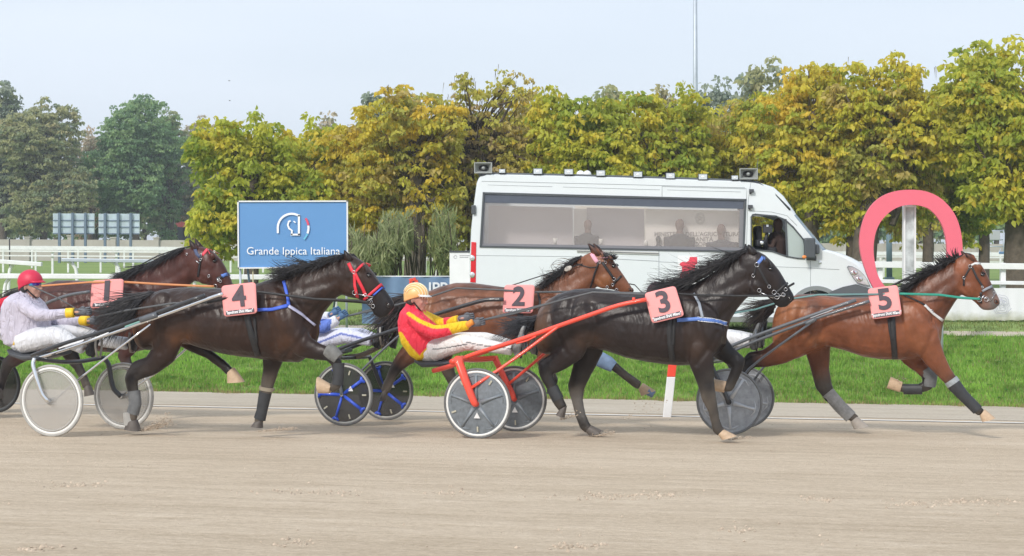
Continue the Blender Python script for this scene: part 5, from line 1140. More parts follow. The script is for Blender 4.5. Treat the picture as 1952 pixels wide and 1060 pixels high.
# horse 4: dark brown, nearest, left
D4 = dict(key=[(515, 536), (592, 622), (530, 672), (345, 572), (338, 650), (275, 610), (645, 556), (680, 560)], q=13.29, base=420, label='dark brown horse wearing number 4 and a red bridle, nearest at the left', col=pal((.029, .0155, .0115), (.013, .011, .012), (.16, .068, .03)),
 torso=[(267, 608, 0, 645, .13, 'l'), (273, 580, 0, 665, .2, 'l'), (285, 562, 0, 668, .245, 'n'), (310, 552, 0, 662, .27), (340, 548, 0, 655, .275), (368, 547, 0, 657, .27, 'b'), (400, 549, 0, 667, .29), (440, 549, 0, 677, .305), (480, 544, 0, 682, .3), (510, 534, 0, 686, .27), (540, 533, 0, 690, .25), (570, 548, 0, 691, .23, 'b'), (590, 578, 0, 678, .19), (603, 612, -4, 652, .11)],
 neck=[(505, 534, 603, 650, .19), (545, 527, 606, 622, .155), (578, 512, 614, 600, .13), (612, 499, 627, 584, .11), (640, 490, 641, 568, .1), (664, 487, 655, 560, .095)],
 head=[(655, 488, 641, 556, .085), (675, 488, 652, 562, .1), (690, 497, 666, 567, .105), (702, 508, 683, 570, .1), (714, 523, 697, 578, .085), (725, 541, 706, 586, .07, 'b'), (737, 556, 711, 596, .062, 'd'), (745, 567, 716, 603, .058, 'd'), (751, 577, 725, 607, .05, 'd'), (752, 586, 738, 603, .03, 'd')],
 legs=[(-1, [(308, 600, 42, .12, .12), (320, 640, 36, .11, .13), (312, 676, 25, .08, .135), (288, 697, 19, .06, .135, 'm'), (262, 706, 19, .048, .135, 'd'), (250, 722, 14, .038, .135, 'd'), (254, 748, 11.5, .034, .135, 'd'), (257, 774, 11, .034, .135, 'd'), (253, 790, 10.5, .035, .135, 'd'), (251, 803, 9.5, .035, .135, 'd')]),
       (1, [(345, 605, 34, .12, .12), (352, 642, 24, .08, .14), (370, 660, 13, .05, .14, 'm'), (398, 675, 9.5, .034, .14, 'm'), (424, 695, 9.5, .034, .14, 'm'), (436, 706, 9, .034, .14, 'd'), (442, 711, 8, .034, .14, 'd')]),
       (-1, [(548, 605, 34, .09, .13), (560, 640, 29, .09, .15), (582, 662, 22, .07, .15), (606, 670, 16, .052, .15, 'm'), (630, 676, 14, .045, .15, 'd'), (642, 692, 11, .035, .15, 'd'), (643, 716, 9, .03, .15, 'd'), (641, 735, 10, .033, .15, 'd'), (630, 741, 9, .032, .15, 'd')]),
       (1, [(520, 635, 32, .09, .12), (522, 675, 24, .075, .14), (516, 706, 16, .055, .14, 'm'), (509, 736, 13, .045, .14, 'd'), (504, 760, 10, .034, .14, 'd'), (499, 784, 9, .032, .14, 'd'), (494, 800, 9.5, .035, .14, 'd'), (492, 807, 8.5, .034, .14, 'd')])],
 lumps=[(545, 615, 30, 48, 20, -.17, .1, 'b'), (305, 600, 30, 46, -15, -.17, .1, 'b'), (682, 548, 20, 18, 30, -.055, .055, 'b'), (690, 510, 9, 7, -40, -.085, .025, 'b'), (560, 645, 22, 26, 0, -.12, .09, 'b')],
 eye=(703, 525), nostril=(740, 582), ears=[(-1, [(668, 500, 8, .05), (663, 491, 8, .055), (659, 484, 5, .06), (656.5, 477, 1, .06)]), (1, [(676, 496, 8, .05), (672, 490, 7, .055), (671, 484, 3, .06)])],
 hooves=[(-1, .135, ((262, 803), (242, 806)), ((268, 822), (238, 818)), .055, HOOFD), (1, .14, ((449, 704), (434, 714)), ((466, 728), (434, 730)), .05, HOOFT), (-1, .15, ((629, 732), (626, 750)), ((606, 718), (608, 750)), .05, HOOFT), (1, .14, ((500, 803), (485, 805)), ((500, 816), (480, 812)), .052, HOOFD)],
 boots=[(-1, [(255, 745, 13, .042, .135), (258, 770, 12.5, .043, .135), (253, 788, 12.5, .045, .135)], BOOT, 'leg_boot'), (-1, [(244, 786, 9, .05, .135), (247, 810, 11, .052, .135)], mat('felt_boot', (.38, .37, .35), .9, nvar=.2, nscale=20), 'bell_boot'),
        (-1, [(622, 668, 14, .055, .15), (634, 674, 16, .056, .15), (645, 684, 13, .052, .15)], mat('knee_boot', (.15, .15, .145), .75, nvar=.3, nscale=18, bump=.3), 'knee_boot'), (-1, [(645, 692, 12.5, .042, .15), (645, 716, 11, .04, .15), (643, 733, 12, .042, .15)], BOOTD, 'leg_boot'),
        (1, [(509, 738, 16, .055, .14), (508, 745, 14, .05, .14)], mat('tan_boot', (.3, .26, .2), .8), 'knee_boot'), (1, [(506, 748, 13, .042, .14), (499, 784, 11, .04, .14), (495, 799, 12, .042, .14)], BOOTD, 'leg_boot')],
 mane=[dict(roots=[(662, 488), (630, 492), (600, 503), (575, 513), (548, 528)], spread=1.5, vec=[(-1, .25), (-1, .3), (-1, .35), (-1, .05), (-1, -.1)], length=[32, 50, 62, 60, 48], n=800, r0=.0052, seed=4, droop=3, wave=4, lat=.05, fan=.12, curl=.6), dict(roots=[(600, 505), (560, 522)], spread=2, vec=[(-1, -.1), (-1, -.2)], length=[75, 62], n=170, r0=.0045, seed=5, droop=8, wave=6, lat=.05, fan=.12, curl=.8), dict(roots=[(664, 486), (620, 496)], spread=1, vec=[(-1, .15), (-1, .2)], length=[22, 50], n=50, seed=6, wave=4, fan=.15, curl=.6)],
 tail=[dict(roots=[(292, 560), (284, 568), (280, 578)], spread=2, vec=[(-1, .2), (-1, .3), (-1, .45)], length=[112, 110, 95], n=1500, seed=9, droop=24, wave=6, lat=.07, fan=.12, r0=.0068, curl=.7)], dock=[(300, 563, 0), (284, 562, 0), (262, 566, 0)],
 straps=[([(468, 545), (470, 600), (480, 640), (492, 678)], 11, BLACK, 'girth'), ([(485, 604), (489, 650), (484, 668)], 5, BLACK, 'girth_strap'), ([(541, 536), (547, 560), (550, 583)], 6, RBLUE, 'neck_strap'), ([(549, 583), (520, 590), (490, 591)], 6, RBLUE, 'breast_strap'), ([(550, 584), (575, 600), (600, 620)], 5, LAV, 'chest_strap'),
         ([(665, 502), (671, 515), (676, 521)], 6, RREDS, 'crown_strap'), ([(676, 521), (677, 545), (683, 571)], 5, RREDS, 'cheek_strap'), ([(677, 521), (688, 543), (698, 563)], 6, RREDS, 'cheek_strap'), ([(677, 520), (687, 509), (697, 500)], 4, RREDS, 'browband'), ([(694, 571), (710, 557), (726, 543)], 5, RREDS, 'noseband'), ([(712, 563), (728, 549)], 3, RBLUE, 'nose_strap')],
 buckles=[(675, 519, 3), (697, 562, 3), (706, 575, 5), (683, 573, 4), (712, 583, 3.5), (705, 588, 3)], bits=[(694, 578, 712, 566, .006), (700, 590, 711, 568, .005)],
 reins=[([(395, 577, -.34), (490, 556, -.3), (600, 570, -.2), (680, 573, -.13), (704, 577, -.1)], .012, BLACK, 'rein'), ([(395, 577, .34), (490, 556, .3), (600, 570, .2), (704, 577, .1)], .012, BLACK, 'rein'), ([(180, 605, -.1), (240, 592, -.3), (330, 578, -.36), (395, 577, -.34)], .01, GREYR, 'rein'), ([(200, 612, .1), (330, 578, .36), (395, 577, .34)], .01, GREYR, 'rein')],
 number=([(421.5, 545), (487, 537.5), (490, 597), (427, 604)], '4', [-.3, -.3, -.36, -.36]))
# horse 3: black, front centre right
D3 = dict(key=[(1303, 550), (1374, 628), (1318, 682), (1112, 572), (1115, 652), (1034, 612), (1432, 553), (1446, 552)], q=14.75, base=1200, label='black horse wearing number 3 with flying mane, between the red sulky and the bay', col=pal((.021, .0145, .0135), (.012, .011, .012), (.1, .055, .034)),
 torso=[(1024, 606, 0, 650, .13, 'l'), (1031, 588, 0, 672, .2, 'l'), (1045, 571, 0, 676, .245, 'l'), (1065, 560, 0, 672, .27, 'n'), (1095, 551, 0, 664, .28), (1130, 549, 0, 664, .275), (1160, 552, 0, 670, .28), (1195, 558, 0, 682, .3), (1235, 559, 0, 690, .31), (1270, 556, 0, 695, .3), (1295, 549, 0, 697, .27), (1325, 548, 0, 696, .25), (1350, 560, 0, 690, .23), (1372, 590, 0, 672, .19), (1384, 622, -2, 652, .11)],
 neck=[(1292, 549, 1384, 660, .19), (1325, 540, 1386, 634, .16), (1352, 524, 1392, 611, .135), (1380, 504, 1405, 590, .115), (1402, 490, 1420, 572, .105), (1420, 480, 1433, 561, .1)],
 head=[(1412, 482, 1420, 560, .085), (1430, 475, 1430, 561, .1), (1446, 479, 1440, 560, .108), (1459, 486, 1450, 562, .105), (1473, 500, 1461, 565, .09), (1486, 516, 1468, 571, .075), (1498, 536, 1474, 577, .065, 'd'), (1507, 551, 1480, 583, .06, 'd'), (1513, 562, 1487, 587, .052, 'd'), (1515, 570, 1499, 585, .03, 'd')],
 legs=[(-1, [(1075, 605, 44, .12, .12), (1092, 640, 40, .11, .13), (1088, 668, 27, .085, .135), (1062, 690, 20, .06, .135, 'b'), (1041, 700, 18, .05, .135, 'd'), (1042, 717, 13, .04, .135, 'd'), (1053, 740, 10.5, .034, .135, 'd'), (1065, 765, 11, .034, .135, 'd'), (1073, 778, 9.5, .035, .135, 'd')]),
       (1, [(1125, 620, 42, .12, .12), (1122, 668, 28, .09, .14), (1110, 705, 20, .06, .14, 'm'), (1098, 738, 17, .048, .14, 'd'), (1100, 762, 11.5, .036, .14, 'g'), (1106, 790, 10.5, .033, .14, 'g'), (1115, 812, 10.5, .036, .14, 'd'), (1124, 820, 9, .036, .14, 'd')]),
       (-1, [(1325, 618, 34, .09, .13), (1330, 655, 31, .09, .15), (1338, 695, 23, .075, .15), (1345, 728, 17, .055, .15, 'd'), (1352, 760, 14, .046, .15, 'd'), (1359, 780, 10, .035, .15, 'd'), (1363, 800, 9, .033, .15, 'd'), (1368, 818, 10.5, .036, .15, 'd'), (1376, 825, 9, .035, .15, 'd')]),
       (1, [(1350, 630, 30, .09, .12), (1368, 660, 24, .08, .14), (1387, 675, 18, .06, .14, 'd'), (1407, 691, 15, .048, .14, 'd'), (1404, 706, 11, .036, .14, 'd'), (1396, 724, 10, .032, .14, 'd'), (1389, 738, 10, .033, .14, 'd'), (1380, 738, 9, .033, .14, 'd')])],
 lumps=[(1345, 622, 30, 48, 20, -.17, .1, 'b'), (1075, 610, 32, 46, -15, -.17, .1, 'b'), (1440, 545, 20, 19, 30, -.055, .058, 'b'), (1461, 500, 9, 7, -40, -.085, .025, 'b'), (1352, 650, 24, 26, 0, -.12, .09, 'b')],
 eye=(1469, 513), nostril=(1505, 569), ears=[(-1, [(1438, 487, 8, .05), (1433, 480, 8.5, .055), (1429, 473, 6, .06), (1426, 466.5, 1.5, .06)]), (1, [(1425, 482, 7, .05), (1421, 474, 5, .055), (1421, 465, 1, .06)])],
 hooves=[(-1, .135, ((1080, 776), (1066, 782)), ((1076, 796), (1060, 790)), .05, HOOFD), (1, .14, ((1130, 812), (1118, 824)), ((1150, 822), (1124, 832)), .052, HOOFD), (-1, .15, ((1383, 820), (1370, 830)), ((1405, 831), (1376, 838)), .055, HOOFT), (1, .14, ((1382, 726), (1378, 748)), ((1358, 722), (1364, 746)), .05, HOOFT)],
 boots=[(-1, [(1052, 738, 12, .04, .135), (1064, 762, 12, .04, .135)], BOOTD, 'leg_boot')],
 mane=[dict(roots=[(1422, 478), (1400, 489), (1375, 505), (1345, 525), (1315, 540), (1290, 549)], spread=2, vec=[(-1, .3), (-1, .35), (-1, .3), (-1, .15), (-1, .05), (-1, 0)], length=[40, 60, 80, 95, 90, 60], n=1100, r0=.0052, seed=14, droop=6, wave=5, lat=.05, fan=.14, curl=.7), dict(roots=[(1418, 480), (1385, 500), (1340, 527)], spread=2, vec=[(-1, .0), (-1, -.02), (-1, -.02)], length=[60, 85, 110], n=150, seed=15, droop=10, wave=7, lat=.05, fan=.14, curl=.9, r0=.0038)],
 tail=[dict(roots=[(1040, 600), (1024, 614), (1015, 628)], spread=2, vec=[(-1, .22), (-1, .18), (-1, .18)], length=[95, 88, 70], n=560, seed=19, droop=4, wave=6, lat=.06, fan=.16, r0=.0046, c1=(.075, .075, .085), curl=.8)], dock=[(1068, 568, 0), (1042, 592, 0), (1016, 622, 0)],
 straps=[([(1275, 556), (1276, 610), (1277, 650), (1282, 692)], 11, BLACK, 'girth'), ([(1285, 610), (1283, 660)], 5, BLACK, 'girth_strap'), ([(1322, 560), (1333, 580), (1340, 607)], 5, SLATE, 'neck_strap'), ([(1290, 611), (1330, 608), (1362, 612), (1384, 617)], 7, BLW, 'breast_strap'), ([(1330, 604.5), (1362, 608.5), (1385, 613.5)], 1.6, WSTR, 'breast_edge'), ([(1330, 611.5), (1362, 615.5), (1385, 620.5)], 1.6, WSTR, 'breast_edge'),
         ([(1444, 503), (1452, 494), (1457, 485)], 6, BLW, 'browband'), ([(1441, 505), (1438, 525)], 3, BLACK, 'crown_strap'), ([(1444, 506), (1458, 533), (1470, 552)], 4, BLACK, 'cheek_strap'), ([(1478, 560), (1490, 549), (1500, 540)], 4, BLACK, 'noseband')],
 buckles=[(1443, 505, 4), (1437, 525, 3), (1466, 546, 3), (1476, 557, 4), (1481, 564, 5.5), (1458, 565, 3.5), (1497, 552, 3), (1493, 562, 3.5)], bits=[(1468, 566, 1482, 564, .008), (1482, 565, 1497, 562, .005), (1464, 580, 1476, 568, .007)],
 reins=[([(1290, 560, -.27), (1340, 563, -.22), (1400, 564, -.16), (1458, 564, -.12), (1478, 564, -.1)], .011, BLACK, 'rein'), ([(1290, 560, .32), (1400, 564, .16), (1478, 564, .1)], .011, BLACK, 'rein'), ([(912, 612, -.1), (980, 598, -.25), (1070, 572, -.36), (1130, 557, -.37), (1222, 561, -.3), (1290, 560, -.27)], .01, GREYR, 'rein'), ([(912, 612, .1), (1070, 572, .36), (1130, 557, .37), (1290, 560, .32)], .01, GREYR, 'rein'), ([(1514, 540, -.05), (1505, 545, -.1), (1500, 548, -.1)], .012, BLACK, 'nose_piece'), ([(1420, 483, -.02), (1380, 498, -.08), (1340, 524, -.1), (1300, 548, -.1)], .007, GREYR, 'check_rein')],
 number=([(1228, 559), (1287, 544.5), (1304.5, 602), (1243, 617)], '3', [-.31, -.31, -.37, -.37]))
# horse 5: bay, far right
D5 = dict(key=[(1722, 557), (1784, 628), (1742, 680), (1548, 580), (1545, 655), (1484, 612), (1826, 556), (1850, 556)], q=16.4, base=1650, label='bay horse wearing number 5 with green rein, leading at the right', col=pal((.165, .055, .025), (.013, .012, .013), (.26, .1, .042)),
 torso=[(1474, 606, 0, 652, .13, 'l'), (1480, 588, 0, 672, .2, 'l'), (1492, 573, 0, 684, .245, 'l'), (1520, 561, 0, 684, .275), (1550, 560, 0, 670, .28), (1580, 564, 0, 660, .27), (1610, 567, 0, 668, .285), (1645, 567, 0, 680, .305), (1680, 564, 0, 685, .305), (1712, 556, 0, 686, .28), (1738, 553, 0, 685, .26), (1760, 562, 0, 682, .24), (1782, 588, 0, 668, .19), (1794, 615, -2, 650, .11)],
 neck=[(1714, 556, 1794, 654, .18), (1738, 541, 1796, 628, .15, 'n'), (1765, 523, 1802, 606, .13, 'n'), (1795, 508, 1812, 590, .11, 'n'), (1815, 496, 1822, 574, .1, 'n'), (1833, 487, 1832, 562, .095)],
 head=[(1822, 490, 1820, 562, .085), (1840, 484, 1829, 561, .1), (1855, 489, 1840, 565, .105), (1867, 500, 1851, 571, .1), (1878, 515, 1859, 577, .085), (1889, 538, 1864, 582, .072, 'n'), (1896, 552, 1868, 587, .062, 'g'), (1902, 563, 1874, 591, .058, 'g'), (1906, 573, 1884, 592, .05, 'g'), (1906, 580, 1895, 590, .03, 'g')],
 legs=[(-1, [(1515, 610, 42, .12, .12), (1515, 645, 38, .11, .13), (1487, 672, 24, .085, .135), (1458, 683, 17, .06, .135, 'm'), (1433, 686, 16, .048, .135, 'd'), (1421, 700, 12, .036, .135, 'd'), (1408, 722, 10, .033, .135, 'd'), (1397, 745, 10, .034, .135, 'd'), (1388, 757, 8.5, .034, .135, 'd')]),
       (1, [(1555, 620, 40, .12, .12), (1559, 668, 24, .09, .14), (1563, 702, 18, .06, .14, 'm'), (1570, 735, 16, .048, .14, 'd'), (1583, 757, 12, .036, .14, 'd'), (1602, 775, 10, .032, .14, 'd'), (1620, 792, 10, .034, .14, 'd'), (1632, 800, 8.5, .034, .14, 'd')]),
       (-1, [(1752, 615, 33, .09, .13), (1764, 652, 28, .09, .15), (1782, 684, 20, .07, .15), (1801, 711, 14, .05, .15), (1817, 731, 12.5, .044, .15, 'd'), (1834, 751, 9.5, .034, .15, 'd'), (1851, 769, 8.5, .031, .15, 'd'), (1864, 782, 9, .033, .15, 'd'), (1871, 787, 8, .032, .15, 'd')]),
       (1, [(1715, 640, 30, .09, .12), (1738, 684, 18, .07, .14), (1757, 700, 14, .055, .14), (1770, 716, 13, .046, .14, 'd'), (1768, 735, 11, .038, .14, 'd'), (1748, 742, 8.5, .032, .14, 'd'), (1727, 742, 8.5, .032, .14, 'd'), (1717, 738, 8, .032, .14, 'd')])],
 lumps=[(1752, 618, 28, 46, 20, -.17, .1, 'b'), (1515, 615, 30, 44, -15, -.17, .1, 'l'), (1848, 548, 20, 18, 30, -.055, .057, 'b'), (1866, 510, 9, 7, -40, -.085, .025, 'b'), (1762, 645, 22, 24, 0, -.12, .09, 'b')],
 eye=(1873, 524), nostril=(1899, 575), ears=[(-1, [(1856, 499, 7, .05), (1851, 492, 8, .055), (1846, 487, 5.5, .06), (1840, 482.5, 1.5, .06)]), (1, [(1844, 492, 6, .05), (1838, 486, 5, .055), (1832, 478.5, 1, .06)])],
 hooves=[(-1, .135, ((1390, 752), (1380, 764)), ((1392, 778), (1372, 778)), .05, HOOFD), (1, .14, ((1637, 796), (1622, 806)), ((1656, 812), (1628, 818)), .052, mat('hoof_pale', (.36, .32, .28), .6, nvar=.2)), (-1, .15, ((1880, 782), (1868, 794)), ((1898, 797), (1872, 804)), .052, HOOFT), (1, .14, ((1718, 727), (1712, 747)), ((1698, 718), (1690, 740)), .05, HOOFT)],
 boots=[(1, [(1578, 748, 13, .044, .14), (1602, 776, 12.5, .042, .14), (1622, 795, 12.5, .044, .14)], mat('pale_grey_boot', (.24, .24, .24), .75, nvar=.35, nscale=18), 'leg_boot'), (-1, [(1812, 724, 13.5, .052, .15), (1818, 732, 13.5, .05, .15)], mat('clear_boot', (.3, .33, .35), .4, nvar=.3, nscale=30), 'knee_boot'), (-1, [(1818, 733, 13.5, .048, .15), (1836, 754, 11, .04, .15), (1864, 782, 10.5, .04, .15)], BOOTD, 'leg_boot'),
        (1, [(1763, 704, 13, .055, .14), (1773, 718, 14, .055, .14), (1771, 737, 12, .05, .14)], BOOT, 'knee_boot'), (1, [(1758, 742, 10, .04, .14), (1722, 742, 10, .038, .14)], BOOTD, 'leg_boot')],
 mane=[dict(roots=[(1822, 493), (1795, 509), (1768, 524), (1745, 538), (1728, 548)], spread=2, vec=[(-1, -.1), (-1, 0), (-1, .3), (-1, .5), (-1, .5)], length=[24, 36, 42, 40, 24], n=620, seed=24, droop=2, wave=3, lat=.05, fan=.35, curl=.6, r0=.006), dict(roots=[(1825, 492), (1770, 522)], spread=2, vec=[(-.6, -1), (-.8, -.6)], length=[26, 34], n=80, seed=25, wave=2, lat=.04, fan=.3, curl=.5)],
 tail=[dict(roots=[(1480, 572), (1474, 580), (1472, 590)], spread=2, vec=[(-1, .45), (-1, .6), (-1, .7)], length=[75, 70, 50], n=480, seed=29, droop=4, wave=5, lat=.06, fan=.16, r0=.007, c1=(.06, .04, .03), curl=.6)], dock=[(1488, 571, 0), (1476, 576, 0), (1464, 588, 0)],
 straps=[([(1698, 560), (1701, 610), (1703, 650), (1706, 683)], 11, BLACK, 'girth'), ([(1694, 608), (1696, 630), (1700, 650)], 5, BLACK, 'girth_strap'), ([(1762, 582), (1775, 595), (1796, 611)], 5, WSTR, 'breast_strap'), ([(1722, 563), (1745, 573), (1762, 582)], 2.5, BLACK, 'neck_strap'),
         ([(1851, 506), (1858, 503), (1868, 504)], 3.5, WSTR, 'browband'), ([(1850, 508), (1838, 530), (1838, 545)], 3, BLACK, 'crown_strap'), ([(1853, 510), (1862, 530), (1873, 546)], 4, BLACK, 'cheek_strap'), ([(1872, 555), (1881, 550), (1890, 546)], 4.5, SLATE, 'noseband'), ([(1870, 557), (1870, 578)], 5, BLACK, 'chin_strap')],
 buckles=[(1849, 508, 3), (1838, 529, 2.5), (1872, 547, 2), (1867, 570, 4.5), (1880, 570, 4), (1894, 559, 2.5), (1775, 594, 3)], bits=[(1866, 576, 1876, 562, .006), (1874, 566, 1888, 573, .005), (1888, 573, 1895, 562, .004)],
 reins=[([(1714, 560, -.31), (1790, 562, -.2), (1835, 568, -.13), (1868, 570, -.11)], .013, GREENR, 'rein'), ([(1714, 560, .31), (1868, 570, .11)], .013, GREENR, 'rein'), ([(1380, 600, -.1), (1440, 590, -.25), (1500, 571, -.37), (1560, 562, -.38), (1660, 561, -.34), (1714, 560, -.31)], .01, mat('dull_teal_rein', (.12, .24, .24), .5), 'rein'), ([(1380, 600, .1), (1500, 571, .37), (1660, 561, .34), (1714, 560, .31)], .01, GREYR, 'rein'), ([(1692, 549, -.04), (1740, 525, -.08), (1790, 507, -.07), (1835, 487, -.03)], .012, BLACK, 'check_rein')],
 number=([(1653.5, 550.5), (1711, 543), (1719.5, 601), (1662.5, 609)], '5', [-.31, -.31, -.37, -.37]))
# horse 2: chestnut bay in the second lane
D2 = dict(key=[(1005, 549), (1078, 620), (1035, 662), (842, 566), (838, 645), (788, 608), (1133, 542), (1156, 540)], q=16.0, base=950, label='light bay horse wearing number 2, running behind the red and yellow driver', col=pal((.165, .065, .034), (.016, .013, .014), (.23, .095, .042)),
 torso=[(777, 606, 0, 650, .13, 'l'), (783, 588, 0, 668, .2, 'l'), (795, 568, 0, 676, .24, 'l'), (815, 556, 0, 676, .265), (840, 546, 0, 664, .275), (868, 539, 0, 656, .275), (900, 539, 0, 660, .28), (930, 543, 0, 668, .295), (965, 548, 0, 672, .3), (995, 547, 0, 672, .28), (1025, 545, 0, 670, .26), (1050, 555, 0, 668, .24, 'b'), (1075, 580, 0, 660, .19, 'b'), (1092, 610, -2, 645, .11, 'b')],
 neck=[(1000, 548, 1092, 648, .18, 'm'), (1030, 545, 1095, 620, .15, 'n'), (1058, 527, 1102, 595, .13), (1085, 506, 1115, 575, .11), (1105, 491, 1128, 558, .1), (1122, 483, 1138, 546, .095)],
 head=[(1114, 486, 1128, 548, .085), (1130, 479, 1137, 546, .1), (1145, 480, 1146, 549, .105), (1158, 486, 1155, 551, .1), (1170, 498, 1163, 552, .085), (1182, 515, 1171, 553, .07), (1193, 531, 1177, 557, .062), (1201, 543, 1184, 561, .056), (1206, 551, 1192, 562, .048, 'n'), (1207, 557, 1200, 562, .03, 'd')],
 legs=[(-1, [(815, 608, 40, .12, .12), (812, 640, 34, .1, .13), (792, 665, 24, .08, .135, 'b'), (770, 684, 17, .06, .135, 'm'), (757, 699, 13, .045, .135, 'd'), (746, 718, 9.5, .034, .135, 'd'), (738, 736, 9.5, .034, .135, 'd'), (733, 748, 8, .034, .135, 'd')]),
       (1, [(840, 610, 36, .12, .12), (846, 655, 24, .09, .14), (846, 688, 16, .05, .14, 'm'), (858, 715, 12, .04, .14, 'd'), (872, 745, 9, .034, .14, 'd'), (880, 765, 9, .034, .14, 'd')]),
       (-1, [(1048, 608, 30, .09, .13), (1044, 645, 24, .085, .15), (1038, 672, 16, .06, .15), (1034, 690, 12, .045, .15, 'n'), (1046, 705, 9, .034, .15, 'd'), (1056, 725, 9, .033, .15, 'd'), (1052, 735, 8, .03, .15, 'd')]),
       (1, [(1068, 620, 28, .09, .12), (1095, 655, 20, .075, .14), (1120, 675, 14, .055, .14), (1145, 686, 12.5, .046, .14, 'm'), (1170, 698, 9.5, .035, .14, 'd'), (1195, 718, 8.5, .031, .14, 'd'), (1214, 732, 9, .033, .14, 'd'), (1220, 735, 8, .032, .14, 'd')])],
 lumps=[(1050, 600, 26, 42, 20, -.16, .1, 'b'), (815, 605, 28, 42, -15, -.16, .1, 'l'), (1152, 533, 19, 17, 30, -.055, .056, 'l'), (1163, 494, 8, 6, -40, -.085, .025, 'b')],
 eye=(1170, 508), nostril=(1201, 553), ears=[(-1, [(1141, 489, 7, .05), (1135, 480, 8, .055), (1129, 473, 6, .06), (1121.5, 464.5, 1.5, .06)]), (1, [(1145, 486, 7, .05), (1138, 474, 6, .055), (1131, 464, 1, .06)])],
 hooves=[(-1, .135, ((739, 744), (728, 750)), ((736, 764), (722, 764)), .05, HOOFD), (1, .14, ((884, 762), (875, 772)), ((900, 780), (878, 784)), .05, HOOFD), (1, .14, ((1229, 732), (1218, 744)), ((1250, 745), (1222, 755)), .05, HOOFT), (-1, .15, ((1056, 736), (1046, 736)), ((1060, 750), (1042, 750)), .048, HOOFD)],
 boots=[(1, [(1142, 684, 15, .056, .14), (1160, 693, 14, .052, .14), (1170, 700, 11, .045, .14)], BOOTB, 'knee_boot'), (1, [(1236, 746, 8, .055, .14), (1246, 752, 7, .055, .14)], BOOTB, 'bell_boot')],
 mane=[dict(roots=[(1108, 490), (1085, 507), (1062, 526), (1040, 543)], spread=2, vec=[(-1, .45), (-1, .5), (-1, .45), (-1, .2)], length=[30, 38, 38, 24], n=560, r0=.0052, seed=34, droop=4, wave=4, lat=.05, fan=.2, curl=.8), dict(roots=[(1100, 495), (1060, 527), (1036, 545)], spread=2, vec=[(-1, -.2), (-1, -.3), (-1, -.15)], length=[38, 44, 24], n=60, seed=35, droop=10, wave=9, lat=.05, fan=.3, curl=2.2, r0=.005, c1=(.3, .22, .18))],
 forelock=[dict(roots=[(1150, 484), (1158, 489), (1166, 492)], spread=2, vec=[(.3, .9), (.5, .7), (.8, -.1)], length=[14, 14, 12], n=170, seed=36, wave=3, lat=.05, fan=.7, curl=1.2)],
 tail=[dict(roots=[(800, 561), (790, 568), (784, 578)], spread=2, vec=[(-1, .12), (-1, .5), (-1, .9)], length=[90, 100, 95], n=700, seed=39, droop=26, wave=6, lat=.06, fan=.2, r0=.008, c1=(.06, .04, .035), curl=.6)], dock=[(806, 562, 0), (790, 566, 0), (768, 576, 0)],
 straps=[([(990, 548), (992, 600), (995, 640), (998, 668)], 11, BLACK, 'girth'), ([(1024, 556), (1030, 575), (1028, 600)], 4, BLACK, 'neck_strap'),
         ([(1128, 484), (1134, 494), (1139, 500)], 7, PINKS, 'ear_fleece'), ([(1142, 475), (1149, 479), (1153, 484)], 5, PINKS, 'ear_fleece'), ([(1141, 501), (1136, 515), (1125, 548)], 3, BLACK, 'crown_strap'), ([(1148, 500), (1160, 517), (1170, 532)], 5, BLACK, 'cheek_strap'), ([(1168, 542), (1176, 534), (1184, 526)], 3.5, BLACK, 'noseband'), ([(1100, 503), (1112, 507), (1125, 510), (1138, 509)], 2, BLACK, 'side_strap')],
 buckles=[(1143, 500, 2.5), (1154, 501, 2.5), (1170, 532, 3), (1168, 542, 2.5), (1176, 552, 3), (1180, 557, 3), (1157, 546, 2.5)], bits=[(1174, 552, 1182, 558, .007)],
 reins=[([(1019, 557, -.3), (1090, 556, -.2), (1178, 556, -.1)], .011, GREYR, 'rein'), ([(1019, 557, .3), (1178, 556, .1)], .011, GREYR, 'rein'), ([(652, 605, -.05), (720, 590, -.2), (825, 564, -.34), (870, 549, -.36), (960, 553, -.33), (1019, 557, -.3)], .01, GREYR, 'rein'), ([(652, 605, .05), (820, 560, .34), (960, 553, .33), (1019, 557, .3)], .01, GREYR, 'rein'), ([(870, 541, -.05), (960, 549, -.05), (1050, 520, -.1), (1111, 503, -.1)], .006, BLACK, 'check_rein'), ([(1199, 541, -.03), (1210, 543, -.08), (1222, 556, -.12), (1228, 559, -.14)], .006, BLACK, 'whip_cord')],
 number=([(962, 543), (1019.5, 543), (1015.5, 597), (957.5, 597)], '2', [-.3, -.3, -.35, -.35]))
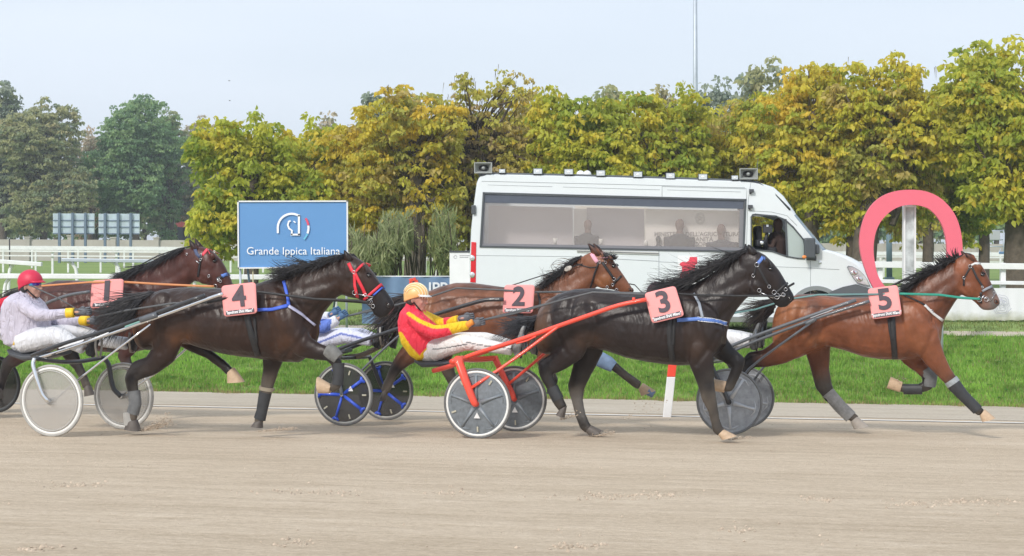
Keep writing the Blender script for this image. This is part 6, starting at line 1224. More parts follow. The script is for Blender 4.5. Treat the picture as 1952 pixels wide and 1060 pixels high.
# horse 1: dark bay, half hidden at the far left
D1 = dict(key=[(238, 531), (312, 602), (262, 655), (112, 556), (105, 642), (58, 600), (366, 532), (393, 530)], q=15.35, base=180, label='dark bay horse wearing number 1 with arched neck, behind the red helmeted driver', col=pal((.068, .025, .02), (.014, .012, .014), (.1, .04, .028)),
 torso=[(47, 606, 0, 650, .13), (53, 580, 0, 670, .2), (65, 558, 0, 676, .24), (85, 541, 0, 676, .265), (110, 534, 0, 664, .275), (140, 534, 0, 660, .27), (170, 536, 0, 666, .285), (205, 533, 0, 672, .3), (235, 528, 0, 672, .28), (262, 528, 0, 670, .26), (290, 540, 0, 664, .23), (312, 568, 0, 650, .18), (324, 596, -2, 630, .1)],
 neck=[(222, 528, 322, 640, .18), (248, 519, 326, 612, .16), (278, 507, 332, 588, .135), (312, 490, 342, 566, .115), (338, 478, 354, 550, .105), (356, 472, 370, 536, .098)],
 head=[(352, 476, 362, 534, .085), (368, 470, 372, 536, .1), (386, 470, 383, 539, .107), (400, 475, 394, 543, .104), (411, 484, 404, 546, .09), (421, 495, 411, 549, .076), (429, 509, 419, 552, .066), (436, 524, 425, 554, .06), (442, 539, 430, 557, .054), (446, 550, 436, 560, .035, 'd')],
 legs=[(-1, [(85, 600, 38, .12, .12), (80, 635, 34, .1, .13), (58, 662, 22, .08, .135), (34, 680, 16, .055, .135, 'm'), (14, 694, 13, .045, .135, 'd'), (6, 720, 9, .034, .135, 'd'), (0, 742, 9, .034, .135, 'd')]),
       (1, [(110, 610, 34, .12, .12), (122, 650, 24, .09, .14), (138, 680, 15, .05, .14, 'd'), (150, 700, 10, .036, .14, 'd'), (160, 722, 9, .034, .14, 'd'), (166, 738, 9, .034, .14, 'd')]),
       (-1, [(275, 600, 28, .09, .13), (262, 640, 22, .085, .15), (246, 662, 17, .06, .15), (236, 680, 13, .046, .15, 'n'), (246, 700, 9, .035, .15, 'd'), (256, 722, 9, .033, .15, 'd')]),
       (1, [(285, 610, 26, .09, .12), (300, 645, 18, .075, .14), (300, 670, 13, .055, .14), (285, 690, 11, .044, .14, 'd'), (272, 712, 8.5, .034, .14, 'd')])],
 lumps=[(280, 590, 24, 40, 20, -.15, .09, 'b'), (85, 595, 28, 40, -15, -.16, .1, 'b'), (392, 525, 19, 17, 20, -.055, .057, 'b'), (405, 488, 8, 6, -40, -.085, .025, 'b')],
 eye=(409, 498), nostril=(440, 546), ears=[(-1, [(376, 480, 6.5, .05), (370, 472, 7, .055), (366, 466, 5, .06), (361, 457.5, 1.2, .06)]), (1, [(384, 476, 7, .05), (377, 466, 5.5, .055), (372, 454.5, 1, .06)])],
 hooves=[(-1, .135, ((6, 742), (-6, 746)), ((6, 760), (-10, 760)), .05, HOOFD), (1, .14, ((172, 735), (162, 742)), ((180, 752), (162, 756)), .05, HOOFD), (-1, .15, ((262, 722), (250, 726)), ((266, 738), (248, 742)), .048, HOOFD), (1, .14, ((278, 712), (266, 714)), ((280, 726), (262, 728)), .048, HOOFD)],
 mane=[dict(roots=[(352, 473), (320, 488), (290, 502), (262, 513), (235, 523)], spread=1.5, vec=[(-1, .45), (-1, .5), (-1, .5), (-1, .3), (-1, .25)], length=[34, 50, 62, 52, 30], n=700, r0=.0052, seed=44, droop=3, wave=3, lat=.06, fan=.1, curl=.4, c1=(.04, .038, .04))],
 tail=[dict(roots=[(62, 548), (54, 556), (50, 566)], spread=2, vec=[(-1, .15), (-1, .3), (-1, .5)], length=[85, 85, 80], n=420, seed=49, droop=30, wave=6, lat=.06, fan=.2, r0=.008, curl=.6)], dock=[(72, 548, 0), (56, 552, 0), (40, 562, 0)],
 straps=[([(205, 534), (206, 600), (210, 668)], 11, BLACK, 'girth'), ([(371, 473), (376, 485), (382, 491)], 6, mat('navy_strap', (.06, .08, .16), .6), 'crown_strap'), ([(386, 487), (392, 479), (399, 472)], 5, mat('coral_strap', (.75, .07, .1), .5), 'browband'), ([(383, 493), (381, 507), (378, 528)], 3.5, BLACK, 'cheek_strap'), ([(423, 527), (429, 524), (436, 522)], 6, BLW, 'noseband'), ([(414, 530), (425, 528)], 4, BLACK, 'nose_strap')],
 buckles=[(383, 487, 2.5), (383, 495, 2.5), (398, 526, 2.5), (417, 533, 3), (411, 545, 4), (421, 536, 2.5), (357, 485, 1.8)], bits=[(374, 497, 381, 502, .008), (414, 530, 420, 538, .007)],
 reins=[([(235, 537.5, -.3), (310, 542, -.2), (375, 545, -.13), (408, 546, -.1)], .013, ORANGER, 'rein'), ([(235, 537.5, .3), (375, 545, .13), (408, 546, .1)], .013, ORANGER, 'rein'), ([(30, 560, -.2), (80, 545, -.3), (170, 538, -.34), (235, 537.5, -.3)], .011, ORANGER, 'rein'), ([(232, 523, -.02), (262, 508, -.07), (300, 488, -.09), (340, 474, -.06), (362, 470, -.03)], .008, BLACK, 'check_rein')],
 number=([(175, 535), (235.5, 531), (233, 583), (172, 588)], '1', [-.31, -.31, -.36, -.36]))
horses = [horse(d) for d in (D1, D2, D3, D4, D5)]
mb = MB(); c_ = U(1083, 512, 15.86); mb.ell(c_, (TD+Vector((0, 0, .45)))*.045, NQ*.012, (Vector((0, 0, 1))-TD*.3)*.026); obj('white_tassel', mb, mat('tassel', (.6, .56, .5), .9, bump=.5, bscale=60), horses[1])
# ---------------------------------------------------------------- sulkies
def u3(q, p): return U(p[0], p[1], q+p[2])
def disc(mb, c, r, d, n=40, x0=0.0):            # shallow dish facing the camera
    rings = [[c+NQ*dd+TD*(rr_*math.cos(2*math.pi*i/n))+Vector((0, 0, rr_*math.sin(2*math.pi*i/n))) for i in range(n)] for (rr_, dd) in ((r, 0), (r*.55, -d*.5), (r*.12, -d))]
    mb.loft(rings, cap=True)
def glassy(nm, c, a, rough=.3, metal=0):
    if nm in MATS: return MATS[nm]
    m = bpy.data.materials.new(nm); m.use_nodes = True; b = m.node_tree.nodes['Principled BSDF']; b.inputs['Base Color'].default_value = (*c, 1); b.inputs['Alpha'].default_value = a; b.inputs['Roughness'].default_value = rough; b.inputs['Metallic'].default_value = metal; MATS[nm] = m; return m
def wheel(parent, q, off, hub, r, S):
    c = U(hub[0], hub[1], q+off); c.z = zxy(c.x, c.y)+r-.004
    Z = Vector((0, 0, 1)); pt = lambda a, rr_, d=0: c+TD*(rr_*math.cos(a))+Z*(rr_*math.sin(a))+NQ*d
    mb = MB(); disc(mb, c-NQ*.006, r-.035, .03); m2 = MB(); 
    for v in mb.v[:]: pass
    i = len(mb.v); k = len(mb.f); mb.add([mirror(Vector(v), q+off) for v in mb.v[:i]]); mb.f += [tuple(x+i for x in f) for f in mb.f[:k]]
    w_ = obj('wheel', mb, S['disc'], parent, sharp=30)
    mb = MB(); mb.tube([pt(a*2*math.pi/48, r-.014) for a in range(48)], .014, 8, closed=True); obj('tyre', mb, S['tyre'], w_)
    mb = MB(); mb.tube([pt(a*2*math.pi/48, r-.036) for a in range(48)], .0105, 8, closed=True, flat=1.4); obj('rim', mb, S['rim'], w_)
    if S.get('inner'): mb = MB(); mb.tube([pt(a*2*math.pi/48, r-.062, -.01) for a in range(48)], .006, 6, closed=True); obj('inner_ring', mb, S['inner'], w_)
    mb = MB(); mb.tube([c-NQ*.07, c-NQ*.045, c+NQ*.045, c+NQ*.07], [.018, .03, .03, .018], 14); obj('hub', mb, S['hub'], w_, sharp=40)
    a0 = S.get('a0', .3)
    if S.get('spoke'):
        for k in range(5):
            a = a0+k*2*math.pi/5
            if S['spoke'] == 'blue':
                mb = MB(); mb.tube([pt(a, .03, -.03), pt(a, r*.5, -.028), pt(a, r-.09, -.02)], [.02, .018, .02], 8, flat=.8)
                mb.tube([pt(a+.13, r-.055, -.016), pt(a+.04, r-.075, -.018), pt(a-.04, r-.075, -.018), pt(a-.13, r-.055, -.016)], [.012, .02, .02, .012], 8)
                obj('spoke', mb, S['spokemat'], w_)
            else:
                mb = MB(); mb.tube([pt(a, .05, -.034), pt(a, r*.5, -.026), pt(a, r-.075, -.012)], [.026, .012, .016], 8, flat=1); mb.tube([pt(a+.32, r-.085, -.012), pt(a+.1, r-.07, -.01), pt(a-.1, r-.07, -.01), pt(a-.32, r-.085, -.012)], [.003, .008, .008, .003], 6)
                obj('spoke', mb, S.get('spokec', S['disc']), w_)
    if S.get('tri'):
        a = S['tri']; p = pt(a, .12, -.042); mb = MB(); s_ = .035; i = mb.add([p+Z*s_, p+TD*s_*.95-Z*s_*.7, p-TD*s_*.95-Z*s_*.7]); mb.f.append((i, i+1, i+2)); o = obj('sticker', mb, mat('sticker_white', (.7, .7, .7), .5), w_, smooth=False, fix=False); solid(o, .002)
        for k in range(4):
            a = a0+.63+k*2*math.pi/5; p = pt(a, r*.72, -.024); mb = MB(); mb.box(p, (TD*math.cos(a)+Z*math.sin(a))*.026, NQ*.003, (TD*-math.sin(a)+Z*math.cos(a))*.009); bevel(obj('reflector', mb, mat('reflector', (.45, .43, .34), .4), w_, smooth=False), .003)
    return c
def sulky(S):
    q = S['q']; b = U(S['near'][0], 700, q); b.z = zxy(b.x, b.y); t = thing('sulky', S['label'], 'sulky', b, 'racing sulkies')
    cn = wheel(t, q, -.6, S['near'], .355, S); cf = wheel(t, q, .6, S['far'], .355, S)
    for (pts_, r_, mt, nm) in S['tubes']:
        mb = MB(); w3 = []
        for p in pts_:
            if p == 'hn': w3.append(cn-NQ*.055)
            elif p == 'hni': w3.append(cn+NQ*.075)
            elif p == 'hf': w3.append(cf-NQ*.055)
            else: w3.append(u3(q, p))
        pp = [w3[0]]
        for i in range(len(w3)-1):
            for k in range(1, 5): pp.append(w3[i].lerp(w3[i+1], k/4))
        if len(w3) > 2:
            for _ in range(S.get('sm', 2)): pp = [pp[0]]+[(pp[i-1]+pp[i]*2+pp[i+1])/4 for i in range(1, len(pp)-1)]+[pp[-1]]
        rr_ = r_ if not isinstance(r_, tuple) else [r_[0]+(r_[1]-r_[0])*i/(len(pp)-1) for i in range(len(pp))]
        mb.tube(pp, rr_, 12, flat=S.get('flat', 1)); obj(nm, mb, mt, t)
    mb = MB(); st = S['seat']; rings = []         # seat pan: (x, ytop, ybot, half width)
    for (x, yt, yb, hw_) in st:
        a, b_ = U(x, yt, q), U(x, yb, q); rings.append(ring((a+b_)/2, (a-b_)/2, NQ*hw_, 18, 3.5))
    mb.loft(rings); bevel(obj('seat', mb, S['seatmat'], t, sharp=50), .006)
    for (x, y, o, w_) in S.get('stirrups', []):
        mb = MB(); c = U(x, y, q+o); mb.tube([c+Vector((0, 0, .1))-NQ*.05, c-NQ*.06, c-Vector((0, 0, .1))-NQ*.03, c-Vector((0, 0, .11))+NQ*.03, c+NQ*.06, c+Vector((0, 0, .1))+NQ*.05], .012, 8); obj('stirrup', mb, S.get('stmat', STEEL), t)
    for (p0, p1, wd, mt) in S.get('marks', []):   # stripes and print along the shaft
        a, b_ = u3(q, p0), u3(q, p1); d = (b_-a).normalized(); up = d.cross(NQ).normalized(); mb = MB(); mb.box((a+b_)/2, (b_-a)/2, NQ*.0015, up*wd); obj('shaft_mark', mb, mt, t, smooth=False)
    return t
DISC4 = glassy('pale_disc', (.5, .48, .45), .32, .3); DISC3 = mat('grey_disc', (.16, .18, .2), .45, nvar=.28, nscale=22); DISC5 = mat('slate_disc', (.31, .33, .36), .5, nvar=.28, nscale=18); DISC2 = glassy('dark_disc', (.05, .05, .052), .5, .3)
TUBEB = mat('black_tube', (.035, .037, .042), .3, coat=.3); TUBEG = mat('grey_tube', (.1, .11, .125), .35, coat=.3, nvar=.1); RIMW = mat('rim_white', (.78, .78, .76), .45); TYREP = mat('tyre_pale', (.38, .37, .35), .8, nvar=.2, nscale=20); TYREG = mat('tyre_grey', (.14, .14, .14), .8, nvar=.25, nscale=20)
sulky(dict(q=13.29, label='chrome and black sulky with pale grey disc wheels under the red helmeted driver', near=(98, 765), far=(236, 754), inner=mat('ring_grey', (.42, .41, .39), .5), disc=DISC4, tyre=TYREP, rim=RIMW, hub=STEEL,
 tubes=[([(60, 678, -.3), (110, 658, -.32), (200, 631, -.36), (300, 596, -.38), (390, 563, -.38)], .019, TUBEB, 'shaft'), ([(66, 684, -.3), (120, 668, -.32), (200, 640, -.36), (300, 605, -.38), (392, 571, -.38), (425, 560, -.37)], .017, CHROME, 'shaft'), ([(60, 678, .3), (110, 658, .32), (200, 631, .36), (300, 596, .38), (425, 556, .37)], .018, TUBEB, 'shaft'),
        ([(66, 683, -.62), (62, 694, -.64), (70, 722, -.665), (80, 752, -.665), 'hn'], .021, CHROME, 'wheel_fork'), ([(196, 680, .52), (208, 694, .53), (211, 722, .535), (216, 742, .535), 'hf'], .026, TUBEB, 'wheel_fork'), ([(66, 683, -.62), (110, 690, -.2), (150, 690, .2), (196, 682, .52)], .022, TUBEB, 'axle_bar'),
        (['hni', (150, 722, -.5), (287, 618, -.39)], .0105, CHROME, 'brace'), (['hf', (330, 690, .45), (400, 620, .39)], .0105, CHROME, 'brace'), ([(268, 610, -.385), (300, 600, -.385)], .03, TUBEG, 'clamp')],
 seat=[(28, 664, 668, .14), (40, 668, 678, .2), (62, 672, 686, .21), (95, 672, 684, .2), (125, 668, 676, .12)], seatmat=DGREY, stirrups=[(188, 660, -.2, 0), (252, 652, .2, 0)], stmat=mat('worn_metal', (.35, .33, .3), .5, metal=.5),
 marks=[((112, 664, -.342), (160, 648, -.352), .005, SW), ((164, 651, -.352), (207, 634, -.38), .005, SW), ((238, 623, -.385), (290, 604, -.402), .007, mat('green_print', (.2, .4, .36), .6))]))
sulky(dict(q=14.75, spokec=mat('grey_rib', (.2, .225, .25), .4), label='bright red sulky with grey five spoke disc wheels under the red and yellow driver', near=(910, 772), far=(982, 763), disc=DISC3, tyre=TYREG, rim=RIMW, hub=RED, spoke='grey', tri=-1.5, a0=.35, flat=1.25,
 tubes=[([(826, 707, -.25), (870, 695, -.3), (882, 682, -.34), (1000, 645, -.37), (1063, 622, -.38), (1120, 602, -.39), (1180, 581, -.39), (1232, 571, -.385)], (.026, .021), RED, 'shaft'), ([(870, 690, .3), (1000, 645, .37), (1120, 604, .39), (1232, 571, .385)], .02, RED, 'shaft'),
        ([(872, 682, -.6), (886, 722, -.665), (904, 768, -.672), 'hn'], (.04, .028), RED, 'wheel_fork'), ([(942, 680, .52), (962, 722, .535), (978, 752, .53), 'hf'], (.036, .026), RED, 'wheel_fork'), ([(872, 684, -.6), (905, 686, 0), (942, 683, .52)], .03, RED, 'axle_bar'), ([(862, 690, -.6), (882, 683, -.38)], .03, RED, 'bracket'),
        ([(898, 740, -.66), (980, 685, -.5), (1063, 623, -.385), (1072, 618, -.385)], .016, RED, 'brace'), ([(970, 732, .52), (1020, 690, .45), (1075, 640, .39)], .016, RED, 'brace'), ([(1208, 576, -.4), (1208, 567, -.4)], .012, RED, 'shaft_hook'), ([(984, 655, -.4), (1004, 650, -.4), (1022, 641, -.4)], .008, RED, 'shaft_loop')],
 seat=[(797, 683, 690, .13), (815, 686, 699, .2), (850, 686, 697, .21), (885, 683, 691, .17), (900, 678, 684, .08)], seatmat=DGREY, stirrups=[(1000, 655, -.24, 0), (1028, 648, .2, 0)], stmat=TUBEG))
sulky(dict(q=16.4, label='grey sulky with slate ribbed disc wheels behind the leading bay horse', near=(1390, 766), far=(1417, 757), disc=DISC5, tyre=mat('tyre_slate', (.17, .175, .18), .7), rim=DISC5, hub=BLACK, spoke='grey', spokec=mat('pale_rib', (.5, .52, .55), .5), a0=1.0,
 tubes=[([(1320, 688, -.3), (1378, 666, -.33), (1440, 640, -.36), (1560, 597, -.39), (1632, 572, -.39)], .019, TUBEG, 'shaft'), ([(1320, 695, -.3), (1382, 676, -.33), (1440, 650, -.36), (1560, 605, -.39), (1620, 586, -.39), (1658, 574, -.385)], .017, TUBEG, 'shaft'), ([(1340, 690, .3), (1440, 646, .36), (1560, 601, .39), (1658, 572, .385)], .018, TUBEG, 'shaft'),
        ([(1352, 688, -.6), (1362, 710, -.665), (1380, 745, -.665), 'hn'], .024, TUBEB, 'wheel_fork'), ([(1385, 685, .52), (1400, 715, .54), 'hf'], .024, TUBEB, 'wheel_fork'), ([(1352, 690, -.6), (1370, 688, 0), (1385, 686, .52)], .022, TUBEB, 'axle_bar'), (['hni', (1419, 706, -.5), (1545, 616, -.4)], .013, TUBEG, 'brace'), (['hf', (1460, 690, .5), (1560, 612, .4)], .013, TUBEG, 'brace'), ([(1535, 618, -.4), (1555, 608, -.4)], .024, TUBEG, 'clamp')],
 seat=[(1278, 668, 674, .13), (1295, 672, 684, .2), (1330, 674, 685, .2), (1370, 670, 678, .12)], seatmat=DGREY, stirrups=[(1442, 645, -.2, 0), (1455, 640, .2, 0)], stmat=TUBEG,
 marks=[((1545, 606, -.411), (1588, 590, -.411), .0045, mat('pale_print', (.4, .42, .45), .6))]))
sulky(dict(q=16.0, label='black sulky with dark wheels and bright blue spokes behind horse number two', near=(655, 753), far=(735, 745), disc=DISC2, tyre=TYREG, rim=mat('rim_grey', (.42, .42, .4), .5), hub=STEEL, spoke='blue', spokemat=mat('spoke_blue', (.03, .09, .6), .3, coat=.4), tri=.6, a0=math.pi,
 tubes=[([(600, 684, -.3), (671, 655, -.34), (761, 626, -.37), (827, 600, -.385), (880, 584, -.39), (925, 571, -.39), (960, 571, -.38)], .022, TUBEB, 'shaft'), ([(620, 684, .3), (760, 626, .37), (925, 572, .39), (960, 571, .38)], .02, TUBEB, 'shaft'),
        ([(636, 682, -.6), (642, 710, -.66), (650, 740, -.66), 'hn'], .02, TUBEG, 'wheel_fork'), ([(704, 679, .52), (712, 700, .535), (724, 730, .535), 'hf'], .024, TUBEB, 'wheel_fork'), ([(636, 683, -.6), (670, 682, 0), (704, 680, .52)], .022, TUBEB, 'axle_bar'), (['hni', (682, 712, -.5), (757, 641, -.4), (800, 615, -.39)], .013, TUBEG, 'brace'), ([(655, 682, .1), (690, 678, .1), (735, 655, .05)], .03, mat('tan_plank', (.2, .16, .12), .7), 'foot_board')],
 seat=[(575, 664, 670, .13), (592, 668, 680, .2), (630, 670, 681, .2), (665, 664, 672, .12)], seatmat=DGREY, stirrups=[(728, 640, -.2, 0), (742, 640, .2, 0)], stmat=mat('worn_metal')))
sulky(dict(q=15.35, label='black sulky mostly outside the left edge, only a dark wheel showing', near=(-75, 745), far=(-8, 738), disc=DISC2, tyre=BLACK, rim=mat('rim_dark', (.1, .11, .12), .4), hub=STEEL, spoke='grey', tri=-.3, a0=.1,
 tubes=[([(-130, 672, -.3), (0, 625, -.35), (87, 578, -.385), (130, 562, -.39), (172, 556, -.38)], .018, TUBEG, 'shaft'), ([(-100, 668, .3), (20, 622, .35), (172, 552, .38)], .018, TUBEG, 'shaft'), ([(-90, 676, -.6), (-82, 720, -.665), 'hn'], .022, TUBEB, 'wheel_fork'), ([(-34, 672, .52), (-18, 715, .54), 'hf'], .022, TUBEB, 'wheel_fork'), ([(-90, 678, -.6), (-34, 674, .52)], .022, TUBEB, 'axle_bar'), (['hf', (20, 690, .5), (80, 620, .4)], .012, TUBEG, 'brace')],
 seat=[(-150, 662, 668, .13), (-135, 666, 678, .2), (-95, 668, 678, .2), (-60, 662, 670, .12)], seatmat=DGREY))

# ---------------------------------------------------------------- drivers
def fabric(nm, c, rough=.6, sheen=.2, wr=.7):
    m = bpy.data.materials.new(nm); m.use_nodes = True; t = m.node_tree; b = t.nodes['Principled BSDF']; a = t.nodes.new('ShaderNodeAttribute'); a.attribute_name = 'Col'
    t.links.new(a.outputs['Color'], b.inputs['Base Color']); b.inputs['Roughness'].default_value = rough; b.inputs['Specular IOR Level'].default_value = .3
    tcn = t.nodes.new('ShaderNodeTexCoord'); mp_ = t.nodes.new('ShaderNodeMapping'); mp_.inputs['Rotation'].default_value = (0, R(35), 0); mp_.inputs['Scale'].default_value = (1.3, 1, .5); t.links.new(tcn.outputs['Object'], mp_.inputs['Vector'])
    n = t.nodes.new('ShaderNodeTexNoise'); n.inputs['Scale'].default_value = 9; n.inputs['Detail'].default_value = 4; n.inputs['Distortion'].default_value = 1.8; t.links.new(mp_.outputs['Vector'], n.inputs['Vector'])
    bp = t.nodes.new('ShaderNodeBump'); bp.inputs['Strength'].default_value = wr; bp.inputs['Distance'].default_value = .07; t.links.new(n.outputs['Fac'], bp.inputs['Height']); t.links.new(bp.outputs['Normal'], b.inputs['Normal']); return m
FAB = fabric('race_fabric', None); PANTS = fabric('white_breeches', None, .6, .1, .55)
BODYM = mat('driver_skin', (.5, .3, .22), .5, attr=True, nvar=.06, nscale=20)
GLOVE = mat('grey_glove', (.12, .13, .15), .7, nvar=.2, nscale=40); GLOVEB = mat('blue_glove', (.07, .15, .28), .7, nvar=.2, nscale=40); SHOE = mat('shoe_grey', (.13, .13, .13), .7, nvar=.25, nscale=18); SHOEB = mat('shoe_black', (.025, .025, .028), .6)
def climb(mb, st, q, colr, n=14, flat=.95, grow=0.0):     # clothed limb: (x, y, r_px, off)
    W = []; rr_ = []; cs = []
    for k in range(len(st)-1):
        for j in range(4):
            f = j/4; p = [st[k][i]+(st[k+1][i]-st[k][i])*f for i in range(4)]; w_ = U(p[0], p[1], q+p[3]); W.append(w_); rr_.append(max(.01, p[2]/(F/w_.y)+grow)); c0 = st[k][4] if len(st[k]) > 4 else colr; c1 = st[k+1][4] if len(st[k+1]) > 4 else colr; cs.append(c0 if f < .5 else c1)
    p = st[-1]; w_ = U(p[0], p[1], q+p[3]); W.append(w_); rr_.append(max(.01, p[2]/(F/w_.y)+grow)); cs.append(p[4] if len(p) > 4 else colr)
    rings = []; prev = None
    for k, p in enumerate(W):
        t = (W[min(k+1, len(W)-1)]-W[max(k-1, 0)]).normalized(); a = NQ-t*NQ.dot(t); a = a.normalized() if a.length > .2 else t.orthogonal().normalized(); b = t.cross(a)
        rings.append([p+a*(rr_[k]*flat*math.cos(2*math.pi*i/n))+b*(rr_[k]*math.sin(2*math.pi*i/n)) for i in range(n)])
    mb.loft(rings, cs)
def hand(q, wrist, grip, off, mt, parent, s, up=1):
    # palm with four curled fingers closed on the rein and a thumb on top
    w_ = U(wrist[0], wrist[1], q+off); g = U(grip[0], grip[1], q+off); d = (g-w_).normalized(); sd = NQ; n_ = d.cross(sd).normalized()
    if n_.z < 0: n_ = -n_
    L = (g-w_).length; mb = MB(); pc = w_+d*L*.42
    mb.tube([w_-d*.02, w_+d*L*.2, w_+d*L*.5, w_+d*L*.72], [.03, .033, .043, .036], 12, flat=.75)
    kn = w_+d*L*.72
    for k in range(4):
        o_ = sd*(-.033+.022*k)*.3+n_*(.03-.02*k); ln = (.03, .034, .032, .026)[k]
        a = kn+o_; b = a+d*ln; c = b-sd*-.026-d*.006; e = c-d*.03
        mb.tube([a-d*.015, a, b, b-sd*.012+d*.002, b-sd*.026-d*.016, b-sd*.024-d*.036], [.0115, .0118, .0112, .0105, .0098, .0085], 8)
    t0 = w_+d*L*.3+n_*.03; mb.tube([t0, t0+d*.03+n_*.012-sd*.01, t0+d*.062+n_*.006-sd*.018], [.013, .012, .0095], 8)
    obj('glove', mb, mt, parent)
def shoe(q, ankle, heel, toe, off, mt, parent):
    a, h, t = U(*ankle, q+off), U(*heel, q+off), U(*toe, q+off); mb = MB()
    ax = (t-h); L = ax.length; ax.normalize(); up = ax.cross(NQ).normalized()
    if (a-h).dot(up) < 0: up = -up
    rings = []
    for (f, hh, ww, lift) in ((0, .022, .026, .03), (.08, .04, .034, .034), (.25, .05, .036, .045), (.5, .036, .04, .034), (.75, .027, .044, .026), (.92, .02, .038, .021), (1, .009, .02, .017)):
        rings.append(ring(h+ax*(L*f)+up*lift, up*hh, NQ*ww, 14, 2.4))
    mb.loft(rings); mb.tube([h+ax*L*.2+up*.04, a], [.042, .045], 12); o = obj('shoe', mb, mt, parent)
    mb = MB(); mb.loft([ring(h+ax*(L*f)+up*(-.006), up*.008, NQ*ww, 14, 3) for (f, ww) in ((-.01, .03), (.2, .038), (.5, .04), (.78, .048), (.95, .04), (1.02, .02))]); obj('sole', mb, SHOEB, o)
def face(mb, q, hx, hy, r, lean, col_, off=0.0):
    # hx, hy = centre of skull in photo pixels; faces right; lean in degrees (positive = looking up)
    c = U(hx, hy, q+off); s = F/c.y; k = r/s/.1; a = R(lean); fx = TD*math.cos(a)+Vector((0, 0, math.sin(a))); uz = -TD*math.sin(a)+Vector((0, 0, math.cos(a)))
    p = lambda x, z, y=0: c+fx*(x*k)+uz*(z*k)+NQ*(y*k)
    mb.ell(c, fx*.1*k, NQ*.077*k, uz*.105*k, col_, 20, 12)
    mb.ell(p(.035, -.05), fx*.06*k, NQ*.058*k, uz*.085*k, col_, 18, 10); mb.ell(p(.062, -.115), fx*.03*k, NQ*.032*k, uz*.026*k, col_)
    mb.tube([p(.088, .005), p(.108, -.03), p(.118, -.05), p(.098, -.06)], [.009*k, .012*k, .017*k, .01*k], 8, col_)
    mb.ell(p(.088, -.078), fx*.017*k, NQ*.026*k, uz*.007*k, tuple(x*.75 for x in col_)); mb.ell(p(.086, -.092), fx*.017*k, NQ*.024*k, uz*.008*k, tuple(x*.8 for x in col_))
    for sd in (-1, 1):
        mb.ell(p(.075, .012, sd*.03), fx*.018*k, NQ*.026*k, uz*.009*k, col_); mb.ell(p(.06, -.045, sd*.038), fx*.03*k, NQ*.02*k, uz*.028*k, col_)
        mb.ell(p(-.012, -.03, sd*.078), fx*.02*k, NQ*.01*k, uz*.034*k, tuple(x*.9 for x in col_)); mb.ell(p(-.008, -.03, sd*.085), fx*.009*k, NQ*.006*k, uz*.018*k, tuple(x*.55 for x in col_))
    mb.tube([p(-.03, -.06), p(-.05, -.15), p(-.06, -.2)], [.055*k, .056*k, .062*k], 14, col_)
    return p, k, fx, uz
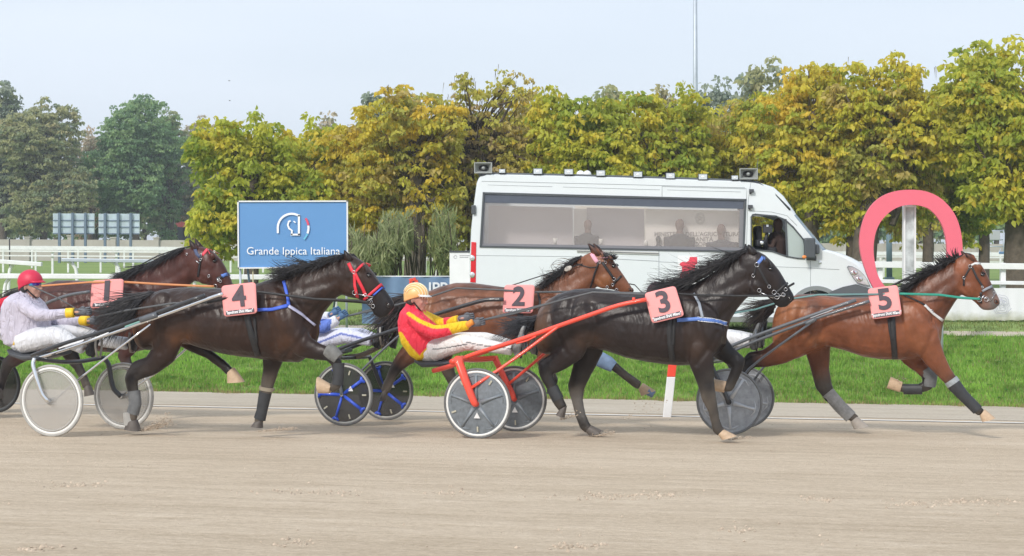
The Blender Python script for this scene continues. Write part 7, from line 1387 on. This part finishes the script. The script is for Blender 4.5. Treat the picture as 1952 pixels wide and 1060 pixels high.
def driver(D):
    q = D['q']; b = U(D['base'], 700, q); b.z = zxy(b.x, b.y)+.45; t = thing('person', D['label'], 'person', b, 'sulky drivers')
    skin = D.get('skin', (.52, .29, .22)); mb = MB(); p, k, fx, uz = face(mb, q, *D['head'], skin)
    rings = []
    for (xt, yt, xb, yb, w_) in [s_[:5] for s_ in D['torso']]:
        T, B = U(xt, yt, q), U(xb, yb, q); rings.append(ring((T+B)/2, (T-B)*.5*.86, NQ*(w_*.88), 18, 2.3))
    mb.loft(rings, [skin]*len(rings))
    for nm in ('armn', 'armf', 'legn', 'legf'): climb(mb, [s[:4] for s in D[nm]], q, skin, grow=-.014)
    for w_ in ('handn', 'handf'):
        a_, g_, o_ = D[w_]; A, G = U(*a_, q+o_), U(*g_, q+o_); d = (G-A); mb.tube([A-d*.1, A+d*.4, A+d*.75], [.024, .03, .024], 8, skin)
    me = remesh(mb, .009, 2, .5); shift_mesh(me, b); link('body', me, BODYM, t)
    # eyes
    for sd in (-1, 1):
        mb = MB(); mb.ell(p(.077, .0, sd*.033), fx*.012*k, NQ*.011*k, uz*.008*k); obj('eye', mb, EYE, t)
    # jacket
    mb = MB(); rings = []; cs = []
    for st in D['torso']:
        T, B = U(st[0], st[1], q), U(st[2], st[3], q); rings.append(ring((T+B)/2, (T-B)*.5, NQ*st[4], 20, 2.3)); cs.append(st[5] if len(st) > 5 else D['jc'])
    r2 = []; c2 = []
    for i in range(len(rings)-1):
        for j in range(4):
            f = j/4; r2.append([rings[i][m].lerp(rings[i+1][m], f) for m in range(20)]); c2.append(cs[i] if f < .5 else cs[i+1])
    r2.append(rings[-1]); c2.append(cs[-1]); mb.loft(r2, c2)
    for nm in ('armn', 'armf'): climb(mb, D[nm], q, D['jc'])
    climb(mb, [(x, y, r_, 0) for (x, y, r_) in D['collar']], q, D.get('cc', D['jc']))
    me = remesh(mb, .0105, 4, .5); paint = D.get('paint')
    if paint: paint(me)
    shift_mesh(me, b); link('jacket', me, FAB, t)
    mb = MB()
    for nm in ('legn', 'legf'): climb(mb, D[nm], q, D['pc'], n=16)
    T, B = D['hip']; hpx = U(*T, q); mb.ell(hpx, TD*.15, NQ*.185, Vector((0, 0, .12)), D['pc'])
    me = remesh(mb, .011, 4, .5)
    if D.get('paintp'): D['paintp'](me)
    shift_mesh(me, b); link('trousers', me, PANTS, t)
    for w_, gm in (('handn', D['glove']), ('handf', D['glove'])): hand(q, D[w_][0], D[w_][1], D[w_][2], gm, t, 1)
    for s_ in ('shoen', 'shoef'): shoe(q, *D[s_], D['shoemat'], t)
    for (st, mt, nm) in D.get('extra', []):
        mb = MB(); climb(mb, st, q, (1, 1, 1)); obj(nm, mb, mt, t)
    # helmet
    hm = MB(); c = p(-.008, .022); rx, ry, rz = .128*k, .1*k, .118*k; rings = []; n = 26
    for j in range(12):
        ph = math.pi*.5*j/11*1.0; z = math.cos(ph+.0); sr = math.sin(ph)
        rings.append([c+fx*(rx*sr*math.cos(2*math.pi*i/n))+NQ*(ry*sr*math.sin(2*math.pi*i/n))+uz*(rz*z) for i in range(n)])
    # the back and sides of the shell come down lower than the brow
    for j in range(1, 5):
        rings.append([c+fx*(rx*(1-.02*j)*math.cos(2*math.pi*i/n))+NQ*(ry*(1-.015*j)*math.sin(2*math.pi*i/n))-uz*(.021*k*j*(.5-.5*math.cos(2*math.pi*i/n))**1.2*1.0) for i in range(n)])
    hm.loft(rings, [D['helmc']]*len(rings), cap=False)
    ho = obj('helmet', hm, D['helmmat'], t); solid(ho, .008, -1)
    vm = MB(); A = []; B = []
    for j in range(9):
        a = (j-4)/4*1.15; A.append(c+fx*(rx*.97*math.cos(a))+NQ*(ry*.97*math.sin(a))+uz*(.008*k)); B.append(c+fx*(rx*.97*math.cos(a)+.042*k*math.cos(a*.8))+NQ*(ry*.99*math.sin(a))+uz*(-.012*k))
    i0 = vm.add(A); i1 = vm.add(B)
    for j in range(8): vm.f.append((i0+j, i0+j+1, i1+j+1, i1+j))
    vo = obj('visor', vm, D['visormat'], ho, fix=False); solid(vo, .006)
    if D.get('stripes'):
        for (z0, r_) in D['stripes']:
            sm = MB(); pts_ = []
            for j in range(15):
                a = -math.pi*.1+(math.pi*1.02)*j/14; zz = z0; rr_ = math.sqrt(max(0, 1-zz*zz)); pts_.append(c+fx*(rx*1.015*rr_*math.cos(a))-NQ*(ry*1.03*zz)+uz*(rz*1.02*rr_*max(math.sin(a), -.35)))
            sm.tube(pts_, r_, 6, flat=.5); obj('helmet_stripe', sm, D['stripemat'], ho)
    sm = MB(); sm.tube([p(-.03, .0, -.08), p(.0, -.05, -.076), p(.04, -.1, -.055), p(.065, -.137, -.02), p(.065, -.137, .02), p(.04, -.1, .055), p(.0, -.05, .076), p(-.03, 0, .08)], .0075*k, 6); obj('chin_strap', sm, BLACK, t)
    sm = MB(); sm.ell(p(-.035, -.035, -.066), fx*.045*k, NQ*.018*k, uz*.05*k); sm.ell(p(-.055, -.06, 0), fx*.045*k, NQ*.064*k, uz*.05*k); obj('hair', sm, D.get('hairmat', BLACK), t)
    if D.get('goggles'):
        sm = MB(); rings = []
        for j in range(11):
            a = (j-5)/5*1.25; cc = c+fx*(.098*k*math.cos(a)+.008*k)+NQ*(.083*k*math.sin(a))-uz*(.022*k); rings.append(ring(cc, uz*.019*k, (fx*math.cos(a)+NQ*math.sin(a))*.006*k, 8, 2.5))
        sm.loft(rings); obj('goggles', sm, D['goggles'], t)
    return t
LIL = (.55, .52, .62); YEL = (.85, .55, .02); WHT = (.66, .67, .71); RD = (.9, .05, .09)
def IRID():
    m = bpy.data.materials.new('iridescent_lens'); m.use_nodes = True; t = m.node_tree; b = t.nodes['Principled BSDF']; g = t.nodes.new('ShaderNodeNewGeometry'); sx = t.nodes.new('ShaderNodeTexNoise'); sx.inputs['Scale'].default_value = 12
    t.links.new(g.outputs['Position'], sx.inputs['Vector']); cr = t.nodes.new('ShaderNodeValToRGB'); e = cr.color_ramp.elements; e[0].position = .4; e[0].color = (.15, .03, .5, 1); e[1].position = .6; e[1].color = (.03, .6, .75, 1); t.links.new(sx.outputs['Fac'], cr.inputs['Fac']); t.links.new(cr.outputs['Color'], b.inputs['Base Color']); b.inputs['Roughness'].default_value = .12; b.inputs['Metallic'].default_value = .4; return m
def tocol(me, f):
    at = me.color_attributes['Col']
    for i, v in enumerate(me.vertices):
        x = CX+v.co.x/v.co.y*F; y = HY-(v.co.z-H)/v.co.y*F; c = f(x, y, v.co)
        if c: at.data[i].color = (*c, 1)
def seglen(x, y, pts_):
    best = 1e9
    for (a, b) in zip(pts_, pts_[1:]):
        dx, dy = b[0]-a[0], b[1]-a[1]; u = max(0, min(1, ((x-a[0])*dx+(y-a[1])*dy)/(dx*dx+dy*dy))); best = min(best, math.hypot(x-a[0]-u*dx, y-a[1]-u*dy))
    return best
driver(dict(q=13.29, base=60, label='driver in a lilac jacket, red helmet and mirrored goggles at the left', head=(59, 541, 19.5, 2), jc=LIL, pc=WHT, hip=((48, 652), 0),
 torso=[(38, 664, 42, 664, .12), (14, 655, 84, 652, .19), (8, 632, 92, 633, .2), (7, 606, 91, 612, .205), (10, 584, 86, 592, .215), (18, 570, 76, 578, .22), (28, 561, 66, 568, .17), (38, 556, 60, 562, .1)],
 collar=[(48, 568, 15), (51, 559, 13), (53, 553, 12)],
 armn=[(44, 578, 15, -.2), (56, 590, 14.5, -.25), (74, 600, 13.5, -.27), (96, 601, 11, -.25), (125, 597, 9, -.2), (133, 596.5, 8.5, -.18)], armf=[(50, 580, 14, .2), (75, 600, 13, .25), (95, 612, 12, .25), (130, 613, 9, .18), (158, 611.5, 8.5, .12)],
 handn=((143, 595), (178, 592), -.17), handf=((166, 612), (192, 611), .11), glove=GLOVE,
 legn=[(42, 652, 23, -.1), (75, 645, 22, -.14), (104, 640, 19, -.18), (120, 644, 17, -.19), (140, 655, 13, -.2), (160, 665, 11.5, -.2)], legf=[(42, 652, 22, .1), (90, 640, 20, .15), (140, 632, 15, .18), (165, 636, 13, .19), (200, 650, 12.5, .2), (242, 655, 12.5, .2)],
 shoen=((168, 668), (176, 680), (186, 638), -.2), shoef=((250, 654), (256, 668), (262, 632), .2), shoemat=SHOEB,
 extra=[([(126, 597, 9.6, -.2), (141, 596, 9.6, -.175)], mat('yellow_cuff', YEL, .5), 'cuff'), ([(155, 611.5, 9.4, .13), (168, 611.5, 9.4, .11)], mat('yellow_cuff'), 'cuff')],
 helmc=(.7, .02, .06), helmmat=mat('red_helmet', (.58, .02, .065), .5, nvar=.08, nscale=30), visormat=mat('red_helmet'), goggles=IRID(),
 paint=lambda me: tocol(me, lambda x, y, co: YEL if (y > 640 and 30 < x-(y-640)*-.35 < 50 and co.dot(NQ) < 13.29) else None)))
def paintB(x, y, co):
    if co.dot(NQ) < 14.9:
        if x > 851+(y-618)*.6 and y < 660: return YEL
        if seglen(x, y, [(779, 598), (800, 612), (826, 623), (856, 622)]) < 3.6: return YEL
        if seglen(x, y, [(762, 640), (776, 662), (796, 684), (812, 684)]) < 7: return YEL
        if seglen(x, y, [(838, 650), (822, 660), (806, 678)]) < 5: return YEL
        if seglen(x, y, [(812, 595), (832, 612)]) < 5: return YEL
        if x > 862 and y < 650: return YEL
    else:
        if x > 812 and x < 845 and y < 620: return YEL
def paintBp(x, y, co):
    if seglen(x, y, [(824, 666), (845, 664), (890, 656)]) < .9 or seglen(x, y, [(888, 652), (915, 658), (976, 665)]) < .9: return (.08, .08, .09)
driver(dict(q=14.75, base=820, label='driver in red and yellow silks with an orange striped helmet, on the red sulky', head=(794, 566, 19, -4), jc=RD, pc=(.76, .75, .74), hip=((822, 672), 0), skin=(.55, .3, .24),
 torso=[(800, 686, 806, 690, .12, YEL), (784, 676, 830, 680, .19), (768, 655, 838, 664, .2), (762, 632, 836, 648, .205), (761, 612, 834, 628, .215), (766, 594, 822, 610, .22), (773, 585, 808, 598, .17), (780, 579, 802, 590, .1)],
 collar=[(787, 592, 15), (785, 584, 13), (786, 578, 12)], cc=RD,
 armn=[(787, 603, 15.5, -.2), (804, 622, 15, -.25), (826, 634, 13.5, -.27), (850, 629, 12, -.25), (880, 622, 10, -.2), (893, 620, 9, -.18)], armf=[(797, 600, 14.5, .2), (822, 612, 14, .25), (842, 618, 12, .25), (862, 613, 9.5, .18), (874, 609, 9, .14)],
 handn=((898, 618), (926, 611), -.17), handf=((878, 607), (906, 603), .12), glove=GLOVE,
 legn=[(824, 670, 21, -.1), (855, 658, 20, -.14), (886, 652, 17, -.18), (905, 654, 15, -.19), (940, 661, 12, -.2), (976, 667, 11, -.2)], legf=[(824, 668, 20, .1), (880, 650, 17, .15), (925, 645, 12, .18), (950, 650, 10.5, .19), (985, 660, 9.5, .2), (1004, 664, 9, .2)],
 shoen=((982, 664), (992, 682), (1002, 622), -.22), shoef=((1014, 662), (1022, 676), (1032, 614), .2), shoemat=mat('shoe_pale', (.24, .24, .235), .8, nvar=.3, nscale=14),
 extra=[([(891, 620, 6, -.21), (901, 613, 5.5, -.22)], mat('orange_wrist', (.85, .3, .04), .5), 'wrist_band')],
 helmc=(.85, .4, .1), helmmat=mat('orange_helmet', (.88, .5, .2), .4, coat=.3, nvar=.08, nscale=5), visormat=mat('visor_white', (.8, .8, .82), .3), stripes=[(-.1, .006), (.15, .008), (.42, .009), (.66, .009), (.84, .008)], stripemat=mat('helmet_cream', (.9, .82, .6), .45), hairmat=mat('dark_hair', (.05, .035, .03), .7),
 paint=lambda me: tocol(me, paintB), paintp=lambda me: tocol(me, paintBp)))
BL = (.12, .2, .6)
def paintC(x, y, co):
    if y > 608 and x < 632-(y-608)*.1 and co.dot(NQ) < 16.3: return BL
    return None
def paintCp(x, y, co):
    if seglen(x, y, [(603, 655), (650, 636), (695, 646)]) < 2: return (.16, .2, .5)
driver(dict(q=16.0, base=600, label='driver in white and blue lying back between horses four and two, head hidden', head=(556, 596, 18, 20), jc=(.7, .72, .8), pc=(.66, .68, .82), hip=((604, 652), 0),
 torso=[(584, 672, 588, 674, .12), (572, 662, 612, 664, .18), (562, 645, 612, 650, .2), (555, 630, 607, 634, .2), (550, 618, 600, 622, .21), (550, 608, 590, 612, .2), (553, 602, 578, 606, .14)],
 collar=[(562, 618, 13), (560, 610, 12), (559, 604, 11)],
 armn=[(575, 612, 13, -.2), (598, 624, 12.5, -.24), (615, 624, 12, -.25), (632, 616, 11, -.22), (643, 608, 9.5, -.2)], armf=[(580, 604, 12, .2), (600, 606, 11, .24), (618, 604, 10, .22), (628, 602, 8, .18)],
 handn=((644, 608), (662, 594), -.18), handf=((630, 600), (650, 588), .16), glove=GLOVEB,
 legn=[(604, 652, 17, -.1), (630, 645, 16.5, -.14), (658, 640, 15, -.18), (680, 644, 13, -.19), (708, 650, 10, -.2)], legf=[(606, 648, 16, .1), (650, 638, 14, .15), (690, 636, 11, .18), (715, 645, 9.5, .19), (742, 652, 9, .2)],
 shoen=((712, 652), (722, 664), (730, 622), -.2), shoef=((745, 652), (752, 664), (758, 630), .2), shoemat=SHOEB, helmc=(.6, .6, .65), helmmat=mat('white_helmet', (.7, .7, .75), .4), visormat=mat('white_helmet'), paint=lambda me: tocol(me, paintC), paintp=lambda me: tocol(me, paintCp)))
driver(dict(q=16.4, base=1330, label='driver in white with a dark maroon helmet, mostly hidden by the black horse', head=(1256, 561, 17.5, 5), jc=(.6, .6, .62), pc=(.74, .74, .76), hip=((1308, 658), 0),
 torso=[(1286, 672, 1292, 674, .12), (1270, 662, 1316, 666, .18), (1256, 642, 1318, 650, .2), (1248, 622, 1312, 632, .2), (1244, 606, 1304, 616, .21), (1244, 592, 1288, 602, .2), (1246, 584, 1270, 592, .13)],
 collar=[(1258, 590, 13), (1257, 582, 12), (1257, 576, 11)],
 armn=[(1268, 600, 13, -.2), (1285, 618, 12.5, -.25), (1310, 622, 11.5, -.26), (1345, 612, 9, -.2), (1362, 606, 8.5, -.18)], armf=[(1272, 598, 13, .2), (1290, 614, 12, .25), (1315, 618, 11, .25), (1350, 610, 9, .18), (1365, 606, 8.5, .15)],
 handn=((1364, 606), (1386, 602), -.17), handf=((1366, 604), (1388, 600), .14), glove=GLOVE,
 legn=[(1308, 656, 18, -.1), (1340, 650, 17.5, -.14), (1372, 646, 17, -.18), (1395, 647, 16, -.19), (1430, 650, 14, -.2)], legf=[(1308, 654, 18, .1), (1345, 646, 16, .15), (1385, 641, 14, .18), (1410, 642, 12, .19), (1440, 648, 11, .2)],
 shoen=((1436, 650), (1441, 668), (1450, 616), -.2), shoef=((1446, 648), (1452, 664), (1461, 612), .2), shoemat=SHOE, helmc=(.1, .03, .04), helmmat=mat('maroon_helmet', (.07, .025, .035), .6), visormat=mat('maroon_helmet')))
driver(dict(q=15.35, base=-80, label='driver in red and purple at the left edge, only an arm and knee in view', head=(-96, 552, 18, 2), jc=(.6, .02, .05), pc=(.6, .6, .64), hip=((-100, 654), 0),
 torso=[(-116, 666, -110, 668, .12), (-134, 655, -84, 658, .18), (-142, 634, -78, 640, .2), (-144, 612, -78, 618, .2), (-140, 592, -82, 598, .21), (-132, 576, -90, 582, .2), (-122, 566, -98, 572, .13)],
 collar=[(-108, 576, 13), (-106, 568, 12), (-104, 562, 11)],
 armn=[(-105, 588, 13, -.2), (-75, 598, 12.5, -.25), (-45, 600, 12.5, -.26), (-15, 588, 12, -.22), (8, 578, 11, -.2), (26, 570, 9, -.18)], armf=[(-100, 586, 13, .2), (-70, 600, 12, .25), (-40, 604, 11, .25), (-5, 590, 10, .18), (20, 578, 9, .15)],
 handn=((28, 569), (52, 562), -.17), handf=((22, 576), (46, 568), .14), glove=BLACK and GLOVE,
 legn=[(-100, 652, 18, -.1), (-65, 640, 17, -.14), (-25, 628, 14, -.18), (-5, 632, 12, -.19), (40, 655, 10, -.2)], legf=[(-100, 650, 18, .1), (-60, 636, 16, .15), (-15, 624, 13, .18), (10, 632, 11, .19), (60, 658, 10, .2)],
 shoen=((44, 656), (52, 668), (58, 628), -.2), shoef=((64, 656), (70, 668), (76, 630), .2), shoemat=SHOEB, helmc=(.1, .03, .04), helmmat=mat('maroon_helmet'), visormat=mat('maroon_helmet')))
# whips held by drivers
def whip(q, pts_, r_, label, mt):
    mb = MB(); w3 = [U(x, y, q+o) for (x, y, o) in pts_]; mb.tube(w3, [r_*(1-.6*i/(len(w3)-1)) for i in range(len(w3))], 6); tag(obj('whip', mb, mt, origin=w3[0]), label, 'whip')
whip(13.29, [(60, 545, -.3), (110, 568, -.3), (152, 592, -.2), (215, 594, -.16)], .008, 'thin grey whip held by the driver in lilac', GREYR)
# dirt thrown up by the hooves
def spray(x, y, q, n, sx, sy, dirx, seed):
    r_ = random.Random(seed); pts_ = []
    for k in range(n):
        f = r_.random(); px = x+dirx*f*sx+r_.gauss(0, sx*.12); py = y-abs(r_.gauss(0, .35))*sy*f-f*sy*.3; p = U(px, py, q+r_.gauss(0, .06)); p.z = max(p.z, zxy(p.x, p.y)+.002); pts_.append((p, r_.choice([.003, .004, .006, .009])))
    return pts_
sp = spray(268, 822, 13.25, 900, 55, 34, 1, 1)+spray(498, 822, 13.4, 520, 60, 9, 1, 2)+spray(1130, 832, 14.85, 260, 40, 14, 1, 3)+spray(1392, 838, 14.7, 160, 40, 8, 1, 4)+spray(1070, 800, 14.7, 120, 30, 22, 1, 5)+spray(1180, 800, 15.2, 90, 80, 60, 1, 6)+spray(1700, 740, 16.6, 110, 26, 40, 1, 7)
clods('kicked_up_dirt', sp, 'sprays of sand kicked up around the landing hooves', 8)
# ---------------------------------------------------------------- thin autumn haze round the whole scene
mb = MB(); mb.abox(-480, 480, -80, 520, -32, 30)
hz = obj('haze', mb, None, smooth=False, origin=(0, 0, 0)); tag(hz, kind='stuff')
hm = bpy.data.materials.new('haze'); hm.use_nodes = True; ht = hm.node_tree; ht.nodes.remove(ht.nodes['Principled BSDF'])
pv = ht.nodes.new('ShaderNodeVolumePrincipled'); pv.inputs['Color'].default_value = (.86, .91, 1, 1); pv.inputs['Density'].default_value = .0011; pv.inputs['Anisotropy'].default_value = .3
ht.links.new(pv.outputs[0], ht.nodes['Material Output'].inputs['Volume']); hz.data.materials.append(hm)
